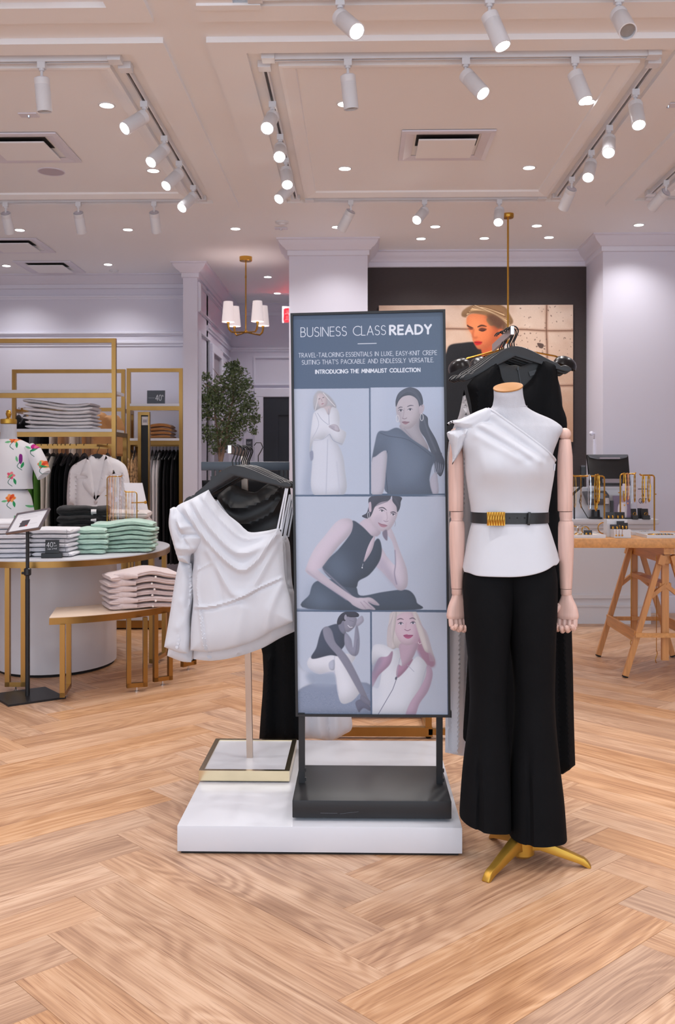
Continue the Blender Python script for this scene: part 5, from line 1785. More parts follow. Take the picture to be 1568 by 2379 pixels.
cv.poly([(335, 1310), (380, 1286), (420, 1330), (450, 1430), (510, 1500), (580, 1590), (660, 1740), (720, 1870), (760, 1960), (780, 1990), (740, 1990), (690, 1930), (560, 1700), (470, 1560), (400, 1480), (350, 1400)], S4, 2)
cv.poly([(545, 1340), (600, 1400), (620, 1480), (640, 1300), (660, 1270), (680, 1400), (672, 1520), (640, 1560), (590, 1540), (540, 1450)], S4, 2)
cv.poly([(640, 1240), (700, 1180), (720, 1225), (690, 1262), (655, 1280)], (162, 162, 180), 1.5)
cv.poly([(480, 1270), (520, 1190), (560, 1190), (550, 1340), (510, 1340)], (120, 122, 142), 2)
cv.poly([(535, 1180), (600, 1190), (650, 1200), (650, 1240), (630, 1290), (570, 1335), (540, 1300)], (138, 138, 156), 1.5)
cv.poly([(468, 1260), (480, 1200), (530, 1150), (620, 1140), (670, 1160), (668, 1190), (600, 1195), (560, 1190), (545, 1230), (520, 1230), (500, 1260)], (56, 60, 76), 1)
cv.ell((548, 1195), 12, 26, (150, 150, 168), 0.1)
cv.line([(585, 1225), (625, 1235)], 3, (70, 70, 86), taper=True)
cv.line([(570, 1270), (590, 1290), (612, 1288)], 3, (216, 216, 226))
cv.line([(640, 1560), (660, 1400)], 2, (104, 108, 130), blur=1)
cv.poly([(640, 2000), (700, 1970), (780, 2040), (780, 2075), (720, 2050), (690, 2070), (670, 2090)], (104, 108, 130), 2)
cv.poly([(700, 1930), (780, 1990), (780, 2030), (690, 1975)], (120, 122, 142), 1.5)

# photo 5: fair-haired woman in a white sleeveless zip top
panel(f5, 797, 1141, 1500, 2130, (185, 192, 208))
cv.poly([(1420, 1250), (1500, 1300), (1500, 2130), (1380, 2130), (1440, 1800)], (192, 198, 215), 14, 0.8)
HB_ = (206, 198, 200)
cv.poly([(990, 1141), (1200, 1141), (1260, 1260), (1310, 1350), (1360, 1500), (1388, 1620), (1340, 1655), (1270, 1590), (1230, 1500), (1020, 1480), (950, 1480), (940, 1350), (960, 1220)], HB_, 2)
cv.poly([(1235, 1340), (1280, 1450), (1370, 1560), (1385, 1640), (1335, 1655), (1270, 1590), (1215, 1480)], (150, 104, 132), 5, 0.75)
SK5 = (208, 186, 200)
cv.poly([(1060, 1440), (1215, 1430), (1210, 1500), (1160, 1600), (1080, 1690), (1040, 1650), (1060, 1560)], (186, 162, 180), 3)
cv.poly([(1020, 1200), (1080, 1150), (1180, 1150), (1222, 1230), (1240, 1330), (1215, 1420), (1150, 1450), (1080, 1440), (1030, 1370), (1010, 1290)], SK5, 2)
cv.poly([(1190, 1200), (1240, 1320), (1215, 1420), (1180, 1440), (1200, 1330)], (186, 150, 176), 7, 0.6)
cv.poly([(990, 1141), (1030, 1141), (1020, 1250), (1000, 1400), (1020, 1480), (950, 1480), (940, 1350)], HB_, 1)
cv.poly([(1180, 1141), (1215, 1141), (1290, 1330), (1340, 1500), (1290, 1500), (1230, 1330)], (212, 204, 204), 1.5)
for k in range(6): cv.line([(1000 - 6 * k, 1150 + 20 * k), (975 - 6 * k, 1300), (985 - 8 * k, 1470)], 1.6, (176, 168, 178), 0.8)
for k in range(6): cv.line([(1210 + 6 * k, 1150 + 20 * k), (1290 + 6 * k, 1350), (1340 + 7 * k, 1600)], 1.6, (178, 164, 176), 0.8)
for a, m_, b in (((1035, 1215), (1065, 1203), (1095, 1212)), ((1150, 1205), (1180, 1196), (1208, 1212))): cv.line([a, m_, b], 5, (112, 98, 112), taper=True)
for c in ((1068, 1250), (1182, 1243)):
    cv.ell(c, 24, 10, (214, 212, 222))
    cv.ell(c, 9.5, 9.5, (92, 96, 118))
    cv.ell(c, 4, 4, (40, 40, 54))
    cv.line([(c[0] - 26, c[1] + 2), (c[0], c[1] - 12), (c[0] + 26, c[1])], 3.2, (76, 66, 82), taper=True)
cv.line([(1118, 1240), (1112, 1295)], 3, (196, 166, 186), blur=1)
cv.line([(1104, 1305), (1130, 1316), (1158, 1304)], 3.4, (150, 112, 138))
cv.poly([(1092, 1362), (1120, 1350), (1140, 1354), (1182, 1358), (1150, 1388), (1115, 1386)], (176, 92, 132), 1)
cv.line([(1092, 1363), (1135, 1366), (1182, 1359)], 2, (104, 60, 90))
cv.line(arc(1245, 1425, 14, 14, 30, 200, 8), 2, (232, 226, 230))
cv.poly([(805, 1470), (900, 1450), (1010, 1500), (1040, 1480), (1062, 1570), (1075, 1640), (1035, 1740), (1110, 1690), (1180, 1590), (1240, 1560), (1310, 1640), (1300, 1760), (1230, 1960), (1110, 2130), (797, 2130), (797, 1870), (860, 1850), (900, 1600), (870, 1570), (800, 1640)], (219, 222, 232), 2)
cv.poly([(805, 1700), (860, 1580), (940, 1560), (985, 1510), (990, 1550), (960, 1640), (860, 1740), (797, 1850), (797, 1720)], (180, 150, 176), 3)
cv.poly([(797, 1660), (870, 1570), (890, 1600), (840, 1700), (797, 1780)], (120, 124, 146), 8, 0.6)
cv.poly([(1040, 1640), (1090, 1650), (1180, 1580), (1120, 1680), (1030, 1760)], (176, 138, 164), 2)
cv.line([(1030, 1760), (990, 1870), (840, 2130)], 3, (120, 122, 144), smooth=False)
cv.line([(1060, 1570), (1045, 1640), (1030, 1750)], 2.2, (164, 168, 188))
cv.line([(1130, 1640), (1190, 1700)], 2.2, (164, 168, 188))
cv.line([(1310, 1640), (1250, 1850), (1170, 2050), (1105, 2130)], 2.2, (170, 172, 192))
cv.ell((1022, 1765), 10, 16, (92, 94, 112), 0.3)
cv.poly([(1310, 1645), (1350, 1660), (1362, 1740), (1320, 1880), (1240, 2000), (1190, 2130), (1108, 2130), (1150, 2000), (1240, 1860), (1300, 1740)], (194, 168, 190), 2.5)
cv.poly([(797, 1800), (880, 1850), (850, 2000), (797, 2050)], (200, 206, 220), 12, 0.6)
cv.clip = None
cv.a *= np.array([0.95, 0.955, 0.965], np.float32)
cv.noise(1.6)
m_poster = print_mat('sign_print', cv.image('sign_print'), 0.32, 0.45)
poster.data.materials.append(m_poster)

# ---- the wall photograph behind the mannequin
fw = lambda p: ((p[0] / 4.356 + 1020 - 880) * 1.4, (p[1] / 4.356 + 690 - 709) * 1.4)
wc = Canvas(630, 446, (214, 186, 166), fw)
wc.grad((206, 176, 156), (222, 200, 182), (176, 138, 112), (190, 146, 116))
for k in range(240):
    x, y = random.uniform(-600, 1360), random.uniform(80, 1400)
    wc.ell((x, y), random.uniform(10, 90), random.uniform(6, 50), random.choice([(226, 204, 186), (196, 166, 146), (186, 148, 122), (232, 214, 198)]), random.random(), 5, 0.25)
for pts in ([(-620, 330), (70, 322), (300, 326), (800, 330), (1080, 345), (1350, 345)], [(1085, 90), (1082, 330), (1090, 590), (1080, 900), (1085, 1400)], [(-300, 320), (-310, 900), (-300, 1400)], [(600, 900), (900, 905), (1350, 900)]):
    wc.line(pts, 7, (150, 108, 86), 0.8, 1.5)
    wc.line(pts, 2.4, (104, 70, 56), 0.9)
for k in range(60):
    x, y = random.uniform(780, 1340), random.uniform(90, 580)
    wc.ell((x, y), random.uniform(2, 12), random.uniform(2, 6), (96, 72, 62), random.random() * 3, 0, 0.8)
wc.poly([(990, 470), (1050, 480), (1045, 520), (1010, 515)], (90, 70, 62), 1)
wc.poly([(420, 500), (620, 420), (720, 480), (760, 800), (400, 800), (400, 640)], (196, 92, 52), 4)
wc.poly([(75, 560), (110, 490), (220, 468), (380, 465), (430, 570), (420, 700), (520, 1400), (-60, 1400), (40, 700)], (24, 24, 28), 3)
wc.poly([(700, 500), (900, 600), (1000, 900), (1050, 1400), (400, 1400), (420, 700), (560, 640)], (26, 25, 29), 3)
wc.poly([(285, 200), (340, 168), (480, 180), (590, 240), (625, 330), (600, 430), (500, 510), (420, 530), (380, 515), (340, 440), (335, 390), (300, 330), (278, 270)], (222, 122, 74), 3)
wc.poly([(290, 210), (400, 180), (440, 260), (420, 360), (380, 400), (330, 380), (300, 300)], (240, 152, 100), 12, 0.6)
wc.poly([(560, 250), (640, 300), (610, 430), (520, 510), (430, 560), (420, 530), (520, 440)], (176, 78, 44), 9, 0.75)
wc.poly([(228, 190), (240, 140), (320, 90), (420, 80), (640, 90), (720, 190), (745, 260), (690, 300), (650, 330), (640, 280), (600, 320), (560, 290), (520, 290), (480, 240), (480, 190), (340, 165), (280, 190), (270, 205)], (150, 112, 76), 2)
for k in range(16): wc.line([(270 + 6 * k, 190 - 7 * k), (400 + 12 * k, 95 + 6 * k), (640 + 6 * k, 160 + 10 * k)], 3.2, random.choice([(226, 188, 140), (110, 76, 50), (240, 212, 170), (140, 100, 66)]), 0.75)
wc.poly([(480, 190), (560, 180), (660, 250), (650, 330), (600, 320), (540, 290)], (84, 52, 38), 5, 0.8)
wc.line([(285, 285), (300, 300), (345, 315)], 5, (80, 44, 30), taper=True)
wc.line([(390, 305), (430, 290), (480, 300)], 5.5, (80, 44, 30), taper=True)
wc.poly([(290, 318), (320, 312), (348, 325), (320, 332)], (110, 54, 36), 2)
wc.poly([(400, 328), (430, 312), (480, 326), (440, 346)], (96, 46, 32), 2.5)
wc.line([(400, 336), (440, 346), (478, 330)], 3, (40, 22, 18), taper=True)
wc.line([(350, 330), (338, 395), (360, 415), (385, 408)], 4, (168, 76, 44), 0.8, 1.5)
wc.poly([(358, 455), (390, 448), (432, 458), (420, 480), (380, 490), (360, 475)], (196, 34, 38), 1.5)
wc.line([(358, 458), (395, 465), (432, 459)], 2, (110, 20, 24))
wc.poly([(595, 340), (640, 330), (635, 400), (605, 420)], (200, 100, 60), 3)
wc.noise(3)
m_wallphoto = print_mat('wall_photo', wc.image('wall_photo'), 0.5, 0.3)


def print_panel(name, corner_lb, ux, uz, w, h, t, m, root=None, side=None, M=None):
    """a thin board whose front shows a print; corner_lb its lower left front corner"""
    a, ux, uz = Vector(corner_lb), Vector(ux).normalized(), Vector(uz).normalized()
    n = uz.cross(ux).normalized() * -1                   # away from the viewer when ux is right and uz is up
    n = ux.cross(uz) * -1
    P = [a, a + ux * w, a + ux * w + uz * h, a + uz * h]
    vs = P + [p + n * t for p in P]
    me = bpy.data.meshes.new(name)
    me.from_pydata([tuple(v) for v in vs], [], [(0, 1, 2, 3), (7, 6, 5, 4), (0, 4, 5, 1), (1, 5, 6, 2), (2, 6, 7, 3), (3, 7, 4, 0)])
    ul = me.uv_layers.new(name='UVMap')
    UV = [(0, 0), (1, 0), (1, 1), (0, 1)] * 2
    for pl in me.polygons:
        for li_ in pl.loop_indices:
            ul.data[li_].uv = UV[me.loops[li_].vertex_index] if pl.index == 0 else (0.01, 0.01)
    me.materials.append(m)
    if side is not None:
        me.materials.append(side)
        for pl in me.polygons:
            if pl.index: pl.material_index = 1
    o = bpy.data.objects.new(name, me)
    COL.objects.link(o)
    if root is not None:
        o.parent = root
        if M is not None: o.matrix_local = M
    WM[o.name] = (WM[root.name] if root is not None else Matrix()) @ (M if M is not None else Matrix())
    return o


YW = YD - 0.012
a, b = at(880, 1027, YW), at(1330, 709, YW)
o = print_panel('wall_photograph', (a.x, YW - 0.025, a.z), (1, 0, 0), (0, 0, 1), b.x - a.x, b.z - a.z, 0.025, m_wallphoto, side=mat('board_edge', (120, 100, 88), 0.6, var=0.05, vscale=30))
tag(o, 'large colour photograph of a fair-haired woman in black before concrete, on the dark wall', 'photograph')

# ================================================================== LEFT DISPLAY
EC = Vector((-2.03, 6.86, 0))


def oval(a, b, z, n=64, e=2.15, t0=0, t1=2 * PI):
    out = []
    for k in range(n):
        t = t0 + (t1 - t0) * k / (n if t1 - t0 > 6.2 else n - 1)
        ct, st = math.cos(t), math.sin(t)
        out.append(EC + Vector((math.copysign(abs(ct) ** (2 / e), ct) * a, math.copysign(abs(st) ** (2 / e), st) * b, z)))
    return out


def loop_leg(c, tang, w, z1, root, t=0.028, name='loop_leg'):
    """rectangular open brass leg: two uprights, a foot bar, a levelling foot"""
    c, tang = Vector(c), Vector(tang).normalized()
    mb = MB()
    for k in (-1, 1):
        mb.bar(c + tang * (k * (w / 2 - t / 2)) + Vector((0, 0, 0.028)), c + tang * (k * (w / 2 - t / 2)) + Vector((0, 0, z1)), t, t * 1.1, up=tang.cross(Vector((0, 0, 1))))
    mb.bar(c - tang * (w / 2) + Vector((0, 0, 0.042)), c + tang * (w / 2) + Vector((0, 0, 0.042)), t * 1.1, t)
    o = part(name, mb, m_gold, root, world=True, smooth=False)
    part('levelling_foot', MB().lathe([(0.014, 0), (0.014, 0.006), (0.006, 0.009), (0.006, 0.03)], c, 10), m_chrome, o, world=True)
    return o


ZT_ = 0.80
tb = thing('oval_table', 'oval white display table with a brass rim, around a white drum pedestal', 'table', EC)
part('tabletop', MB().rings([oval(0.68, 0.95, ZT_ - 0.012), oval(0.68, 0.95, ZT_ - 0.001), oval(0.677, 0.947, ZT_)]), m_white, tb, world=True)
part('rim', MB().rings([oval(0.66, 0.93, ZT_ - 0.045), oval(0.682, 0.952, ZT_ - 0.045), oval(0.682, 0.952, ZT_ - 0.008), oval(0.66, 0.93, ZT_ - 0.012)], caps=False), m_gold, tb, world=True)
for (px, py), tg in (((34, 1607), (1, 0.02, 0)),):
    p = onz(px, py, 0)
    loop_leg((p.x, p.y + 0.02, 0), tg, 0.125, ZT_ - 0.03, tb)
loop_leg((-1.40, 6.86, 0), (0.12, 1, 0), 0.3, ZT_ - 0.03, tb)
loop_leg((-2.6, 6.9, 0), (-0.1, 1, 0), 0.3, ZT_ - 0.03, tb)
loop_leg((-2.0, 7.74, 0), (1, 0, 0), 0.125, ZT_ - 0.03, tb)
dr = thing('drum_pedestal', 'round white drum pedestal under the oval table', 'pedestal', (-2.1, 6.84, 0))
cyl = lambda r, z: [Vector((-2.1 + r * 0.86 * math.cos(2 * PI * k / 48), 6.84 + r * 1.08 * math.sin(2 * PI * k / 48), z)) for k in range(48)]
part('base_shadow_gap', MB().rings([cyl(0.445, 0.0), cyl(0.445, 0.022)]), m_darkgap, dr, world=True)
part('drum', MB().rings([cyl(0.46, 0.02), cyl(0.46, ZT_ - 0.0135)]), m_white, dr, world=True)

ZB_ = 0.49
bn = thing('curved_bench_table', 'low curved nesting table with a cream top and brass apron, before the oval table', 'table', (-1.5, 5.95, 0))
T0, T1 = math.radians(-103), math.radians(-8)
NB = 40


def bench_pt(a, b, k, z):
    t = T0 + (T1 - T0) * k / (NB - 1)
    return EC + Vector((math.cos(t) * a, math.sin(t) * b, z))


# the left end is cut straight, from the apron's end back towards the drum
def bench_row(k, z, out=0.0):
    t = T0 + (T1 - T0) * k / (NB - 1)
    o = EC + Vector((math.cos(t) * (0.98 + out), math.sin(t) * (1.2 + out), z))
    i = EC + Vector((math.cos(t) * (0.60 - out), math.sin(t) * (0.76 - out), z))
    return o, i


ks = [k for k in range(NB) if bench_row(k, 0)[0].x > -1.80]
for nm, zlo, zhi, out, mt in (('top', ZB_ - 0.02, ZB_, 0.0, mat('cream_laminate', (226, 204, 184), 0.45, bump=0.02, bscale=120, var=0.02, vscale=20)), ('apron', ZB_ - 0.042, ZB_ - 0.003, 0.002, m_gold)):
    rg = []
    for k in ks:
        o1, i1 = bench_row(k, zlo, out)
        o2, i2 = bench_row(k, zhi, out)
        if nm == 'apron':
            n_ = (o1 - EC)
            n_.z = 0
            n_.normalize()
            rg.append([o1, o2, o2 - n_ * 0.012, o1 - n_ * 0.012])
        else: rg.append([o1, o2, i2, i1])
    part(nm, MB().rings(rg), mt, bn, world=True)
p = onz(128, 1632, 0)
loop_leg((p.x + 0.02, p.y + 0.14, 0), (0.15, -1, 0), 0.28, ZB_ - 0.04, bn, 0.026)
for px, py, tg in ((318, 1607, (1, 0.42, 0)), (378, 1592, (1, 0.75, 0)), (438, 1556, (0.8, 1.2, 0))):
    p = onz(px, py, 0)
    loop_leg((p.x, p.y, 0), tg, 0.125, ZB_ - 0.04, bn, 0.026)

# ---- floor sign holder
pb = onz(64, 1620, 0)
fs = thing('sign_holder', 'black floor sign holder with a tilted framed notice, before the oval table', 'sign', (pb.x, pb.y, 0))
q = 0.17
part('base_plate', MB().box((0, 0, 0.006), (2 * q, 2 * q, 0.012), Rz(math.radians(38))), m_black, fs, smooth=False, bevel=0.002)
zc = at(64, 1233, pb.y).z
part('post', MB().tube([(0, 0, 0.01), (0, 0, 0.70)], 0.0135, 14).tube([(0, 0, 0.69), (0, 0, zc)], 0.0105, 14), m_black, fs)
part('clamp', MB().lathe([(0.015, 0.72), (0.021, 0.725), (0.021, 0.76), (0.015, 0.765)], (0, 0, 0), 16).tube([(-0.02, 0, 0.735), (-0.034, 0, 0.735)], 0.008, 10), m_blackplas, fs)
fr = Matrix.Translation((0.005, 0.0, zc + 0.055)) @ Rz(math.radians(-14)) @ Ry(math.radians(-9)) @ Rx(math.radians(-52))
mb = MB()
FWs, FHs = 0.225, 0.185
for a, b in (((-FWs / 2, -FHs / 2), (FWs / 2, -FHs / 2 + 0.009)), ((-FWs / 2, FHs / 2 - 0.009), (FWs / 2, FHs / 2)), ((-FWs / 2, -FHs / 2 + 0.009), (-FWs / 2 + 0.009, FHs / 2 - 0.009)), ((FWs / 2 - 0.009, -FHs / 2 + 0.009), (FWs / 2, FHs / 2 - 0.009))):
    mb.span((a[0], -0.008, a[1]), (b[0], 0.006, b[1]))
mb.span((-FWs / 2 + 0.004, 0.0, -FHs / 2 + 0.004), (FWs / 2 - 0.004, 0.008, FHs / 2 - 0.004))
part('notice_frame', mb, mat('pewter_frame', (150, 144, 150), 0.3, 0.8, var=0.05, vscale=20), fs, smooth=False, M=fr)
cn = Canvas(220, 180, (226, 226, 232))
for k, (y, x0, x1) in enumerate(((22, 40, 180), (38, 30, 190), (52, 60, 160), (120, 135, 185))):
    cn.line([(x0, y), (x1, y)], 2.2, (170, 170, 178), smooth=False)
cn.poly([(60, 75), (120, 75), (120, 140), (60, 140)], (76, 74, 80), smooth=False).ell((112, 134), 7, 6, (226, 92, 84))
cn.poly([(54, 95), (64, 95), (64, 108), (54, 108)], (76, 74, 80), smooth=False)
print_panel('notice', (-FWs / 2 + 0.01, -0.002, -FHs / 2 + 0.01), (1, 0, 0), (0, 0, 1), FWs - 0.02, FHs - 0.02, 0.001, print_mat('notice_print', cn.image('notice_print'), 0.35), fs, M=fr)

# ---- folded garments
from mathutils import noise as mnoise


def folded(w, d, h, seed, rough=1.0, groove=True, nx=18, m=28, pseed=0.0):
    """one folded garment: a soft slab with a rounded fold to the front and a crease around its sides"""
    rings = []
    for i in range(nx):
        u = -1 + 2 * i / (nx - 1)
        tail = 1 - 0.55 * max(0, (abs(u) - 0.86) / 0.14) ** 2
        r = []
        for k in range(m):
            t = 2 * PI * k / m
            ct, st = math.cos(t), math.sin(t)
            y = math.copysign(abs(ct) ** 0.35, ct) * d / 2
            z = math.copysign(abs(st) ** 0.75, st) * h / 2 * tail
            if groove and ct < -0.4: y += 0.007 * math.exp(-(z / (h * 0.11)) ** 2)
            x = u * w / 2
            n1 = mnoise.noise(Vector((x * 6 + pseed * 7.1, y * 6, pseed * 3.3)))
            n2 = mnoise.noise(Vector((x * 22 + seed * 5.1, y * 22, z * 30 + seed)))
            z += (n1 * 0.16 * rough + 0.04 * n2 * rough) * h
            y += 0.012 * rough * mnoise.noise(Vector((x * 9 + seed, 3.3, seed * 1.7))) + 0.004 * rough * n2
            x += (0.010 * rough * mnoise.noise(Vector((y * 9, z * 20, seed * 2.9)))) * (1 if abs(u) > 0.8 else 0)
            r.append(Vector((x, y, z + h / 2)))
        rings.append(r)
    return MB().rings(rings)


ORD = ['topmost', 'second from the top', 'third from the top', 'fourth from the top', 'fifth from the top', 'sixth from the top', 'seventh from the top', 'eighth from the top']


def pile(name, what, where, cat, c, w, d, hs, m, rz=0.0, rough=1.0, sag=None, extra=None, jit=0.008):
    z = c[2]
    n = len(hs)
    protos = []
    for i, h in enumerate(hs):
        mb = folded(w, d, h, i + len(what) * 0.37 + c[0] * 3, rough, pseed=c[0])
        if sag:                                            # the whole pile follows one wavy line
            mb.v = [(x, y, zz + sag(x) * (0.15 + 0.85 * i / max(1, n - 1))) for x, y, zz in mb.v]
        o = part(name, mb, m)
        M = T(c[0] + random.uniform(-jit, jit), c[1] + random.uniform(-jit, jit), z) @ Rz(rz + random.uniform(-0.03, 0.03))
        o.matrix_world = M
        WM[o.name] = M
        tag(o, '%s, %s, %s' % (what, ORD[n - 1 - i], where), cat, '%s %s' % (name.replace('_', ' ') + 's', where))
        if extra: extra(o, i, w, d, h)
        z += h * 0.985


m_jean = mat('white_denim', (222, 222, 228), 0.8, bump=0.25, bscale=700, var=0.02, vscale=12)
m_mint = mat('mint_knit', (186, 218, 204), 0.9, bump=0.9, bscale=160, sheen=0.3, var=0.06, vscale=40)
m_blk = mat('black_knit', (20, 20, 22), 0.9, bump=0.9, bscale=160, sheen=0.15, var=0.25, vscale=40)
m_cream = mat('cream_knit', (226, 216, 214), 0.9, bump=0.5, bscale=260, sheen=0.2, var=0.03, vscale=30)
m_pink = mat('blush_knit', (222, 206, 206), 0.85, bump=0.6, bscale=190, stretch=(3, 3, 1), sheen=0.2, var=0.03, vscale=30)
m_camel = mat('camel_knit', (176, 122, 68), 0.85, bump=0.4, bscale=200, sheen=0.2, var=0.06, vscale=20)
m_cotton = mat('white_cotton', (232, 229, 232), 0.85, bump=0.15, bscale=300, var=0.02, vscale=18)


def waist(o, i, w, d, h):
    part('waist_fold', MB().tube([(w / 2 - 0.012, -d * 0.42, h * 0.3), (w / 2 + 0.004, 0, h * 0.62), (w / 2 - 0.012, d * 0.42, h * 0.3)], [h * 0.2, h * 0.3, h * 0.2], 8), m_jean, o)
    part('seam', MB().tube([(w / 2 - 0.02, -d * 0.505, h * 0.2), (w / 2 - 0.015, -d * 0.515, h * 0.5), (w / 2 - 0.02, -d * 0.5, h * 0.85)], 0.0012, 5), mat('seam_grey', (120, 120, 128), 0.8, var=0.05, vscale=40), o)


pa = onz(10, 1299, ZT_)
pile('folded_jeans', 'folded white jeans', 'at the frame edge', 'jeans', (pa.x - 0.02, pa.y + 0.19, ZT_ + 0.001), 0.26, 0.30, [0.031, 0.03, 0.03, 0.03, 0.03, 0.03, 0.055], m_jean, 0.05, 0.6)
pa = onz(108, 1297, ZT_)
pile('folded_jeans', 'folded white jeans', 'behind the small black price stand', 'jeans', (pa.x, pa.y + 0.215, ZT_ + 0.001), 0.25, 0.30, [0.03, 0.03, 0.028, 0.028, 0.028, 0.036], m_jean, -0.02, 0.45, extra=waist)
pa = onz(190, 1292, ZT_)
pile('folded_sweater', 'mint green folded sweater', 'next to the white jeans', 'sweater', (pa.x - 0.01, pa.y + 0.25, ZT_ + 0.001), 0.22, 0.3, [0.03, 0.034, 0.034, 0.034, 0.036], m_mint, 0.15, 2.2)
pa = onz(300, 1288, ZT_)
pile('folded_sweater', 'mint green folded sweater', 'behind the tall necklace stand', 'sweater', (-1.57, 6.62, ZT_ + 0.001), 0.40, 0.30, [0.024, 0.026, 0.027, 0.027, 0.028, 0.03, 0.034], m_mint, 0.10, 1.9, sag=lambda x: 0.011 * (1 + math.sin(x * 17 + 0.8)))


def band(o, i, w, d, h):
    x = 0.075 - 0.012 * (i % 2)
    mb = MB().rings([[Vector((x + q, -d * 0.53 * math.cos(t) * (1 if True else 0), h / 2 + h * 0.60 * math.sin(t))) for t in [PI * (-0.42 + 0.84 * k / 8) for k in range(9)]] for q in (-0.018, 0.018)], caps=False)
    part('paper_band', mb, mat('band_white', (226, 224, 226), 0.6, var=0.03, vscale=60), o, label='white paper band')


pile('folded_sweater', 'black folded sweater with white band', 'on the oval table', 'sweater', (-1.93, 6.92, ZT_ + 0.001), 0.36, 0.28, [0.055, 0.055, 0.058, 0.06, 0.062], m_blk, 0.22, 2.0, extra=band)
pile('folded_sweater', 'cream folded sweater', 'behind the mint sweaters', 'sweater', (-1.66, 7.0, ZT_ + 0.001), 0.34, 0.28, [0.05, 0.05, 0.052, 0.054, 0.056], m_cream, 0.1, 0.9)


def pearl(o, i, w, d, h):
    part('pearl_button', MB().ball((0.045 + 0.012 * (i % 2), -d / 2 - 0.004, h * 0.5), 0.0075, 12, 8), mat('pearl', (238, 232, 232), 0.15, var=0.03, vscale=60), o)
    part('sleeve_fold', MB().tube([(-w * 0.42, -d * 0.35, h * 0.8), (-w * 0.3, -d * 0.48, h * 0.85), (-w * 0.12, -d * 0.52, h * 0.7)], [0.014, 0.022, 0.012], 10), m_pink, o)


pile('folded_cardigan', 'pale pink folded cardigan', 'on the low curved table', 'cardigan', (-1.375, 6.18, ZB_ + 0.001), 0.44, 0.30, [0.033, 0.034, 0.035, 0.036, 0.038, 0.044], m_pink, 0.42, 1.0, sag=lambda x: 0.03 * math.exp(-((x - 0.03) / 0.12) ** 2), extra=pearl)

# ---- small black price stand
pa = onz(122, 1296, ZT_)
ps = thing('price_stand', 'small black price stand reading 40% off, before the white jeans', 'sign', (pa.x, pa.y - 0.01, ZT_), 0.12)
part('stand_bar', MB().box((0, 0, 0.016), (0.128, 0.03, 0.03)), m_blackplas, ps, smooth=False, bevel=0.003)
cp = Canvas(150, 170, (28, 28, 31))
text(cp, '40', (16, 92), (82, 88), 58, 5, (226, 226, 230), 0.2)
text(cp, '%', (90, 50), (108, 49), 18, 2.4, (226, 226, 230))
text(cp, 'OFF', (92, 84), (126, 80), 14, 2, (200, 200, 206), 0.3)
text(cp, 'THIS STYLE', (24, 124), (126, 116), 15, 2.4, (220, 220, 226), 0.3)
print_panel('price_card', (-0.041, -0.006, 0.028), (1, 0, 0), (0, 0.12, 1), 0.084, 0.085, 0.003, print_mat('price_print', cp.image('price_print'), 0.4), ps, m_blackplas)

# ---- necklaces on the oval table
def necklace(label, top, drop, spread, m, r=0.0016, pend=None, group=None, depth=0.008, twist=0.0):
    """a chain looped over a rod: two strands and a rounded bottom, with beads"""
    pts, rs = [], []
    n = 26
    for k in range(n + 1):
        a = -1 + 2 * k / n
        s_ = abs(a)
        x = math.copysign(min(1, (1 - (1 - s_) ** 2) ** 0.5) * spread / 2 * (0.55 + 0.45 * s_ if False else 1) * (1 - 0.55 * s_ ** 3), a)
        z = -drop * (1 - s_ ** 1.0) if s_ > 0.12 else -drop * (1 - 0.12 - (0.12 ** 2 - s_ ** 2) ** 0.5 * 0.0 + (0.12 - s_) * 0.25)
        pts.append(Vector((x, -depth * (1 if a < 0 else 0.6), z)))
        rs.append(r * (1.25 if k % 2 else 0.75))
    t = thing('necklace', label, 'necklace', top, group=group)
    part('chain', MB().tube(pts, rs, 6), m, t)
    part('clasp', MB().tube([(-spread * 0.2, -depth, 0.0), (-spread * 0.1, -0.002, 0.006), (spread * 0.1, 0.002, 0.006), (spread * 0.2, -depth * 0.6, 0.0)], r * 0.8, 5), m, t)
    if pend:
        part('pendant', MB().ball((0, -depth * 0.8, -drop - pend * 0.8), (pend * 0.7, pend * 0.4, pend), 10, 8), m, t)
    return t


def jewel_stand(name, label, x0, x1, y, zb, zt, which, root=None, r=0.0042):
    """one half-frame of bent rod: an upright and an arm with an upturned end; which: -1 upright at x0, 1 at x1"""
    a, b = (x0, x1) if which < 0 else (x1, x0)
    s_ = 1 if b > a else -1
    pts = [(a, y, zb), (a, y, zt - 0.016), (a + s_ * 0.004, y, zt - 0.006), (a + s_ * 0.014, y, zt), (b - s_ * 0.008, y, zt), (b, y, zt + 0.009)]
    mb = MB().tube(pts, r, 8)
    mb.tube([(a, y, zt - 0.13), (a - s_ * 0.014, y, zt - 0.13)], r * 0.7, 6)
    part(name, mb, m_goldw, root, world=True)


m_marble = mat('grey_marble', (206, 206, 212), 0.25, var=0.05, vscale=9)
m_silver = mat('silver_chain', (200, 204, 210), 0.2, 1.0, var=0.1, vscale=80)
m_rose = mat('rose_gold_chain', (200, 140, 104), 0.25, 1.0, var=0.1, vscale=80)
m_tag = mat('tag_lilac', (206, 198, 214), 0.6, var=0.03, vscale=30)
ja, jb_ = onz(246, 1282, ZT_), onz(326, 1273, ZT_)
jy = (ja.y + jb_.y) / 2
js_ = thing('necklace_stand', 'necklace stand of two brass rods on a grey marble slab, on the oval table', 'stand', ((ja.x + jb_.x) / 2, jy, ZT_))
part('marble_base', MB().box(((ja.x + jb_.x) / 2, jy, ZT_ + 0.007), (0.235, 0.12, 0.013), Rz(0.22)), m_marble, js_, world=True, smooth=False, bevel=0.001)
pL0, pL1 = at(249, 1107, jy - 0.02), at(284, 1107, jy - 0.02)
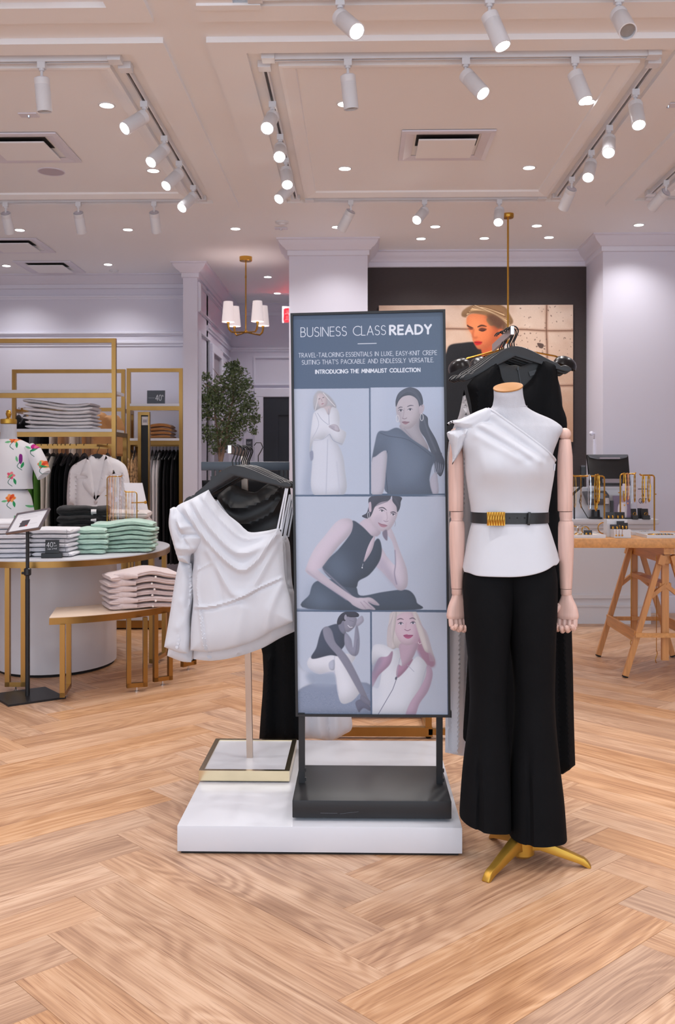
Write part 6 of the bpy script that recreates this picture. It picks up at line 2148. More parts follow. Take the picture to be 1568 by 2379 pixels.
jewel_stand('tall_rod', '', pL0.x, pL1.x, jy - 0.02, ZT_ + 0.013, pL0.z, -1, js_)
pR0, pR1 = at(289, 1143, jy + 0.02), at(318, 1143, jy + 0.02)
jewel_stand('short_rod', '', pR0.x, pR1.x, jy + 0.02, ZT_ + 0.013, pR0.z, 1, js_)
for k, (px, dr_, m, r, nm) in enumerate(((255, 112, m_rose, 0.0026, 'rose gold chunky necklace nearest the upright'), (262, 128, m_rose, 0.0022, 'rose gold link necklace with white stones'), (268, 138, m_goldw, 0.0012, 'fine gold necklace in the middle of the rod'), (274, 146, m_silver, 0.0010, 'fine silver necklace'), (280, 152, m_rose, 0.0010, 'fine rose gold necklace at the rod end'))):
    p = at(px, 1107, jy - 0.02)
    necklace(nm + ' on the tall brass rod', (p.x, jy - 0.02, p.z), dr_ * jy / FPX, 0.012, m, r, 0.006, 'necklaces on the tall rod of the oval table')
for k, (px, dr_, m, r, nm) in enumerate(((293, 88, m_goldw, 0.0020, 'gold necklace with a silver drop'), (300, 100, m_goldw, 0.0012, 'fine gold necklace'), (307, 96, m_rose, 0.0014, 'rose gold pendant necklace'), (313, 92, m_silver, 0.0012, 'silver ring-pendant necklace'))):
    p = at(px, 1143, jy + 0.02)
    necklace(nm + ' on the short brass rod', (p.x, jy + 0.02, p.z), dr_ * jy / FPX, 0.010, m, r, 0.007, 'necklaces on the short rod of the oval table')
for px, py in ((259, 1138), (271, 1160), (283, 1146), (313, 1185)):
    p = at(px, py, jy - 0.03)
    solo('price_tag', MB().box((p.x, jy - 0.032 - 0.002 * (px % 3), p.z), (0.011, 0.0012, 0.034)), m_tag, 'small lilac price tag hanging %s' % {259: 'on the chunky necklace', 271: 'in the middle of the tall rod', 283: 'at the end of the tall rod', 313: 'from the short brass rod'}[px], 'tag', 'price tags of the oval table', smooth=False)
# white board with a brass bar behind the stand
db = thing('display_board', 'white tilted board with a brass peg, behind the necklace stand', 'display board', at(318, 1262, 7.25))
m_board = mat('acrylic_white', (226, 224, 230), 0.3, var=0.01, vscale=10)
P = [at(287, 1122, 7.28), at(330, 1122, 7.32), at(348, 1206, 7.22), at(304, 1205, 7.2)]
mb = MB()
mb.add(P + [p + Vector((0.0, 0.012, 0)) for p in P], [(0, 1, 2, 3), (7, 6, 5, 4), (0, 4, 5, 1), (1, 5, 6, 2), (2, 6, 7, 3), (3, 7, 4, 0)])
part('panel', mb, m_board, db, world=True, smooth=False)
a = at(306, 1168, 7.20)
b = at(338, 1167, 7.20)
part('brass_bar', MB().tube([a, b], 0.005, 8).ball(b, 0.012, 10, 8), m_goldw, db, world=True)
a = at(318, 1200, 7.26)
part('leg', MB().tube([a, (a.x, a.y, ZT_ + 0.004)], 0.008, 8).lathe([(0.05, ZT_ + 0.0005), (0.05, ZT_ + 0.006), (0.01, ZT_ + 0.008)], (a.x, a.y, 0), 20), m_goldw, db, world=True)

# ---- floral dress form standing on the oval table
FY = 7.02
fx = at(20, 1000, FY).x
s = FY / FPX
df = thing('dress_form', 'linen dress form in a white floral top and skirt, on the oval table', 'mannequin', (fx, FY, ZT_))
zz = lambda y: CAMH - (y - HY) * s - ZT_
cf = Canvas(420, 420, (232, 231, 235))
G1, G2, GD = (52, 160, 96), (120, 200, 140), (30, 96, 84)
def leafy(c, L, a, col):
    p = lambda u, v: (c[0] + L * (u * math.cos(a) - v * math.sin(a)), c[1] + L * (u * math.sin(a) + v * math.cos(a)))
    cf.poly([p(0, 0), p(0.35, -0.2), p(0.7, -0.17), p(1, 0), p(0.65, 0.15), p(0.3, 0.13)], col, 0.6)
    cf.line([p(0, 0), p(1, 0)], 1.5, GD, 0.7)
for cx, cy, kind in ((60, 70, 0), (205, 120, 1), (330, 70, 2), (120, 215, 3), (270, 250, 0), (370, 210, 1), (60, 330, 2), (200, 350, 3), (335, 350, 0)):
    if kind == 0:
        for k in range(6): cf.ell((cx + 16 * math.cos(k * 1.05), cy + 14 * math.sin(k * 1.05)), 17, 12, [(240, 130, 60), (250, 160, 96), (228, 92, 50)][k % 3], k * 1.05, 1.2)
        cf.ell((cx, cy), 8, 8, (214, 66, 44), 0, 1)
    elif kind == 1:
        cf.poly([(cx - 24, cy), (cx - 12, cy - 30), (cx + 2, cy - 22), (cx + 14, cy - 32), (cx + 26, cy - 2), (cx + 14, cy + 22), (cx - 10, cy + 22)], (186, 30, 132), 1)
        cf.poly([(cx - 6, cy - 10), (cx + 10, cy - 22), (cx + 14, cy + 8), (cx, cy + 18)], (232, 96, 150), 2)
    elif kind == 2:
        for k in range(5): cf.ell((cx + 14 * math.cos(k * 1.26), cy + 14 * math.sin(k * 1.26)), 14, 10, [(244, 130, 140), (236, 92, 120)][k % 2], k * 1.26, 1.2)
        cf.ell((cx, cy), 7, 7, (250, 200, 90), 0, 1)
    else:
        cf.poly([(cx - 8, cy - 34), (cx + 10, cy - 30), (cx + 12, cy + 14), (cx, cy + 34), (cx - 10, cy + 12)], (132, 40, 130), 1)
    leafy((cx + 18, cy + 20), 46, 0.7 + cx * 0.01, G1)
    leafy((cx - 18, cy + 18), 42, 2.3 + cy * 0.01, G2)
    cf.line([(cx, cy + 16), (cx - 20, cy + 50), (cx + 8, cy + 76)], 4, GD)
m_floral = print_mat('floral_print', cf.image('floral_print'), 0.8, 0.2, obj_map=2.4)
fold8 = lambda z: (lambda t: 0.03 * math.sin(6 * t + z * 9) * max(0, min(1, (0.42 - z) * 3)))
part('torso', MB().rings([ell((0, 0), a, b, b, z, 32, 2.2) for z, a, b in interp_rows([(zz(1185), 0.10, 0.09), (zz(1140), 0.115, 0.09), (zz(1085), 0.145, 0.11), (zz(1045), 0.15, 0.09), (zz(1032), 0.125, 0.07), (zz(1022), 0.07, 0.058), (zz(1005), 0.056, 0.053), (zz(985), 0.055, 0.052)], 26)]), m_linen, df)
part('neck_cap', MB().lathe([(0.054, zz(984)), (0.057, zz(983)), (0.058, zz(978)), (0.056, zz(973)), (0.02, zz(972)), (0.012, zz(969)), (0.017, zz(965)), (0.021, zz(960)), (0.017, zz(957)), (0.019, zz(955.5)), (0.011, zz(952)), (0.001, zz(951.5))], (0, 0, 0), 28), m_goldpaint, df, label='turned gold neck cap with a finial')
tp = interp_rows([(zz(1136), 0.162, 0.125), (zz(1110), 0.158, 0.128), (zz(1080), 0.168, 0.128), (zz(1050), 0.182, 0.108), (zz(1038), 0.172, 0.092), (zz(1030), 0.14, 0.078), (zz(1023), 0.095, 0.068), (zz(1020), 0.074, 0.062)], 26)
part('floral_top', MB().rings([ell((0.004, 0), a, b, b, z, 48, 2.2, fold=lambda t, z=z: 0.02 * math.sin(9 * t + z * 14)) for z, a, b in tp], caps=False), m_floral, df, label='white top with green, pink and orange flowers')
for sd in (1, -1):
    sl = [(sd * 0.135, zz(1040), 0.05, 0.075), (sd * 0.185, zz(1052), 0.055, 0.085), (sd * 0.225, zz(1078), 0.056, 0.088), (sd * 0.255, zz(1104), 0.052, 0.082)]
    rg = []
    for x, z, r1, r2_ in sl:
        d = Vector((sd * 0.66, 0, -0.75))
        u = Vector((0.75, 0, sd * 0.66))
        rg.append([Vector((x, 0, z)) + u * (r1 * math.cos(2 * PI * k / 24)) + Vector((0, 1, 0)) * (r2_ * math.sin(2 * PI * k / 24) * (1 + 0.05 * math.sin(k))) for k in range(24)])
    part('sleeve', MB().rings(rg), m_floral, df)
part('floral_skirt', MB().rings([ell((0.0, 0), a, b, b, z, 56, 2.1, fold=lambda t, z=z: 0.035 * math.sin(8 * t + 1) * max(0, min(1, (0.34 - z) * 4))) for z, a, b in interp_rows([(zz(1139), 0.132, 0.11), (zz(1150), 0.15, 0.13), (zz(1175), 0.17, 0.15), (zz(1205), 0.185, 0.16)], 16)], caps=False), m_floral, df, label='white skirt with flowers')
part('stand_pole', MB().tube([(0, 0, 0.01), (0, 0, zz(1180))], 0.016, 12), m_goldpaint, df)
part('stand_base', MB().lathe([(0.11, 0.0005), (0.11, 0.012), (0.03, 0.02)], (0, 0, 0), 28), m_goldpaint, df)

# ---- brass racks behind
def frame_rack(label, x0, x1, y, zt, rails, shelves, t=0.034, depth=0.36, base=None):
    r = thing('clothing_rack', label, 'rack', ((x0 + x1) / 2, y, 0))
    for x in (x0 + t / 2, x1 - t / 2):
        part('post', MB().span((x - t / 2, y - t / 2, 0), (x + t / 2, y + t / 2, zt)), m_gold, r, world=True, smooth=False)
        zr = max([z for z in shelves if z < 1.8] + [z for z, _ in rails])
        part('rear_post', MB().span((x - t / 2, y + depth - t / 2, 0), (x + t / 2, y + depth + t / 2, zr)), m_gold, r, world=True, smooth=False)
        part('side_bar', MB().span((x - t / 2, y + t / 2, zr - t), (x + t / 2, y + depth - t / 2, zr)), m_gold, r, world=True, smooth=False)
    part('top_bar', MB().span((x0 + t, y - t / 2, zt - t), (x1 - t, y + t / 2, zt)), m_gold, r, world=True, smooth=False)
    for z in shelves:
        part('shelf', MB().span((x0 + t * 0.9, y - t / 2 - 0.004, z), (x1 - t * 0.9, y + depth + t / 2, z + 0.026)), m_white, r, world=True, smooth=False)
        part('shelf_bar', MB().span((x0 + t, y - t / 2, z - t * 1.15), (x1 - t, y + t / 2, z - 0.001)), m_gold, r, world=True, smooth=False)
    for z, yr in rails:
        part('hanging_rail', MB().span((x0 + t, yr - 0.012, z - 0.02), (x1 - t, yr + 0.012, z + 0.02)), m_gold, r, world=True, smooth=False)
    if base:
        part('plinth', MB().span((base[0], y - 0.1, 0.012), (base[1], y + depth, 0.075)), m_gold, r, world=True, smooth=False)
        part('plinth_top', MB().span((base[0] + 0.01, y - 0.09, 0.075), (base[1] - 0.01, y + depth, 0.22)), m_white, r, world=True, smooth=False)
        part('plinth_gap', MB().span((base[0] + 0.02, y - 0.08, 0.0), (base[1] - 0.02, y + depth, 0.012)), m_darkgap, r, world=True, smooth=False)
    return r


YF = 8.4
zy = lambda py, Y: CAMH - (py - HY) * Y / FPX
XF1 = at(270, 900, YF).x
tall_rack = frame_rack('tall brass rack with two white shelves behind the oval table', -3.5, XF1, YF, zy(785, YF), [(zy(1036, YF), YF + 0.12)], [zy(912, YF), zy(1003, YF)], 0.036, 0.4, base=(XF1 - 0.9, at(382, 1450, YF).x))
YU = 10.62
U1 = (at(29, 900, YU).x, at(291, 900, YU).x)
U2 = (at(295, 900, YU).x, at(425, 900, YU).x)
frame_rack('wide brass wall rack against the left wall', U1[0], U1[1], YU, zy(857, YU), [(zy(949, YU), YU + 0.15), (zy(1034, YU), YU + 0.15)], [], 0.04, 0.4)
frame_rack('narrow brass wall rack beside the pilaster', U2[0], U2[1], YU, zy(855, YU), [(zy(1032, YU), YU + 0.13)], [zy(943, YU), zy(1030, YU) + 0.03], 0.04, 0.4)
for nm, px, w in (('short', 397, 0.02), ('end', 415, 0.02)):
    pass
c = at(132, 997, YF)
pile('folded_blouse', 'folded white garment', 'on the tall rack shelf', 'blouse', (c.x, YF + 0.19, zy(1003, YF) + 0.027), 0.58, 0.34, [0.031] * 7, m_cotton, 0.0, 1.5, sag=lambda x: 0.024 * (1 + math.sin(x * 8 - 2.6)), jit=0.015)
c = at(370, 1022, YU)
pile('folded_sweater', 'folded camel brown sweater', 'on the narrow wall rack', 'sweater', (c.x - 0.01, YU + 0.18, zy(1030, YU) + 0.057), 0.26, 0.3, [0.034, 0.036, 0.036, 0.038], m_camel, 0.0, 1.2, sag=lambda x: 0.024 * (1 - (x * 7) ** 2))
cs = Canvas(200, 150, (66, 72, 82))
text(cs, '40', (96, 112), (160, 112), 62, 5, (222, 224, 230), 0.2)
text(cs, '%', (166, 68), (182, 68), 18, 2.4, (222, 224, 230))
cs.line([(16, 82), (84, 82)], 4, (176, 180, 188), 0.7)
a, b = at(339, 938, YU), at(381, 906, YU)
o = thing('price_sign', 'dark grey sign reading 40% on the narrow wall rack shelf', 'sign', (a.x, YU + 0.05, zy(943, YU) + 0.0265))
print_panel('card', (0, 0, 0), (1, 0, 0), (0, 0.06, 1), b.x - a.x, b.z - a.z, 0.004, print_mat('shelf_sign_print', cs.image('shelf_sign_print'), 0.35), o, m_black)
part('foot_bar', MB().span((0.02, -0.01, -0.0005), (0.15, 0.02, 0.005)), m_black, o, smooth=False)
# narrow mirror stand
YM = 9.3
a, b = at(320, 957, YM), at(347, 1240, YM)
mr = thing('floor_mirror', 'narrow brass framed standing mirror with a white label, between the racks', 'mirror', ((a.x + b.x) / 2, YM, 0))
w = b.x - a.x
mb = MB()
mb.span((a.x, YM, 0.04), (a.x + 0.03, YM + 0.05, a.z - 0.03)).span((b.x - 0.012, YM + 0.002, 0.04), (b.x, YM + 0.05, a.z - 0.03)).span((a.x, YM, a.z - 0.03), (b.x, YM + 0.05, a.z)).span((a.x, YM, 0.0), (b.x, YM + 0.05, 0.04))
part('frame', mb, m_gold, mr, world=True, smooth=False)
part('dark_panel', MB().span((a.x + 0.03, YM + 0.02, 0.04), (b.x - 0.012, YM + 0.04, a.z - 0.03)), mat('smoked_glass', (10, 11, 13), 0.5, var=0.1, vscale=2), mr, world=True, smooth=False)
part('paper_label', MB().span((a.x + 0.035, YM + 0.016, zy(987, YM)), (b.x - 0.016, YM + 0.02, zy(967, YM))), MATS['band_white'], mr, world=True, smooth=False)
part('label_print', MB().span((a.x + 0.045, YM + 0.0145, zy(981, YM)), (b.x - 0.026, YM + 0.016, zy(974, YM))), mat('print_grey', (170, 166, 174), 0.6, var=0.2, vscale=90), mr, world=True, smooth=False)


# ---- garments on the rails, seen from their sleeves' side
def side_garment(L, wx, dy, seed, flare=1.0, m=22):
    rg = []
    for i in range(12):
        q = i / 11
        a = wx * 0.62 * (0.35 + 0.65 * min(1, q * 5)) * (1 + 0.25 * (flare - 1) * q)
        d = dy * (0.30 + 0.70 * min(1, (q * 4.5) ** 0.7)) * (1 + (flare - 1) * q * 0.5)
        r = []
        for k in range(m):
            t = 2 * PI * k / m
            f = 1 + 0.22 * math.sin(4 * t + seed) * min(1, q * 2) + 0.10 * math.sin(7 * t + seed * 2 + q * 2)
            r.append(Vector((a * math.cos(t) * f, d * math.sin(t) * (1 + 0.04 * math.sin(seed + q * 6)), -0.075 - q * L)))
        rg.append(r)
    return MB().rings(rg)


def rail_run(rail_label, y, z, items, group):
    """items: (px, length, width_x, half depth, material, label, name, category)"""
    for i, (px, L, wx, dy, m, lab, nm, cat) in enumerate(items):
        x = at(px, 1040, y).x
        add_hanger('hanger of the %s %s' % (lab, rail_label), T(x, y, z - 0.055) @ Rz(PI / 2 + random.uniform(-0.12, 0.12)) @ T(0, 0, 0), 'hangers ' + group)
        mb = side_garment(L, wx, dy, i * 1.7 + L)
        o = part(nm, mb, m)
        M = T(x, y, z - 0.012)
        o.matrix_world = M
        WM[o.name] = M
        tag(o, '%s hanging %s' % (lab, rail_label), cat, group)


m_green = mat('green_cotton', (74, 128, 44), 0.8, bump=0.15, bscale=300, var=0.08, vscale=8)
m_ivory = mat('ivory_cotton', (224, 216, 206), 0.8, bump=0.15, bscale=300, var=0.04, vscale=8)
m_charc = mat('charcoal_knit', (34, 33, 38), 0.85, bump=0.2, bscale=200, var=0.12, vscale=8)
m_leop = mat('animal_print', (206, 160, 118), 0.8, var=0.85, vscale=34)
m_stripe = mat('grey_stripe', (126, 128, 132), 0.8, var=0.6, vscale=60, stretch=(1, 1, 0.06))
zr = zy(1036, YF)
rail_run('on the tall brass rack', YF + 0.12, zr, [
    (62, 0.55, 0.03, 0.2, m_charc, 'charcoal top first from the dress form', 'hanging_blouse', 'top'), (72, 0.6, 0.03, 0.2, m_stripe, 'grey striped top beside the floral sleeve', 'hanging_blouse', 'top'),
    (84, 0.62, 0.05, 0.2, m_green, 'first green dress', 'hanging_dress', 'dress'), (97, 0.60, 0.045, 0.2, m_green, 'second green dress', 'hanging_dress', 'dress'),
    (112, 0.66, 0.04, 0.2, m_ivory, 'first ivory trousers', 'hanging_trousers', 'trousers'), (124, 0.64, 0.04, 0.2, m_ivory, 'second ivory trousers', 'hanging_trousers', 'trousers'),
    (134, 0.8, 0.03, 0.2, m_blackcloth, 'first black dress behind the ivory trousers', 'hanging_dress', 'dress'), (143, 0.8, 0.03, 0.2, m_blackcloth, 'second black dress behind the ivory trousers', 'hanging_dress', 'dress'), (152, 0.82, 0.03, 0.2, m_blackcloth, 'third black dress next to the white blazer', 'hanging_dress', 'dress'),
    (164, 0.8, 0.03, 0.2, m_charc, 'first charcoal dress behind the white blazer', 'hanging_dress', 'dress'), (178, 0.8, 0.03, 0.2, m_blackcloth, 'black dress behind the blazer shoulder', 'hanging_dress', 'dress'), (196, 0.8, 0.03, 0.2, m_charc, 'second charcoal dress behind the white blazer', 'hanging_dress', 'dress'),
    (250, 0.8, 0.03, 0.2, m_charc, 'charcoal dress at the rack post', 'hanging_dress', 'dress')], 'garments on the tall brass rack')
rail_run('on the upper rail of the wide wall rack', YU + 0.15, zy(949, YU), [
    (44, 0.42, 0.05, 0.2, m_charc, 'dark top', 'hanging_blouse', 'top'), (58, 0.42, 0.05, 0.2, m_blackcloth, 'black top', 'hanging_blouse', 'top'), (84, 0.45, 0.05, 0.2, m_stripe, 'grey patterned top', 'hanging_blouse', 'top'), (108, 0.45, 0.05, 0.2, m_blackcloth, 'black blouse', 'hanging_blouse', 'blouse'),
    (128, 0.45, 0.05, 0.2, m_ivory, 'ivory blouse', 'hanging_blouse', 'blouse'), (148, 0.45, 0.05, 0.2, m_camel, 'first camel top', 'hanging_blouse', 'top'), (176, 0.45, 0.06, 0.2, m_ivory, 'second ivory blouse', 'hanging_blouse', 'blouse'), (203, 0.45, 0.05, 0.2, m_camel, 'second camel top', 'hanging_blouse', 'top')], 'garments on the upper wall rail')
rail_run('on the lower rail of the wide wall rack', YU + 0.15, zy(1034, YU), [
    (272, 0.7, 0.03, 0.2, m_blackcloth, 'black blouse', 'hanging_blouse', 'blouse'), (281, 0.7, 0.04, 0.2, m_stripe, 'grey striped dress', 'hanging_dress', 'dress')], 'garments on the lower wall rail')
rail_run('on the narrow wall rack', YU + 0.13, zy(1032, YU), [
    (305, 0.55, 0.05, 0.2, m_leop, 'first animal print blouse', 'hanging_blouse', 'blouse'), (314, 0.55, 0.05, 0.2, m_leop, 'second animal print blouse', 'hanging_blouse', 'blouse'),
    (354, 0.95, 0.035, 0.2, m_cotton, 'first white trousers', 'hanging_trousers', 'trousers'), (363, 0.95, 0.035, 0.2, m_cotton, 'second white trousers', 'hanging_trousers', 'trousers'), (371, 0.95, 0.035, 0.2, m_cotton, 'third white trousers', 'hanging_trousers', 'trousers'),
    (379, 1.15, 0.03, 0.2, m_blackcloth, 'first black dress', 'hanging_dress', 'dress'), (387, 1.2, 0.03, 0.2, m_charc, 'second dark dress', 'hanging_dress', 'dress'), (395, 1.2, 0.035, 0.2, m_blackcloth, 'third black dress', 'hanging_dress', 'dress'), (404, 1.2, 0.035, 0.2, m_charc, 'fourth dark dress', 'hanging_dress', 'dress'), (413, 1.2, 0.04, 0.2, m_blackcloth, 'last black dress beside the pilaster', 'hanging_dress', 'dress')], 'garments on the narrow wall rack')

# camel jacket on the wall rack, facing out
hung('hanging_jacket', 'camel jacket with a black collar lining, hanging on the wide wall rack', 'jacket', [(216, 990), (226, 962), (240, 958), (252, 966), (268, 962), (284, 978), (292, 1010), (296, 1060, 'c'), (212, 1060, 'c'), (212, 1020)], YU - 0.02, mat('camel_wool', (184, 134, 84), 0.8, bump=0.2, bscale=200, sheen=0.2, var=0.05, vscale=8), 0.05, 0.03,
     [([(240, 962), (250, 1000), (246, 1055)], 4, -0.02), ([(252, 968), (272, 1000)], 5, 0.02), ([(232, 962), (222, 1010)], 5, 0.02), ([(280, 985), (284, 1055)], 4, -0.015)], res=0.03)
# white blazer facing out at the end of the tall rack
YZ = 8.2
o = at(226, 1140, YZ)
bz_ = thing('blazer', 'white blazer with wide lapels on a black hanger, facing out', 'blazer', (o.x, YZ, o.z))
F = lambda q: poly_from(at, q, YZ, o)
s = YZ / FPX
bod = [(205, 1062, 'c'), (216, 1056), (228, 1066), (240, 1056), (252, 1060, 'c'), (280, 1072), (296, 1092), (304, 1150), (306, 1230, 'c'), (296, 1260, 'c'), (180, 1262, 'c'), (172, 1180), (160, 1180), (154, 1172, 'c'), (158, 1110), (166, 1085), (185, 1072)]
part('body', inflate(smooth_poly(F(bod), 4), 0.02, 0.06, 0.05, 0.1, [(F(l), w * s, h) for l, w, h in [([(180, 1110), (178, 1250)], 3, -0.02), ([(284, 1100), (282, 1250)], 3, -0.02), ([(226, 1165), (224, 1260)], 2, -0.008), ([(168, 1090), (166, 1170)], 4, 0.015), ([(292, 1100), (296, 1220)], 4, 0.015)]]), m_cotton, bz_)
for pts in ([(207, 1060, 'c'), (214, 1075), (220, 1110), (227, 1162, 'c'), (208, 1142), (196, 1122), (206, 1108, 'c'), (190, 1104, 'c'), (200, 1080)], [(250, 1058, 'c'), (244, 1080), (236, 1120), (227, 1162, 'c'), (246, 1140), (262, 1118), (254, 1104, 'c'), (272, 1100, 'c'), (262, 1078)]):
    mb = inflate(smooth_poly(F(pts), 4), 0.018, 0.012, 0.004, 0.02)
    mb.v = [(x, y - 0.062, z) for x, y, z in mb.v]
    part('lapel', mb, m_cotton, bz_)
p = F([(227, 1166)])[0]
part('button', MB().lathe([(0.014, 0), (0.012, 0.006), (0.001, 0.007)], (0, 0, 0), 14, Rx(PI / 2)), mat('button_beige', (196, 184, 184), 0.4, var=0.1, vscale=50), bz_, M=T(p[0], -0.062, p[1]))
mb = MB()
for x0 in (184, 262):
    a = F([(x0, 1106)])[0]
    mb.box((a[0] + 0.04, -0.056, a[1]), (0.09, 0.012, 0.04))
part('pocket_flap', mb, m_cotton, bz_, smooth=False, bevel=0.004)
add_hanger('black wooden hanger of the white blazer on the tall rack', T(o.x + 0.002, YZ - 0.01, zr - 0.068) @ Matrix.Scale(0.9, 4), 'hanger of the blazer')
part('face_out_arm', MB().bar((o.x + 0.002, YF + 0.12, zr), (o.x + 0.002, YZ - 0.05, zr), 0.014, 0.02), m_gold, tall_rack, world=True, smooth=False)

# ---- olive tree in the hall
TY = 10.75
tx = at(518, 1065, TY).x
tr = thing('potted_tree', 'small leafy olive tree in a pot, standing in the hall opening', 'tree', (tx, TY, 0))
m_bark = mat('bark', (148, 122, 104), 0.85, bump=0.5, bscale=60, var=0.15, vscale=20)
part('pot', MB().lathe([(0.13, 0), (0.17, 0.02), (0.19, 0.34), (0.2, 0.36), (0.18, 0.36), (0.175, 0.32), (0.001, 0.31)], (0, 0, 0), 28), mat('pot_grey', (150, 146, 146), 0.6, var=0.08, vscale=8), tr)
zt = lambda y: zy(y, TY)
xt = lambda x: at(x, 1000, TY).x - tx
trunk = MB().tube([(0.0, 0, 0.3), (xt(512), 0, zt(1150)), (xt(513), 0, zt(1075)), (xt(508), 0.01, zt(1040)), (xt(503), 0.0, zt(990)), (xt(497), 0, zt(940))], [0.03, 0.026, 0.024, 0.016, 0.011, 0.005], 9)
trunk.tube([(xt(513), 0, zt(1072)), (xt(524), -0.02, zt(1030)), (xt(531), -0.03, zt(980)), (xt(541), 0, zt(930)), (xt(545), 0.02, zt(870))], [0.022, 0.015, 0.012, 0.008, 0.003], 8)
ends = []
rt = random.Random(5)
for k in range(26):
    f0 = rt.uniform(0.1, 1)
    b0 = Vector((xt(503) * (1 - f0) + xt(540) * f0, rt.uniform(-0.03, 0.03), zt(rt.uniform(900, 1045))))
    d = Vector((rt.uniform(-1, 1), rt.uniform(-1, 1), rt.uniform(0.1, 1.0))).normalized()
    e1 = b0 + d * rt.uniform(0.15, 0.3)
    trunk.tube([b0, (b0 + e1) / 2 + Vector((0, 0, 0.02)), e1], [0.006, 0.004, 0.002], 5)
    ends.append(e1)
part('trunk', trunk, m_bark, tr)
lv = MB()
blobs = [(520, 905, 40), (548, 880, 36), (545, 858, 22), (490, 915, 30), (478, 875, 14), (475, 960, 20), (500, 945, 34), (560, 920, 34), (580, 945, 24), (570, 975, 26), (595, 972, 14), (535, 960, 40), (520, 1005, 34), (545, 1000, 28), (490, 1010, 24), (500, 1040, 18), (530, 1035, 20), (476, 930, 18), (590, 1000, 12), (575, 890, 16), (475, 995, 14), (548, 846, 12), (528, 848, 10)]
tot = sum(r * r for _, _, r in blobs)
for bx_, by_, r in blobs:
    n = int(5200 * r * r / tot) + 16
    for _ in range(n):
        d = Vector((rt.gauss(0, 1), rt.gauss(0, 1), rt.gauss(0, 1))).normalized() * (r * TY / FPX) * rt.random() ** 0.45
        c = Vector((xt(bx_) + d.x, max(-0.3, min(0.3, d.y * 1.2)), zt(by_) + d.z))
        a = Vector((rt.gauss(0, 1), rt.gauss(0, 1), rt.gauss(0, 0.7))).normalized()
        s_ = a.cross(Vector((rt.gauss(0, 1), rt.gauss(0, 1), rt.gauss(0, 1)))).normalized()
        L, W = rt.uniform(0.026, 0.042), rt.uniform(0.008, 0.0125)
        up = a.cross(s_) * 0.004
        lv.add([c - a * L / 2, c + s_ * W - up * 0 + up, c + a * L / 2, c - s_ * W + up, c], [(0, 1, 4), (1, 2, 4), (2, 3, 4), (3, 0, 4)])
m_leaf = mat('olive_leaf', (98, 114, 76), 0.55, var=0.35, vscale=12)
lo_ = part('foliage', lv, m_leaf, tr, smooth=False)
lo_['kind'] = 'stuff'

# ---- small brass chandelier of the hall
CY = 10.3
cp_ = onz(571, 597, CE)
CY = cp_.y
zc = lambda y: zy(y, CY)
ch = thing('chandelier', 'small brass chandelier with four white shades before the hall', 'chandelier', (cp_.x, CY, CE))
L = lambda y: zc(y) - CE
part('canopy', MB().lathe([(0.066, 0), (0.066, L(605)), (0.06, L(606)), (0.001, L(606))], (0, 0, 0), 24), m_goldw, ch)
part('rod', MB().tube([(0, 0, L(603)), (0, 0, L(771))], 0.0075, 10).tube([(0, 0, L(640)), (0, 0, L(645))], 0.01, 10), m_goldw, ch)
part('hub', MB().ball((0, 0, L(770)), (0.02, 0.02, 0.018), 14, 10), m_goldw, ch)
m_shade = mat('lit_shade', (244, 232, 232), 0.7, emit=0.35, var=0.03, vscale=8)
for k in range(4):
    a = math.radians(40 + 90 * k)
    dx, dy = math.cos(a), math.sin(a)
    R_ = 0.215
    pt = lambda q, y: (dx * q, dy * q, L(y))
    ar = part('arm', MB().tube([pt(0, 771), pt(0.1, 773), pt(0.175, 774), pt(0.205, 768), pt(R_, 760), pt(R_, 752)], [0.008, 0.008, 0.009, 0.011, 0.011, 0.011], 8).lathe([(0.014, L(756)), (0.016, L(752)), (0.012, L(748))], (dx * R_, dy * R_, 0), 12), m_goldw, ch)
    part('shade', MB().lathe([(0.066, L(752)), (0.048, L(705)), (0.046, L(705)), (0.064, L(752))], (dx * R_, dy * R_, 0), 24), m_shade, ar)
    ld = bpy.data.lights.new('shade_bulb', 'POINT')
    ld.energy = 1.2
    ld.color = (1.0, 0.86, 0.78)
    ld.shadow_soft_size = 0.03
    lo = bpy.data.objects.new('shade_bulb', ld)
    COL.objects.link(lo)
    lo.location = (cp_.x + dx * R_, CY + dy * R_, zc(730))
# ---- exit sign and door plate in the hall
EY = 12.4
a = at(661, 747, EY)
ex = thing('exit_sign', 'red lit EXIT sign hanging from the hall ceiling beside the column', 'sign', (a.x, EY, CE))
m_red = mat('exit_red', (255, 16, 24), 0.4, emit=5.0)
zb, zt2 = zy(744, EY) - CE, zy(717, EY) - CE
part('mount', MB().box((0.17, 0.0, -0.006), (0.42, 0.09, 0.012)).box((0.17, 0, zt2 / 2 + 0.01), (0.02, 0.02, -zt2 - 0.02)), m_whitemetal, ex, smooth=False)
part('plate', MB().span((-0.03, 0.004, zb - 0.03), (0.42, 0.02, zt2 + 0.03)), mat('exit_plate', (220, 214, 222), 0.3, var=0.02, vscale=9), ex, smooth=False)
x = 0.0
hgt = zt2 - zb
for chh in 'EXIT':
    w, st = GL[chh]
    mb = MB()
    for q in st:
        for i in range(len(q) - 1):
            mb.bar((x + q[i][0] * hgt * 0.75, 0, zb + (1 - q[i][1]) * hgt), (x + q[i + 1][0] * hgt * 0.75, 0, zb + (1 - q[i + 1][1]) * hgt), 0.006, 0.024, up=(0, 1, 0)) if False else mb.tube([(x + q[i][0] * hgt * 0.75, 0, zb + (1 - q[i][1]) * hgt), (x + q[i + 1][0] * hgt * 0.75, 0, zb + (1 - q[i + 1][1]) * hgt)], 0.014, 8)
    part('letter', mb, m_red, ex)
    x += (w * 0.75 + 0.3) * hgt
pz = YH - 0.004
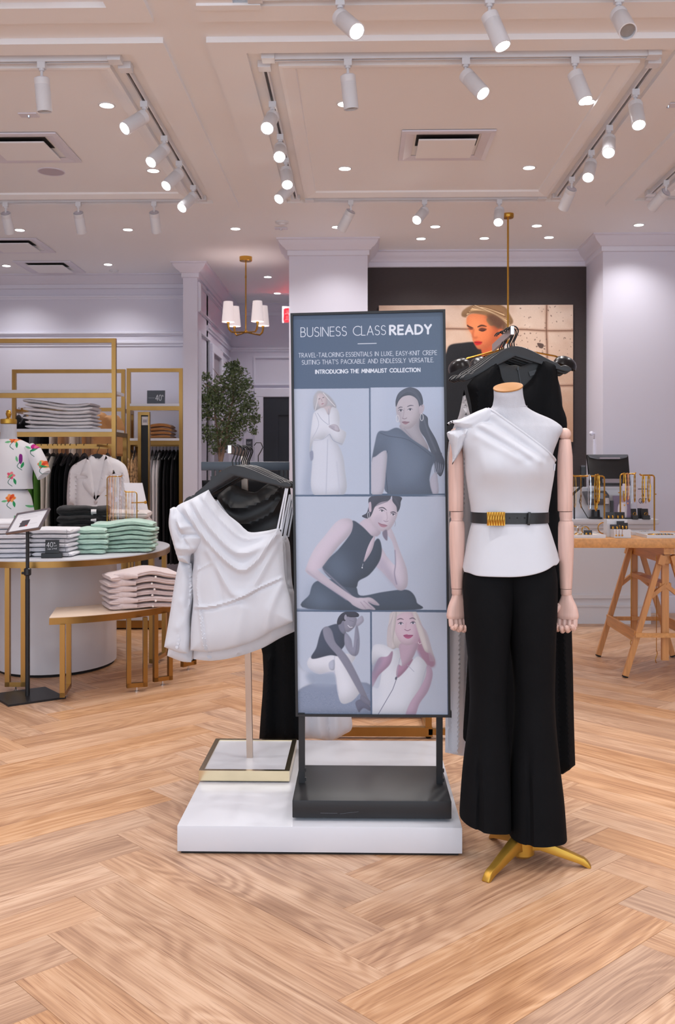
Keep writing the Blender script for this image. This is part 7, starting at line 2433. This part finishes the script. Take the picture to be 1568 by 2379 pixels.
a, b = at(567, 1046, YH), at(592, 1020, YH)
cx_ = Canvas(110, 120, (62, 66, 74))
text(cx_, 'EXIT', (34, 50), (76, 50), 20, 2.6, (214, 214, 220), 0.25)
for k in range(3): cx_.line([(26, 66 + 12 * k), (84 - 10 * (k % 2), 66 + 12 * k)], 2, (150, 152, 160))
o = print_panel('door_plate', (a.x, YH - 0.012, a.z), (1, 0, 0), (0, 0, 1), b.x - a.x, b.z - a.z, 0.008, print_mat('plate_print', cx_.image('plate_print'), 0.5), side=m_black)
tag(o, 'small dark grey EXIT plate on the hall wall beside the door', 'sign')

# ================================================================== RIGHT SIDE: register desk, trestle table, jewellery
DY = 8.7
dk = thing('register_desk', 'white panelled register desk before the dark photo wall', 'desk', (1.7, DY, 0))
DX0, DX1 = 0.75, at(1508, 1440, DY).x
zd = lambda py, Y=DY: CAMH - (py - HY) * Y / FPX
ZD = 0.915
part('body', MB().span((DX0, DY, 0.06), (DX1, DY + 0.55, ZD - 0.05)), m_white, dk, world=True, smooth=False)
part('kick', MB().span((DX0 + 0.01, DY - 0.012, 0.0), (DX1 + 0.012, DY + 0.54, 0.15)).span((DX0 + 0.01, DY - 0.02, 0.15), (DX1 + 0.02, DY + 0.54, 0.165)), m_white, dk, world=True, smooth=False)
part('counter', MB().span((DX0 - 0.05, DY - 0.06, ZD - 0.045), (DX1 + 0.07, DY + 0.58, ZD)), m_white, dk, world=True, bevel=0.006)
part('cornice', MB().span((DX0 - 0.02, DY - 0.03, ZD - 0.085), (DX1 + 0.03, DY + 0.56, ZD - 0.044)), m_white, dk, world=True, bevel=0.008)
mb = MB()
for a, b in ((DX0 + 0.1, 1.62), (1.72, DX1 - 0.1)):
    for z0, z1, x0, x1 in ((0.22, 0.255, a, b), (ZD - 0.16, ZD - 0.125, a, b), (0.255, ZD - 0.16, a, a + 0.035), (0.255, ZD - 0.16, b - 0.035, b)):
        mb.span((x0, DY - 0.016, z0), (x1, DY + 0.004, z1))
part('panel_moulding', mb, m_white, dk, world=True, smooth=False, bevel=0.003)

# monitor seen from behind
MY = 8.95
a = at(1413, 1085, MY)
mo = thing('register_monitor', 'black register monitor seen from behind on the register desk', 'monitor', (a.x, MY, ZD))
zm = lambda py: CAMH - (py - HY) * MY / FPX - ZD
xm = lambda px: at(px, 1090, MY).x - a.x
part('shell', MB().rings([[Vector((xm(1365), 0.02, zm(1056))), Vector((xm(1461), 0.02, zm(1056))), Vector((xm(1459), -0.09, zm(1128))), Vector((xm(1366), -0.09, zm(1128)))],
                          [Vector((xm(1364), 0.06, zm(1056))), Vector((xm(1462), 0.06, zm(1056))), Vector((xm(1460), -0.05, zm(1128))), Vector((xm(1365), -0.05, zm(1128)))]]), m_blackplas, mo, bevel=0.008)
part('shade_lip', MB().rings([[Vector((xm(1366), 0.012, zm(1057))), Vector((xm(1460), 0.012, zm(1057))), Vector((xm(1456), 0.0, zm(1063))), Vector((xm(1440), -0.002, zm(1067))), Vector((xm(1388), -0.002, zm(1067))), Vector((xm(1370), 0.0, zm(1063)))],
                              [Vector((xm(1366), 0.03, zm(1057))), Vector((xm(1460), 0.03, zm(1057))), Vector((xm(1456), 0.02, zm(1063))), Vector((xm(1440), 0.02, zm(1067))), Vector((xm(1388), 0.02, zm(1067))), Vector((xm(1370), 0.02, zm(1063)))]]), mat('slate_grey', (96, 100, 108), 0.4, var=0.05, vscale=20), mo, smooth=False)
part('status_strip', MB().span((xm(1393), -0.006, zm(1066)), (xm(1440), 0.01, zm(1063))), mat('pale_strip', (190, 180, 192), 0.4, var=0.05, vscale=30), mo, smooth=False)
part('stand', MB().span((xm(1395), -0.08, zm(1131)), (xm(1438), 0.1, zm(1112))).span((xm(1400), 0.0, zm(1140)), (xm(1432), 0.1, zm(1130))), mat('printer_grey', (150, 140, 146), 0.5, var=0.05, vscale=20), mo, smooth=False)
part('foot', MB().span((xm(1385), -0.06, 0.0), (xm(1445), 0.14, 0.02)).span((xm(1402), 0.02, 0.01), (xm(1428), 0.08, zm(1135))), m_blackplas, mo, smooth=False)
b = at(1354, 1092, MY)
cdp = thing('pole_display', 'slim black customer pole display beside the register monitor', 'display', (b.x, MY, ZD))
part('screen', MB().span((-0.022, -0.02, zm(1112)), (0.022, 0.02, zm(1082))), m_blackplas, cdp, smooth=False, bevel=0.004)
part('cap', MB().span((-0.02, -0.024, zm(1085)), (0.016, -0.018, zm(1081))), MATS['slate_grey'], cdp, smooth=False)
part('pole', MB().tube([(0, 0, 0.004), (0, 0, zm(1108))], 0.012, 10).lathe([(0.05, 0), (0.05, 0.01), (0.01, 0.012)], (0, 0, 0), 16), m_blackplas, cdp)
# white shelf box before the monitor, with a card reader, picture stand and gift sign on the counter
b0, b1 = at(1326, 1190, 8.88), at(1462, 1131, 8.88)
bx = thing('counter_riser', 'white raised counter ledge before the register monitor', 'riser', ((b0.x + b1.x) / 2, 8.84, ZD))
part('front', MB().span((b0.x, 8.80, ZD + 0.0005), (b1.x, 8.83, b1.z - 0.012)), m_white, bx, world=True, smooth=False)
part('cap', MB().span((b0.x - 0.01, 8.79, b1.z - 0.012), (b1.x + 0.01, 8.835, b1.z)), m_white, bx, world=True, smooth=False)
RY_ = 8.72
c = at(1378, 1168, RY_)
cr = thing('card_reader', 'dark grey card payment terminal on a stand on the register desk', 'card reader', (c.x, RY_, ZD))
zr_ = lambda py: CAMH - (py - HY) * RY_ / FPX - ZD
xr_ = lambda px: at(px, 1090, RY_).x - c.x
part('housing', MB().rings([[Vector((xr_(x), y, zr_(z))) for x, z in ((1352, 1141), (1404, 1139), (1413, 1150), (1412, 1172), (1364, 1173))] for y in (-0.05, 0.02)]), mat('reader_grey', (78, 80, 86), 0.4, var=0.08, vscale=12), cr, bevel=0.008)
part('screen', MB().span((xr_(1366), -0.053, zr_(1158)), (xr_(1398), -0.049, zr_(1145))), mat('reader_screen', (120, 122, 130), 0.15, var=0.05, vscale=12), cr, smooth=False)
part('keypad', MB().span((xr_(1400), -0.054, zr_(1170)), (xr_(1411), -0.049, zr_(1156))), mat('reader_keys', (186, 186, 192), 0.5, var=0.2, vscale=120), cr, smooth=False)
part('stand', MB().lathe([(0.06, 0.0), (0.06, 0.012), (0.04, 0.02), (0.036, 0.08)], (0.02, 0, 0), 18), m_blackplas, cr)
part('cable', MB().tube([(xr_(1350), 0, zr_(1150)), (xr_(1346), 0.0, zr_(1165)), (xr_(1352), 0.0, zr_(1180)), (xr_(1366), 0, 0.005)], 0.004, 6), m_blackplas, cr)
st_ = at(1342, 1135, RY_)
solo('stylus_arm', MB().bar(at(1328, 1150, 8.66), at(1353, 1128, 8.66), 0.012, 0.02).bar(at(1334, 1145, 8.66), (at(1334, 1145, 8.66).x, 8.66, ZD + 0.001), 0.012), m_black, 'slanted dark grey arm rising beside the wooden hand arm on the desk', 'arm', smooth=False)
pcx = Canvas(120, 140, (196, 190, 204))
pcx.poly([(0, 0), (60, 0), (40, 60), (30, 140), (0, 140)], (120, 108, 132), 3).poly([(50, 0), (60, 20), (44, 60)], (228, 224, 232), 2).poly([(90, 10), (120, 0), (120, 140), (80, 140), (96, 80)], (130, 112, 140), 3).poly([(36, 60), (80, 40), (92, 90), (84, 140), (34, 140)], (226, 222, 230), 2).ell((70, 22), 18, 22, (170, 150, 160), 0, 1)
p0, p1 = at(1422, 1189, 8.68), at(1466, 1137, 8.68)
o = thing('picture_card', 'small photo card of a person, in a black holder on the desk', 'picture', (p0.x, 8.68, ZD))
print_panel('photo', (0.015, 0, 0.012), (1, 0, 0), (0, 0.2, 1), p1.x - p0.x - 0.015, p1.z - p0.z, 0.006, print_mat('picture_print', pcx.image('picture_print'), 0.4), o, m_blackplas)
part('holder', MB().span((0, -0.02, 0), (p1.x - p0.x + 0.01, 0.05, 0.014)).span((-0.012, 0.0, 0), (0.012, 0.03, 0.16)), m_blackplas, o, smooth=False)
gx = Canvas(110, 190, (214, 204, 214))
gx.line([(14, 10), (96, 10)], 5, (50, 52, 62), smooth=False)
text(gx, 'A', (46, 52), (64, 52), 20, 6, (40, 40, 50))
text(gx, 'GIFT', (18, 96), (90, 96), 26, 6, (92, 84, 96), 0.3)
gx.poly([(0, 128), (44, 128), (44, 190), (0, 190)], (36, 36, 42), smooth=False)
p0, p1 = at(1481, 1189, 8.74), at(1508, 1117, 8.74)
o = thing('gift_sign', 'pale counter sign reading GIFT behind the necklace stands', 'sign', (p0.x, 8.74, ZD))
print_panel('card', (0, 0, 0.004), (1, 0, 0), (0, 0.1, 1), p1.x - p0.x, p1.z - p0.z, 0.006, print_mat('gift_print', gx.image('gift_print'), 0.45), o, m_board)
part('foot_bar', MB().span((-0.01, -0.02, 0), (p1.x - p0.x + 0.01, 0.04, 0.005)), m_blackplas, o, smooth=False)
for px, w, n in ((1474, 0.05, 'first'), (1500, 0.06, 'second')):
    p = at(px, 1182, 8.66)
    t = thing('ring_box', 'small open black box on the desk below the GIFT sign, ' + n, 'box', (p.x, 8.66, ZD))
    part('box', MB().span((-w / 2, -0.03, 0), (w / 2, 0.03, 0.035)), m_blackplas, t, smooth=False, bevel=0.002)
    part('lid', MB().box((0, 0.035, 0.06), (w, 0.008, 0.06), Rx(-0.25)), m_blackplas, t, smooth=False)
    part('ring', MB().tube([(0.012 * math.cos(q), -0.005, 0.046 + 0.012 * math.sin(q)) for q in [2 * PI * k / 14 for k in range(14)]], 0.003, 6, closed=True), m_goldw, t)
# white wall device in the corner
p = at(1372, 1007, 9.7)
t = thing('wall_bracket', 'small white bracket and strip on the side of the right wall, above the monitor', 'bracket', (XR, 9.7, p.z))
part('knob', MB().ball((-0.03, 0, 0), 0.022, 12, 8).tube([(0.0, 0, 0), (-0.03, 0, 0)], 0.008, 8), m_trim, t)
part('strip', MB().span((-0.02, -0.03, -0.5), (0.002, 0.03, -0.06)), m_trim, t, smooth=False, bevel=0.004)

# ---- trestle table
TYF_, TYB_ = 6.36, 7.16
ZTT = 0.905
tx0, tx1 = 1.18, 3.3
tt = thing('trestle_table_top', 'honey coloured wooden tabletop carrying the jewellery, on trestles', 'table', ((tx0 + tx1) / 2, (TYF_ + TYB_) / 2, ZTT - 0.06))
for k in range(5):
    y0 = TYF_ + (TYB_ - TYF_) * k / 5
    part('plank', MB().span((tx0, y0 + 0.0006, ZTT - 0.058), (tx1, y0 + (TYB_ - TYF_) / 5 - 0.0006, ZTT)), m_oak, tt, world=True, bevel=0.0015)


def trestle(label, cx):
    t = thing('trestle', label, 'trestle', (cx, 6.81, 0), group='table trestles')
    y0, y1 = 6.45, 7.17
    zt_ = ZTT - 0.06
    part('top_beam', MB().span((cx - 0.02, y0 - 0.02, zt_ - 0.105), (cx + 0.02, y1 + 0.02, zt_ - 0.04)), m_oak, t, world=True, smooth=False)
    part('cap_rail', MB().span((cx - 0.035, y0 - 0.06, zt_ - 0.04), (cx + 0.035, y1 + 0.06, zt_ - 0.0005)), m_oak, t, world=True, smooth=False)
    for y in (y0, y1):
        for sgn in (-1, 1):
            a = Vector((cx + sgn * 0.032, y, zt_ - 0.05))
            b = Vector((cx + sgn * 0.265, y, 0.012))
            part('leg', MB().bar(a, b, 0.036, 0.03, up=(0, 1, 0)), m_oakv, t, world=True, smooth=False, bevel=0.002)
            part('leg_block', MB().bar(a + Vector((sgn * 0.0, -0.034 if y == y0 else 0.034, 0.0)), a + (b - a) * 0.075 + Vector((0, -0.034 if y == y0 else 0.034, 0)), 0.042, 0.034, up=(0, 1, 0)), m_oakv, t, world=True, smooth=False)
            part('leg_tip', MB().bar(b + (b - a).normalized() * -0.004, b + (b - a).normalized() * 0.009, 0.034, 0.028, up=(0, 1, 0)), m_darkgap, t, world=True, smooth=False)
            part('gable_bar', MB().bar((cx, y + 0.0235 + sgn * 0.0015, zt_ * 0.71), (cx + sgn * 0.116, y + 0.0235 + sgn * 0.0015, zt_ * 0.60), 0.026, 0.036, up=(0, 1, 0)), m_oakv, t, world=True, smooth=False)
        part('inner_post', MB().span((cx - 0.024, y + 0.012, 0.11), (cx + 0.02, y + 0.04, zt_ - 0.09)), m_oakv, t, world=True, smooth=False)
        part('lower_bar', MB().span((cx - 0.205, y - 0.032, 0.265), (cx + 0.205, y - 0.016, 0.293)), m_oak, t, world=True, smooth=False)
    for sgn in (-1, 1):
        part('side_bar', MB().bar((cx + sgn * 0.2, y0, 0.268), (cx + sgn * 0.2, y1, 0.268), 0.016, 0.072), m_oak, t, world=True, smooth=False)
    part('mid_beam', MB().bar((cx, y0 + 0.02, zt_ * 0.705), (cx, y1 - 0.0, zt_ * 0.705), 0.075, 0.03), m_oak, t, world=True, smooth=False)
    for x, y, z1 in ((cx - 0.09, 6.95, 0.2), (cx - 0.035, 6.55, 0.16)):
        part('cord', MB().tube([(x, y, zt_ - 0.06), (x, y, z1)], 0.0025, 6).tube([(x + 0.006 * math.sin(q * 0.9), y, z1 - 0.012 * q) for q in range(8)], 0.003, 6), m_goldw, t, world=True)
    return t


trestle('honey pine A-frame trestle under the jewellery table', 1.985)
# ---- on the table: necklace frames
def neck_frame(label, segs, y, gp):
    """segs: list of (upright px, arm end px, top py, bottom z)"""
    c = at(segs[0][0], 1200, y)
    t = thing('necklace_stand', label, 'stand', (c.x, y, ZTT), group=gp)
    for (pu, pe, py, zb) in segs:
        a, b = at(pu, py, y), at(pe, py, y)
        jewel_stand('bent_rod', '', min(a.x, b.x), max(a.x, b.x), y, ZTT + 0.012, a.z, -1 if a.x < b.x else 1, t, 0.0055)
    xs = [at(s_[0], 1200, y).x for s_ in segs] + [at(s_[1], 1200, y).x for s_ in segs]
    part('base', MB().span((min(xs) - 0.02, y - 0.045, ZTT + 0.0005), (max(xs) + 0.02, y + 0.045, ZTT + 0.014)), m_marble, t, world=True, smooth=False)
    return t


NY = 6.86
neck_frame('brass necklace stand beside the wooden hand arm', [(1404, 1330, 1106, 0)], NY, 'brass necklace stands')
neck_frame('brass necklace stand behind the earring boxes', [(1441, 1477, 1101, 0)], NY + 0.06, 'brass necklace stands')
neck_frame('brass necklace stand nearest the frame edge, its arm turned inwards', [(1520, 1486, 1104, 0)], NY - 0.02, 'brass necklace stands')
for px, y, top, dr_, sp, m, r, n in (
        (1335, NY, 1107, 78, 0.022, m_goldw, 0.0016, 'fine gold multi-strand necklace next to the wooden arm'), (1349, NY, 1107, 80, 0.008, m_goldw, 0.0016, 'slim gold necklace second from the wooden arm'),
        (1369, NY, 1105, 86, 0.022, m_silver, 0.0048, 'silver and gold ring-link necklace'), (1384, NY, 1105, 88, 0.020, m_goldw, 0.0062, 'thick gold rope necklace, first'), (1389, NY - 0.015, 1104, 70, 0.020, m_goldw, 0.0062, 'thick gold rope necklace, second'),
        (1450, NY + 0.06, 1101, 70, 0.018, m_goldw, 0.0045, 'gold bead necklace on the middle stand'), (1458, NY + 0.06, 1101, 66, 0.016, m_rose, 0.004, 'rose bead necklace on the middle stand'), (1466, NY + 0.06, 1102, 74, 0.014, m_silver, 0.0016, 'silver chain on the middle stand'), (1474, NY + 0.06, 1102, 70, 0.012, m_goldw, 0.003, 'gold chain at the end of the middle stand'),
        (1494, NY - 0.02, 1105, 68, 0.020, m_goldw, 0.0045, 'gold layered necklace on the stand by the frame edge'), (1507, NY - 0.02, 1105, 66, 0.022, m_goldw, 0.0048, 'gold collar necklace on the stand by the frame edge')):
    p = at(px, top, y)
    necklace(n, (p.x, y, p.z), dr_ * y / FPX, sp, m, r, 0.007 if 'bead' in n else None, 'necklaces on the jewellery table')
for px, py, y, n in ((1449, 1132, NY + 0.04, 'on the middle necklace stand'), (1514, 1115, NY - 0.04, 'on the necklace stand by the frame edge')):
    p = at(px, py, y)
    solo('price_tag', MB().box((p.x, y, p.z), (0.018, 0.0012, 0.05)), m_tag, 'lilac paper price tag ' + n, 'tag', 'price tags of the jewellery table', smooth=False)


def ring_pts(c, r, tilt, n=18):
    M = Rx(tilt)
    return [Vector(c) + (M @ Vector((r * math.cos(2 * PI * k / n), r * math.sin(2 * PI * k / n), 0))) for k in range(n)]


def tray(label, x0, x1, y0, y1, h=0.021):
    t = thing('jewellery_tray', label, 'tray', ((x0 + x1) / 2, (y0 + y1) / 2, ZTT), group='white jewellery trays')
    part('floor_pad', MB().span((x0 + 0.008, y0 + 0.008, ZTT + 0.0005), (x1 - 0.008, y1 - 0.008, ZTT + 0.012)), mat('sand_pad', (226, 214, 200), 0.9, bump=0.6, bscale=300, var=0.05, vscale=60), t, world=True, smooth=False)
    mb = MB()
    for a, b in (((x0, y0), (x1, y0 + 0.009)), ((x0, y1 - 0.009), (x1, y1)), ((x0, y0 + 0.009), (x0 + 0.009, y1 - 0.009)), ((x1 - 0.009, y0 + 0.009), (x1, y1 - 0.009))):
        mb.span((*a, ZTT + 0.0005), (*b, ZTT + h))
    part('rim', mb, m_white, t, world=True, smooth=False)
    return t


def bracelet(label, c, r, m, beads=0, tilt=0.0, rr=0.004, nm='bracelet', cat='bracelet'):
    t = thing(nm, label, cat, c)
    M = Rx(tilt)
    if beads:
        for col in (0, 1):
            mb = MB()
            for k in range(col, beads, 2):
                a = 2 * PI * k / beads
                mb.ball(M @ Vector((r * math.cos(a), r * math.sin(a), rr if not tilt else r + rr)), (rr * 1.25, rr * 1.25, rr), 8, 6)
            part('gold_beads' if col == 0 else 'dark_beads', mb, m_goldw if col == 0 else m_blackplas, t)['kind'] = 'stuff'
    else:
        off = Vector((0, 0, rr if not tilt else r + rr))
        part('band', MB().tube([p + off for p in ring_pts((0, 0, 0), r, tilt, 22)], rr, 8, closed=True), m, t)
        part('stone', MB().ball((M @ Vector((0, -r, 0))) + off, rr * 1.5, 8, 6), m_silver if m is m_goldw else m_goldw, t)
    return t


xt_ = lambda px, y: at(px, 1240, y).x
tray('white jewellery tray beside the wooden hand', xt_(1318, 6.47), xt_(1407, 6.42), 6.42, 6.72)
tray('white jewellery tray at the frame edge of the wooden table', xt_(1503, 6.42), xt_(1600, 6.42), 6.42, 6.68)
tray('white jewellery tray just behind the one at the frame edge', xt_(1464, 6.75), xt_(1530, 6.75), 6.71, 6.82, 0.024)
for i, (px, y, r, m, bd, tl, n) in enumerate((
        (1334, 6.6, 0.026, m_goldw, 0, 1.35, 'wide gold cuff standing in the tray beside the wooden hand'), (1350, 6.58, 0.028, m_silver, 0, 1.4, 'silver hoop standing in the tray beside the wooden hand'), (1360, 6.6, 0.024, m_goldw, 0, 1.35, 'gold hoop standing in the tray beside the wooden hand'), (1340, 6.5, 0.02, m_goldw, 0, 0.0, 'gold ring lying in the tray beside the wooden hand'),
        (1402, 6.80, 0.038, m_goldw, 0, 1.45, 'gold bangle leaning behind the first tray'), (1501, 6.76, 0.045, m_goldw, 22, 0.0, 'gold and black bead bracelet on the small white tray'), (1518, 6.55, 0.034, m_goldw, 0, 0.0, 'gold chain bracelet in the tray at the frame edge'), (1544, 6.53, 0.05, m_goldw, 26, 0.0, 'gold and black bead bracelet in the tray at the frame edge'))):
    x = xt_(px, y)
    z = ZTT + 0.0125 if not (px == 1402) else ZTT + 0.0005
    bracelet(n, (x, y, z), r, m, bd, tl, 0.0045 if bd else 0.0038)


def earring_card(label, x, y, z, w, h, ncol):
    t = thing('earring_card', label, 'earrings', (x, y, z), group='earring cards')
    part('card', MB().box((0, 0.004, h / 2), (w, 0.002, h), Rx(-0.15)), mat('card_dark', (52, 54, 60), 0.6, var=0.15, vscale=12) if ncol == 0 else mat('card_black', (30, 27, 28), 0.6, var=0.15, vscale=12), t, smooth=False)
    for k in (-1, 1):
        part('earring', MB().ball((k * w * 0.22, -0.006, h * 0.38), 0.0075, 10, 8).ball((k * w * 0.22, -0.008, h * 0.2), 0.006, 10, 8), m_goldw, t)
    return t


ebx = thing('earring_box', 'white stepped box holding dark earring cards, in the middle of the wooden table', 'box', (xt_(1436, 6.5), 6.5, ZTT))
e0, e1, e2 = xt_(1408, 6.55), xt_(1463, 6.45), xt_(1451, 6.6)
part('tall_step', MB().span((e0, 6.53, ZTT + 0.0005), (e2, 6.62, ZTT + 0.115)), m_white, ebx, world=True, smooth=False, bevel=0.002)
part('low_step', MB().span((e0 + 0.02, 6.42, ZTT + 0.0005), (e1, 6.529, ZTT + 0.055)), m_white, ebx, world=True, smooth=False, bevel=0.002)
for px, y, z, w, h, c, n in ((1418, 6.60, 0.1155, 0.062, 0.045, 0, 'slate earring card at the back left of the stepped box'), (1440, 6.60, 0.1155, 0.066, 0.045, 1, 'black earring card at the back right of the stepped box'), (1442, 6.515, 0.0555, 0.05, 0.05, 0, 'slate earring card in the middle of the stepped box'),
                             (1428, 6.47, 0.0555, 0.06, 0.03, 0, 'slate earring card at the front left of the stepped box'), (1450, 6.455, 0.0555, 0.05, 0.042, 1, 'black earring card at the front right of the stepped box')):
    earring_card(n, xt_(px, y), y, ZTT + z, w, h, c)
earring_card('slate earring card lying up in the tray beside the wooden hand', xt_(1366, 6.47), 6.47, ZTT + 0.0125, 0.055, 0.035, 0)
for px, n in ((1432, 'first'), (1439, 'second'), (1446, 'third')):
    x = xt_(px, 6.41)
    t = thing('drop_earring', 'gold drop earring hanging down the front of the stepped box, ' + n, 'earring', (x, 6.414, ZTT + 0.055), group='drop earrings on the stepped box')
    part('wire', MB().tube([(0, 0.008, 0.002), (0, 0, 0.003), (0, 0, -0.03)], 0.0012, 5), m_rose, t)
    part('drop', MB().ball((0, 0, -0.036), 0.006, 10, 8), m_goldw, t)

# ---- brass chandelier with dark domes over the desk
C2 = onz(1180, 497, CE)
Yc2 = C2.y
zc2 = lambda y: CAMH - (y - HY) * Yc2 / FPX - CE
c2 = thing('chandelier', 'long-stemmed brass chandelier with dark dome shades over the register desk', 'chandelier', C2)
part('canopy', MB().lathe([(0.05, 0), (0.05, zc2(507)), (0.045, zc2(509)), (0.001, zc2(509))], (0, 0, 0), 24), m_goldw, c2)
part('rod', MB().tube([(0, 0, zc2(505)), (0, 0, zc2(812))], 0.0085, 10), m_goldw, c2)
part('hub', MB().ball((0, 0, zc2(808)), 0.022, 14, 10), m_goldw, c2)
m_dome = mat('dome_black', (34, 33, 36), 0.3, 0.3, var=0.1, vscale=12)
for dx, dy, py in ((-0.43, -0.08, 852), (-0.19, 0.42, 834), (0.49, -0.02, 846), (0.2, 0.45, 834)):
    e = Vector((dx, dy, zc2(py)))
    k = Vector((dx * 0.82, dy * 0.82, zc2(py - 17)))
    ar = part('arm', MB().tube([(0, 0, zc2(808)), k, e + Vector((0, 0, 0.02))], 0.0075, 8), m_goldw, c2)
    R = 0.105
    prof = [(0.012, 0.055), (R * 0.42, 0.052), (R * 0.72, 0.036), (R * 0.92, 0.008), (R, -0.03), (R * 0.96, -0.03), (R * 0.86, 0.004), (R * 0.66, 0.03), (R * 0.36, 0.045), (0.012, 0.047)]
    ax = Vector((dx, dy, 0)).normalized().cross(Vector((0, 0, 1)))
    part('dome_shade', MB().lathe(prof, e, 24, Matrix.Rotation(-0.4, 4, ax)), m_dome, ar)
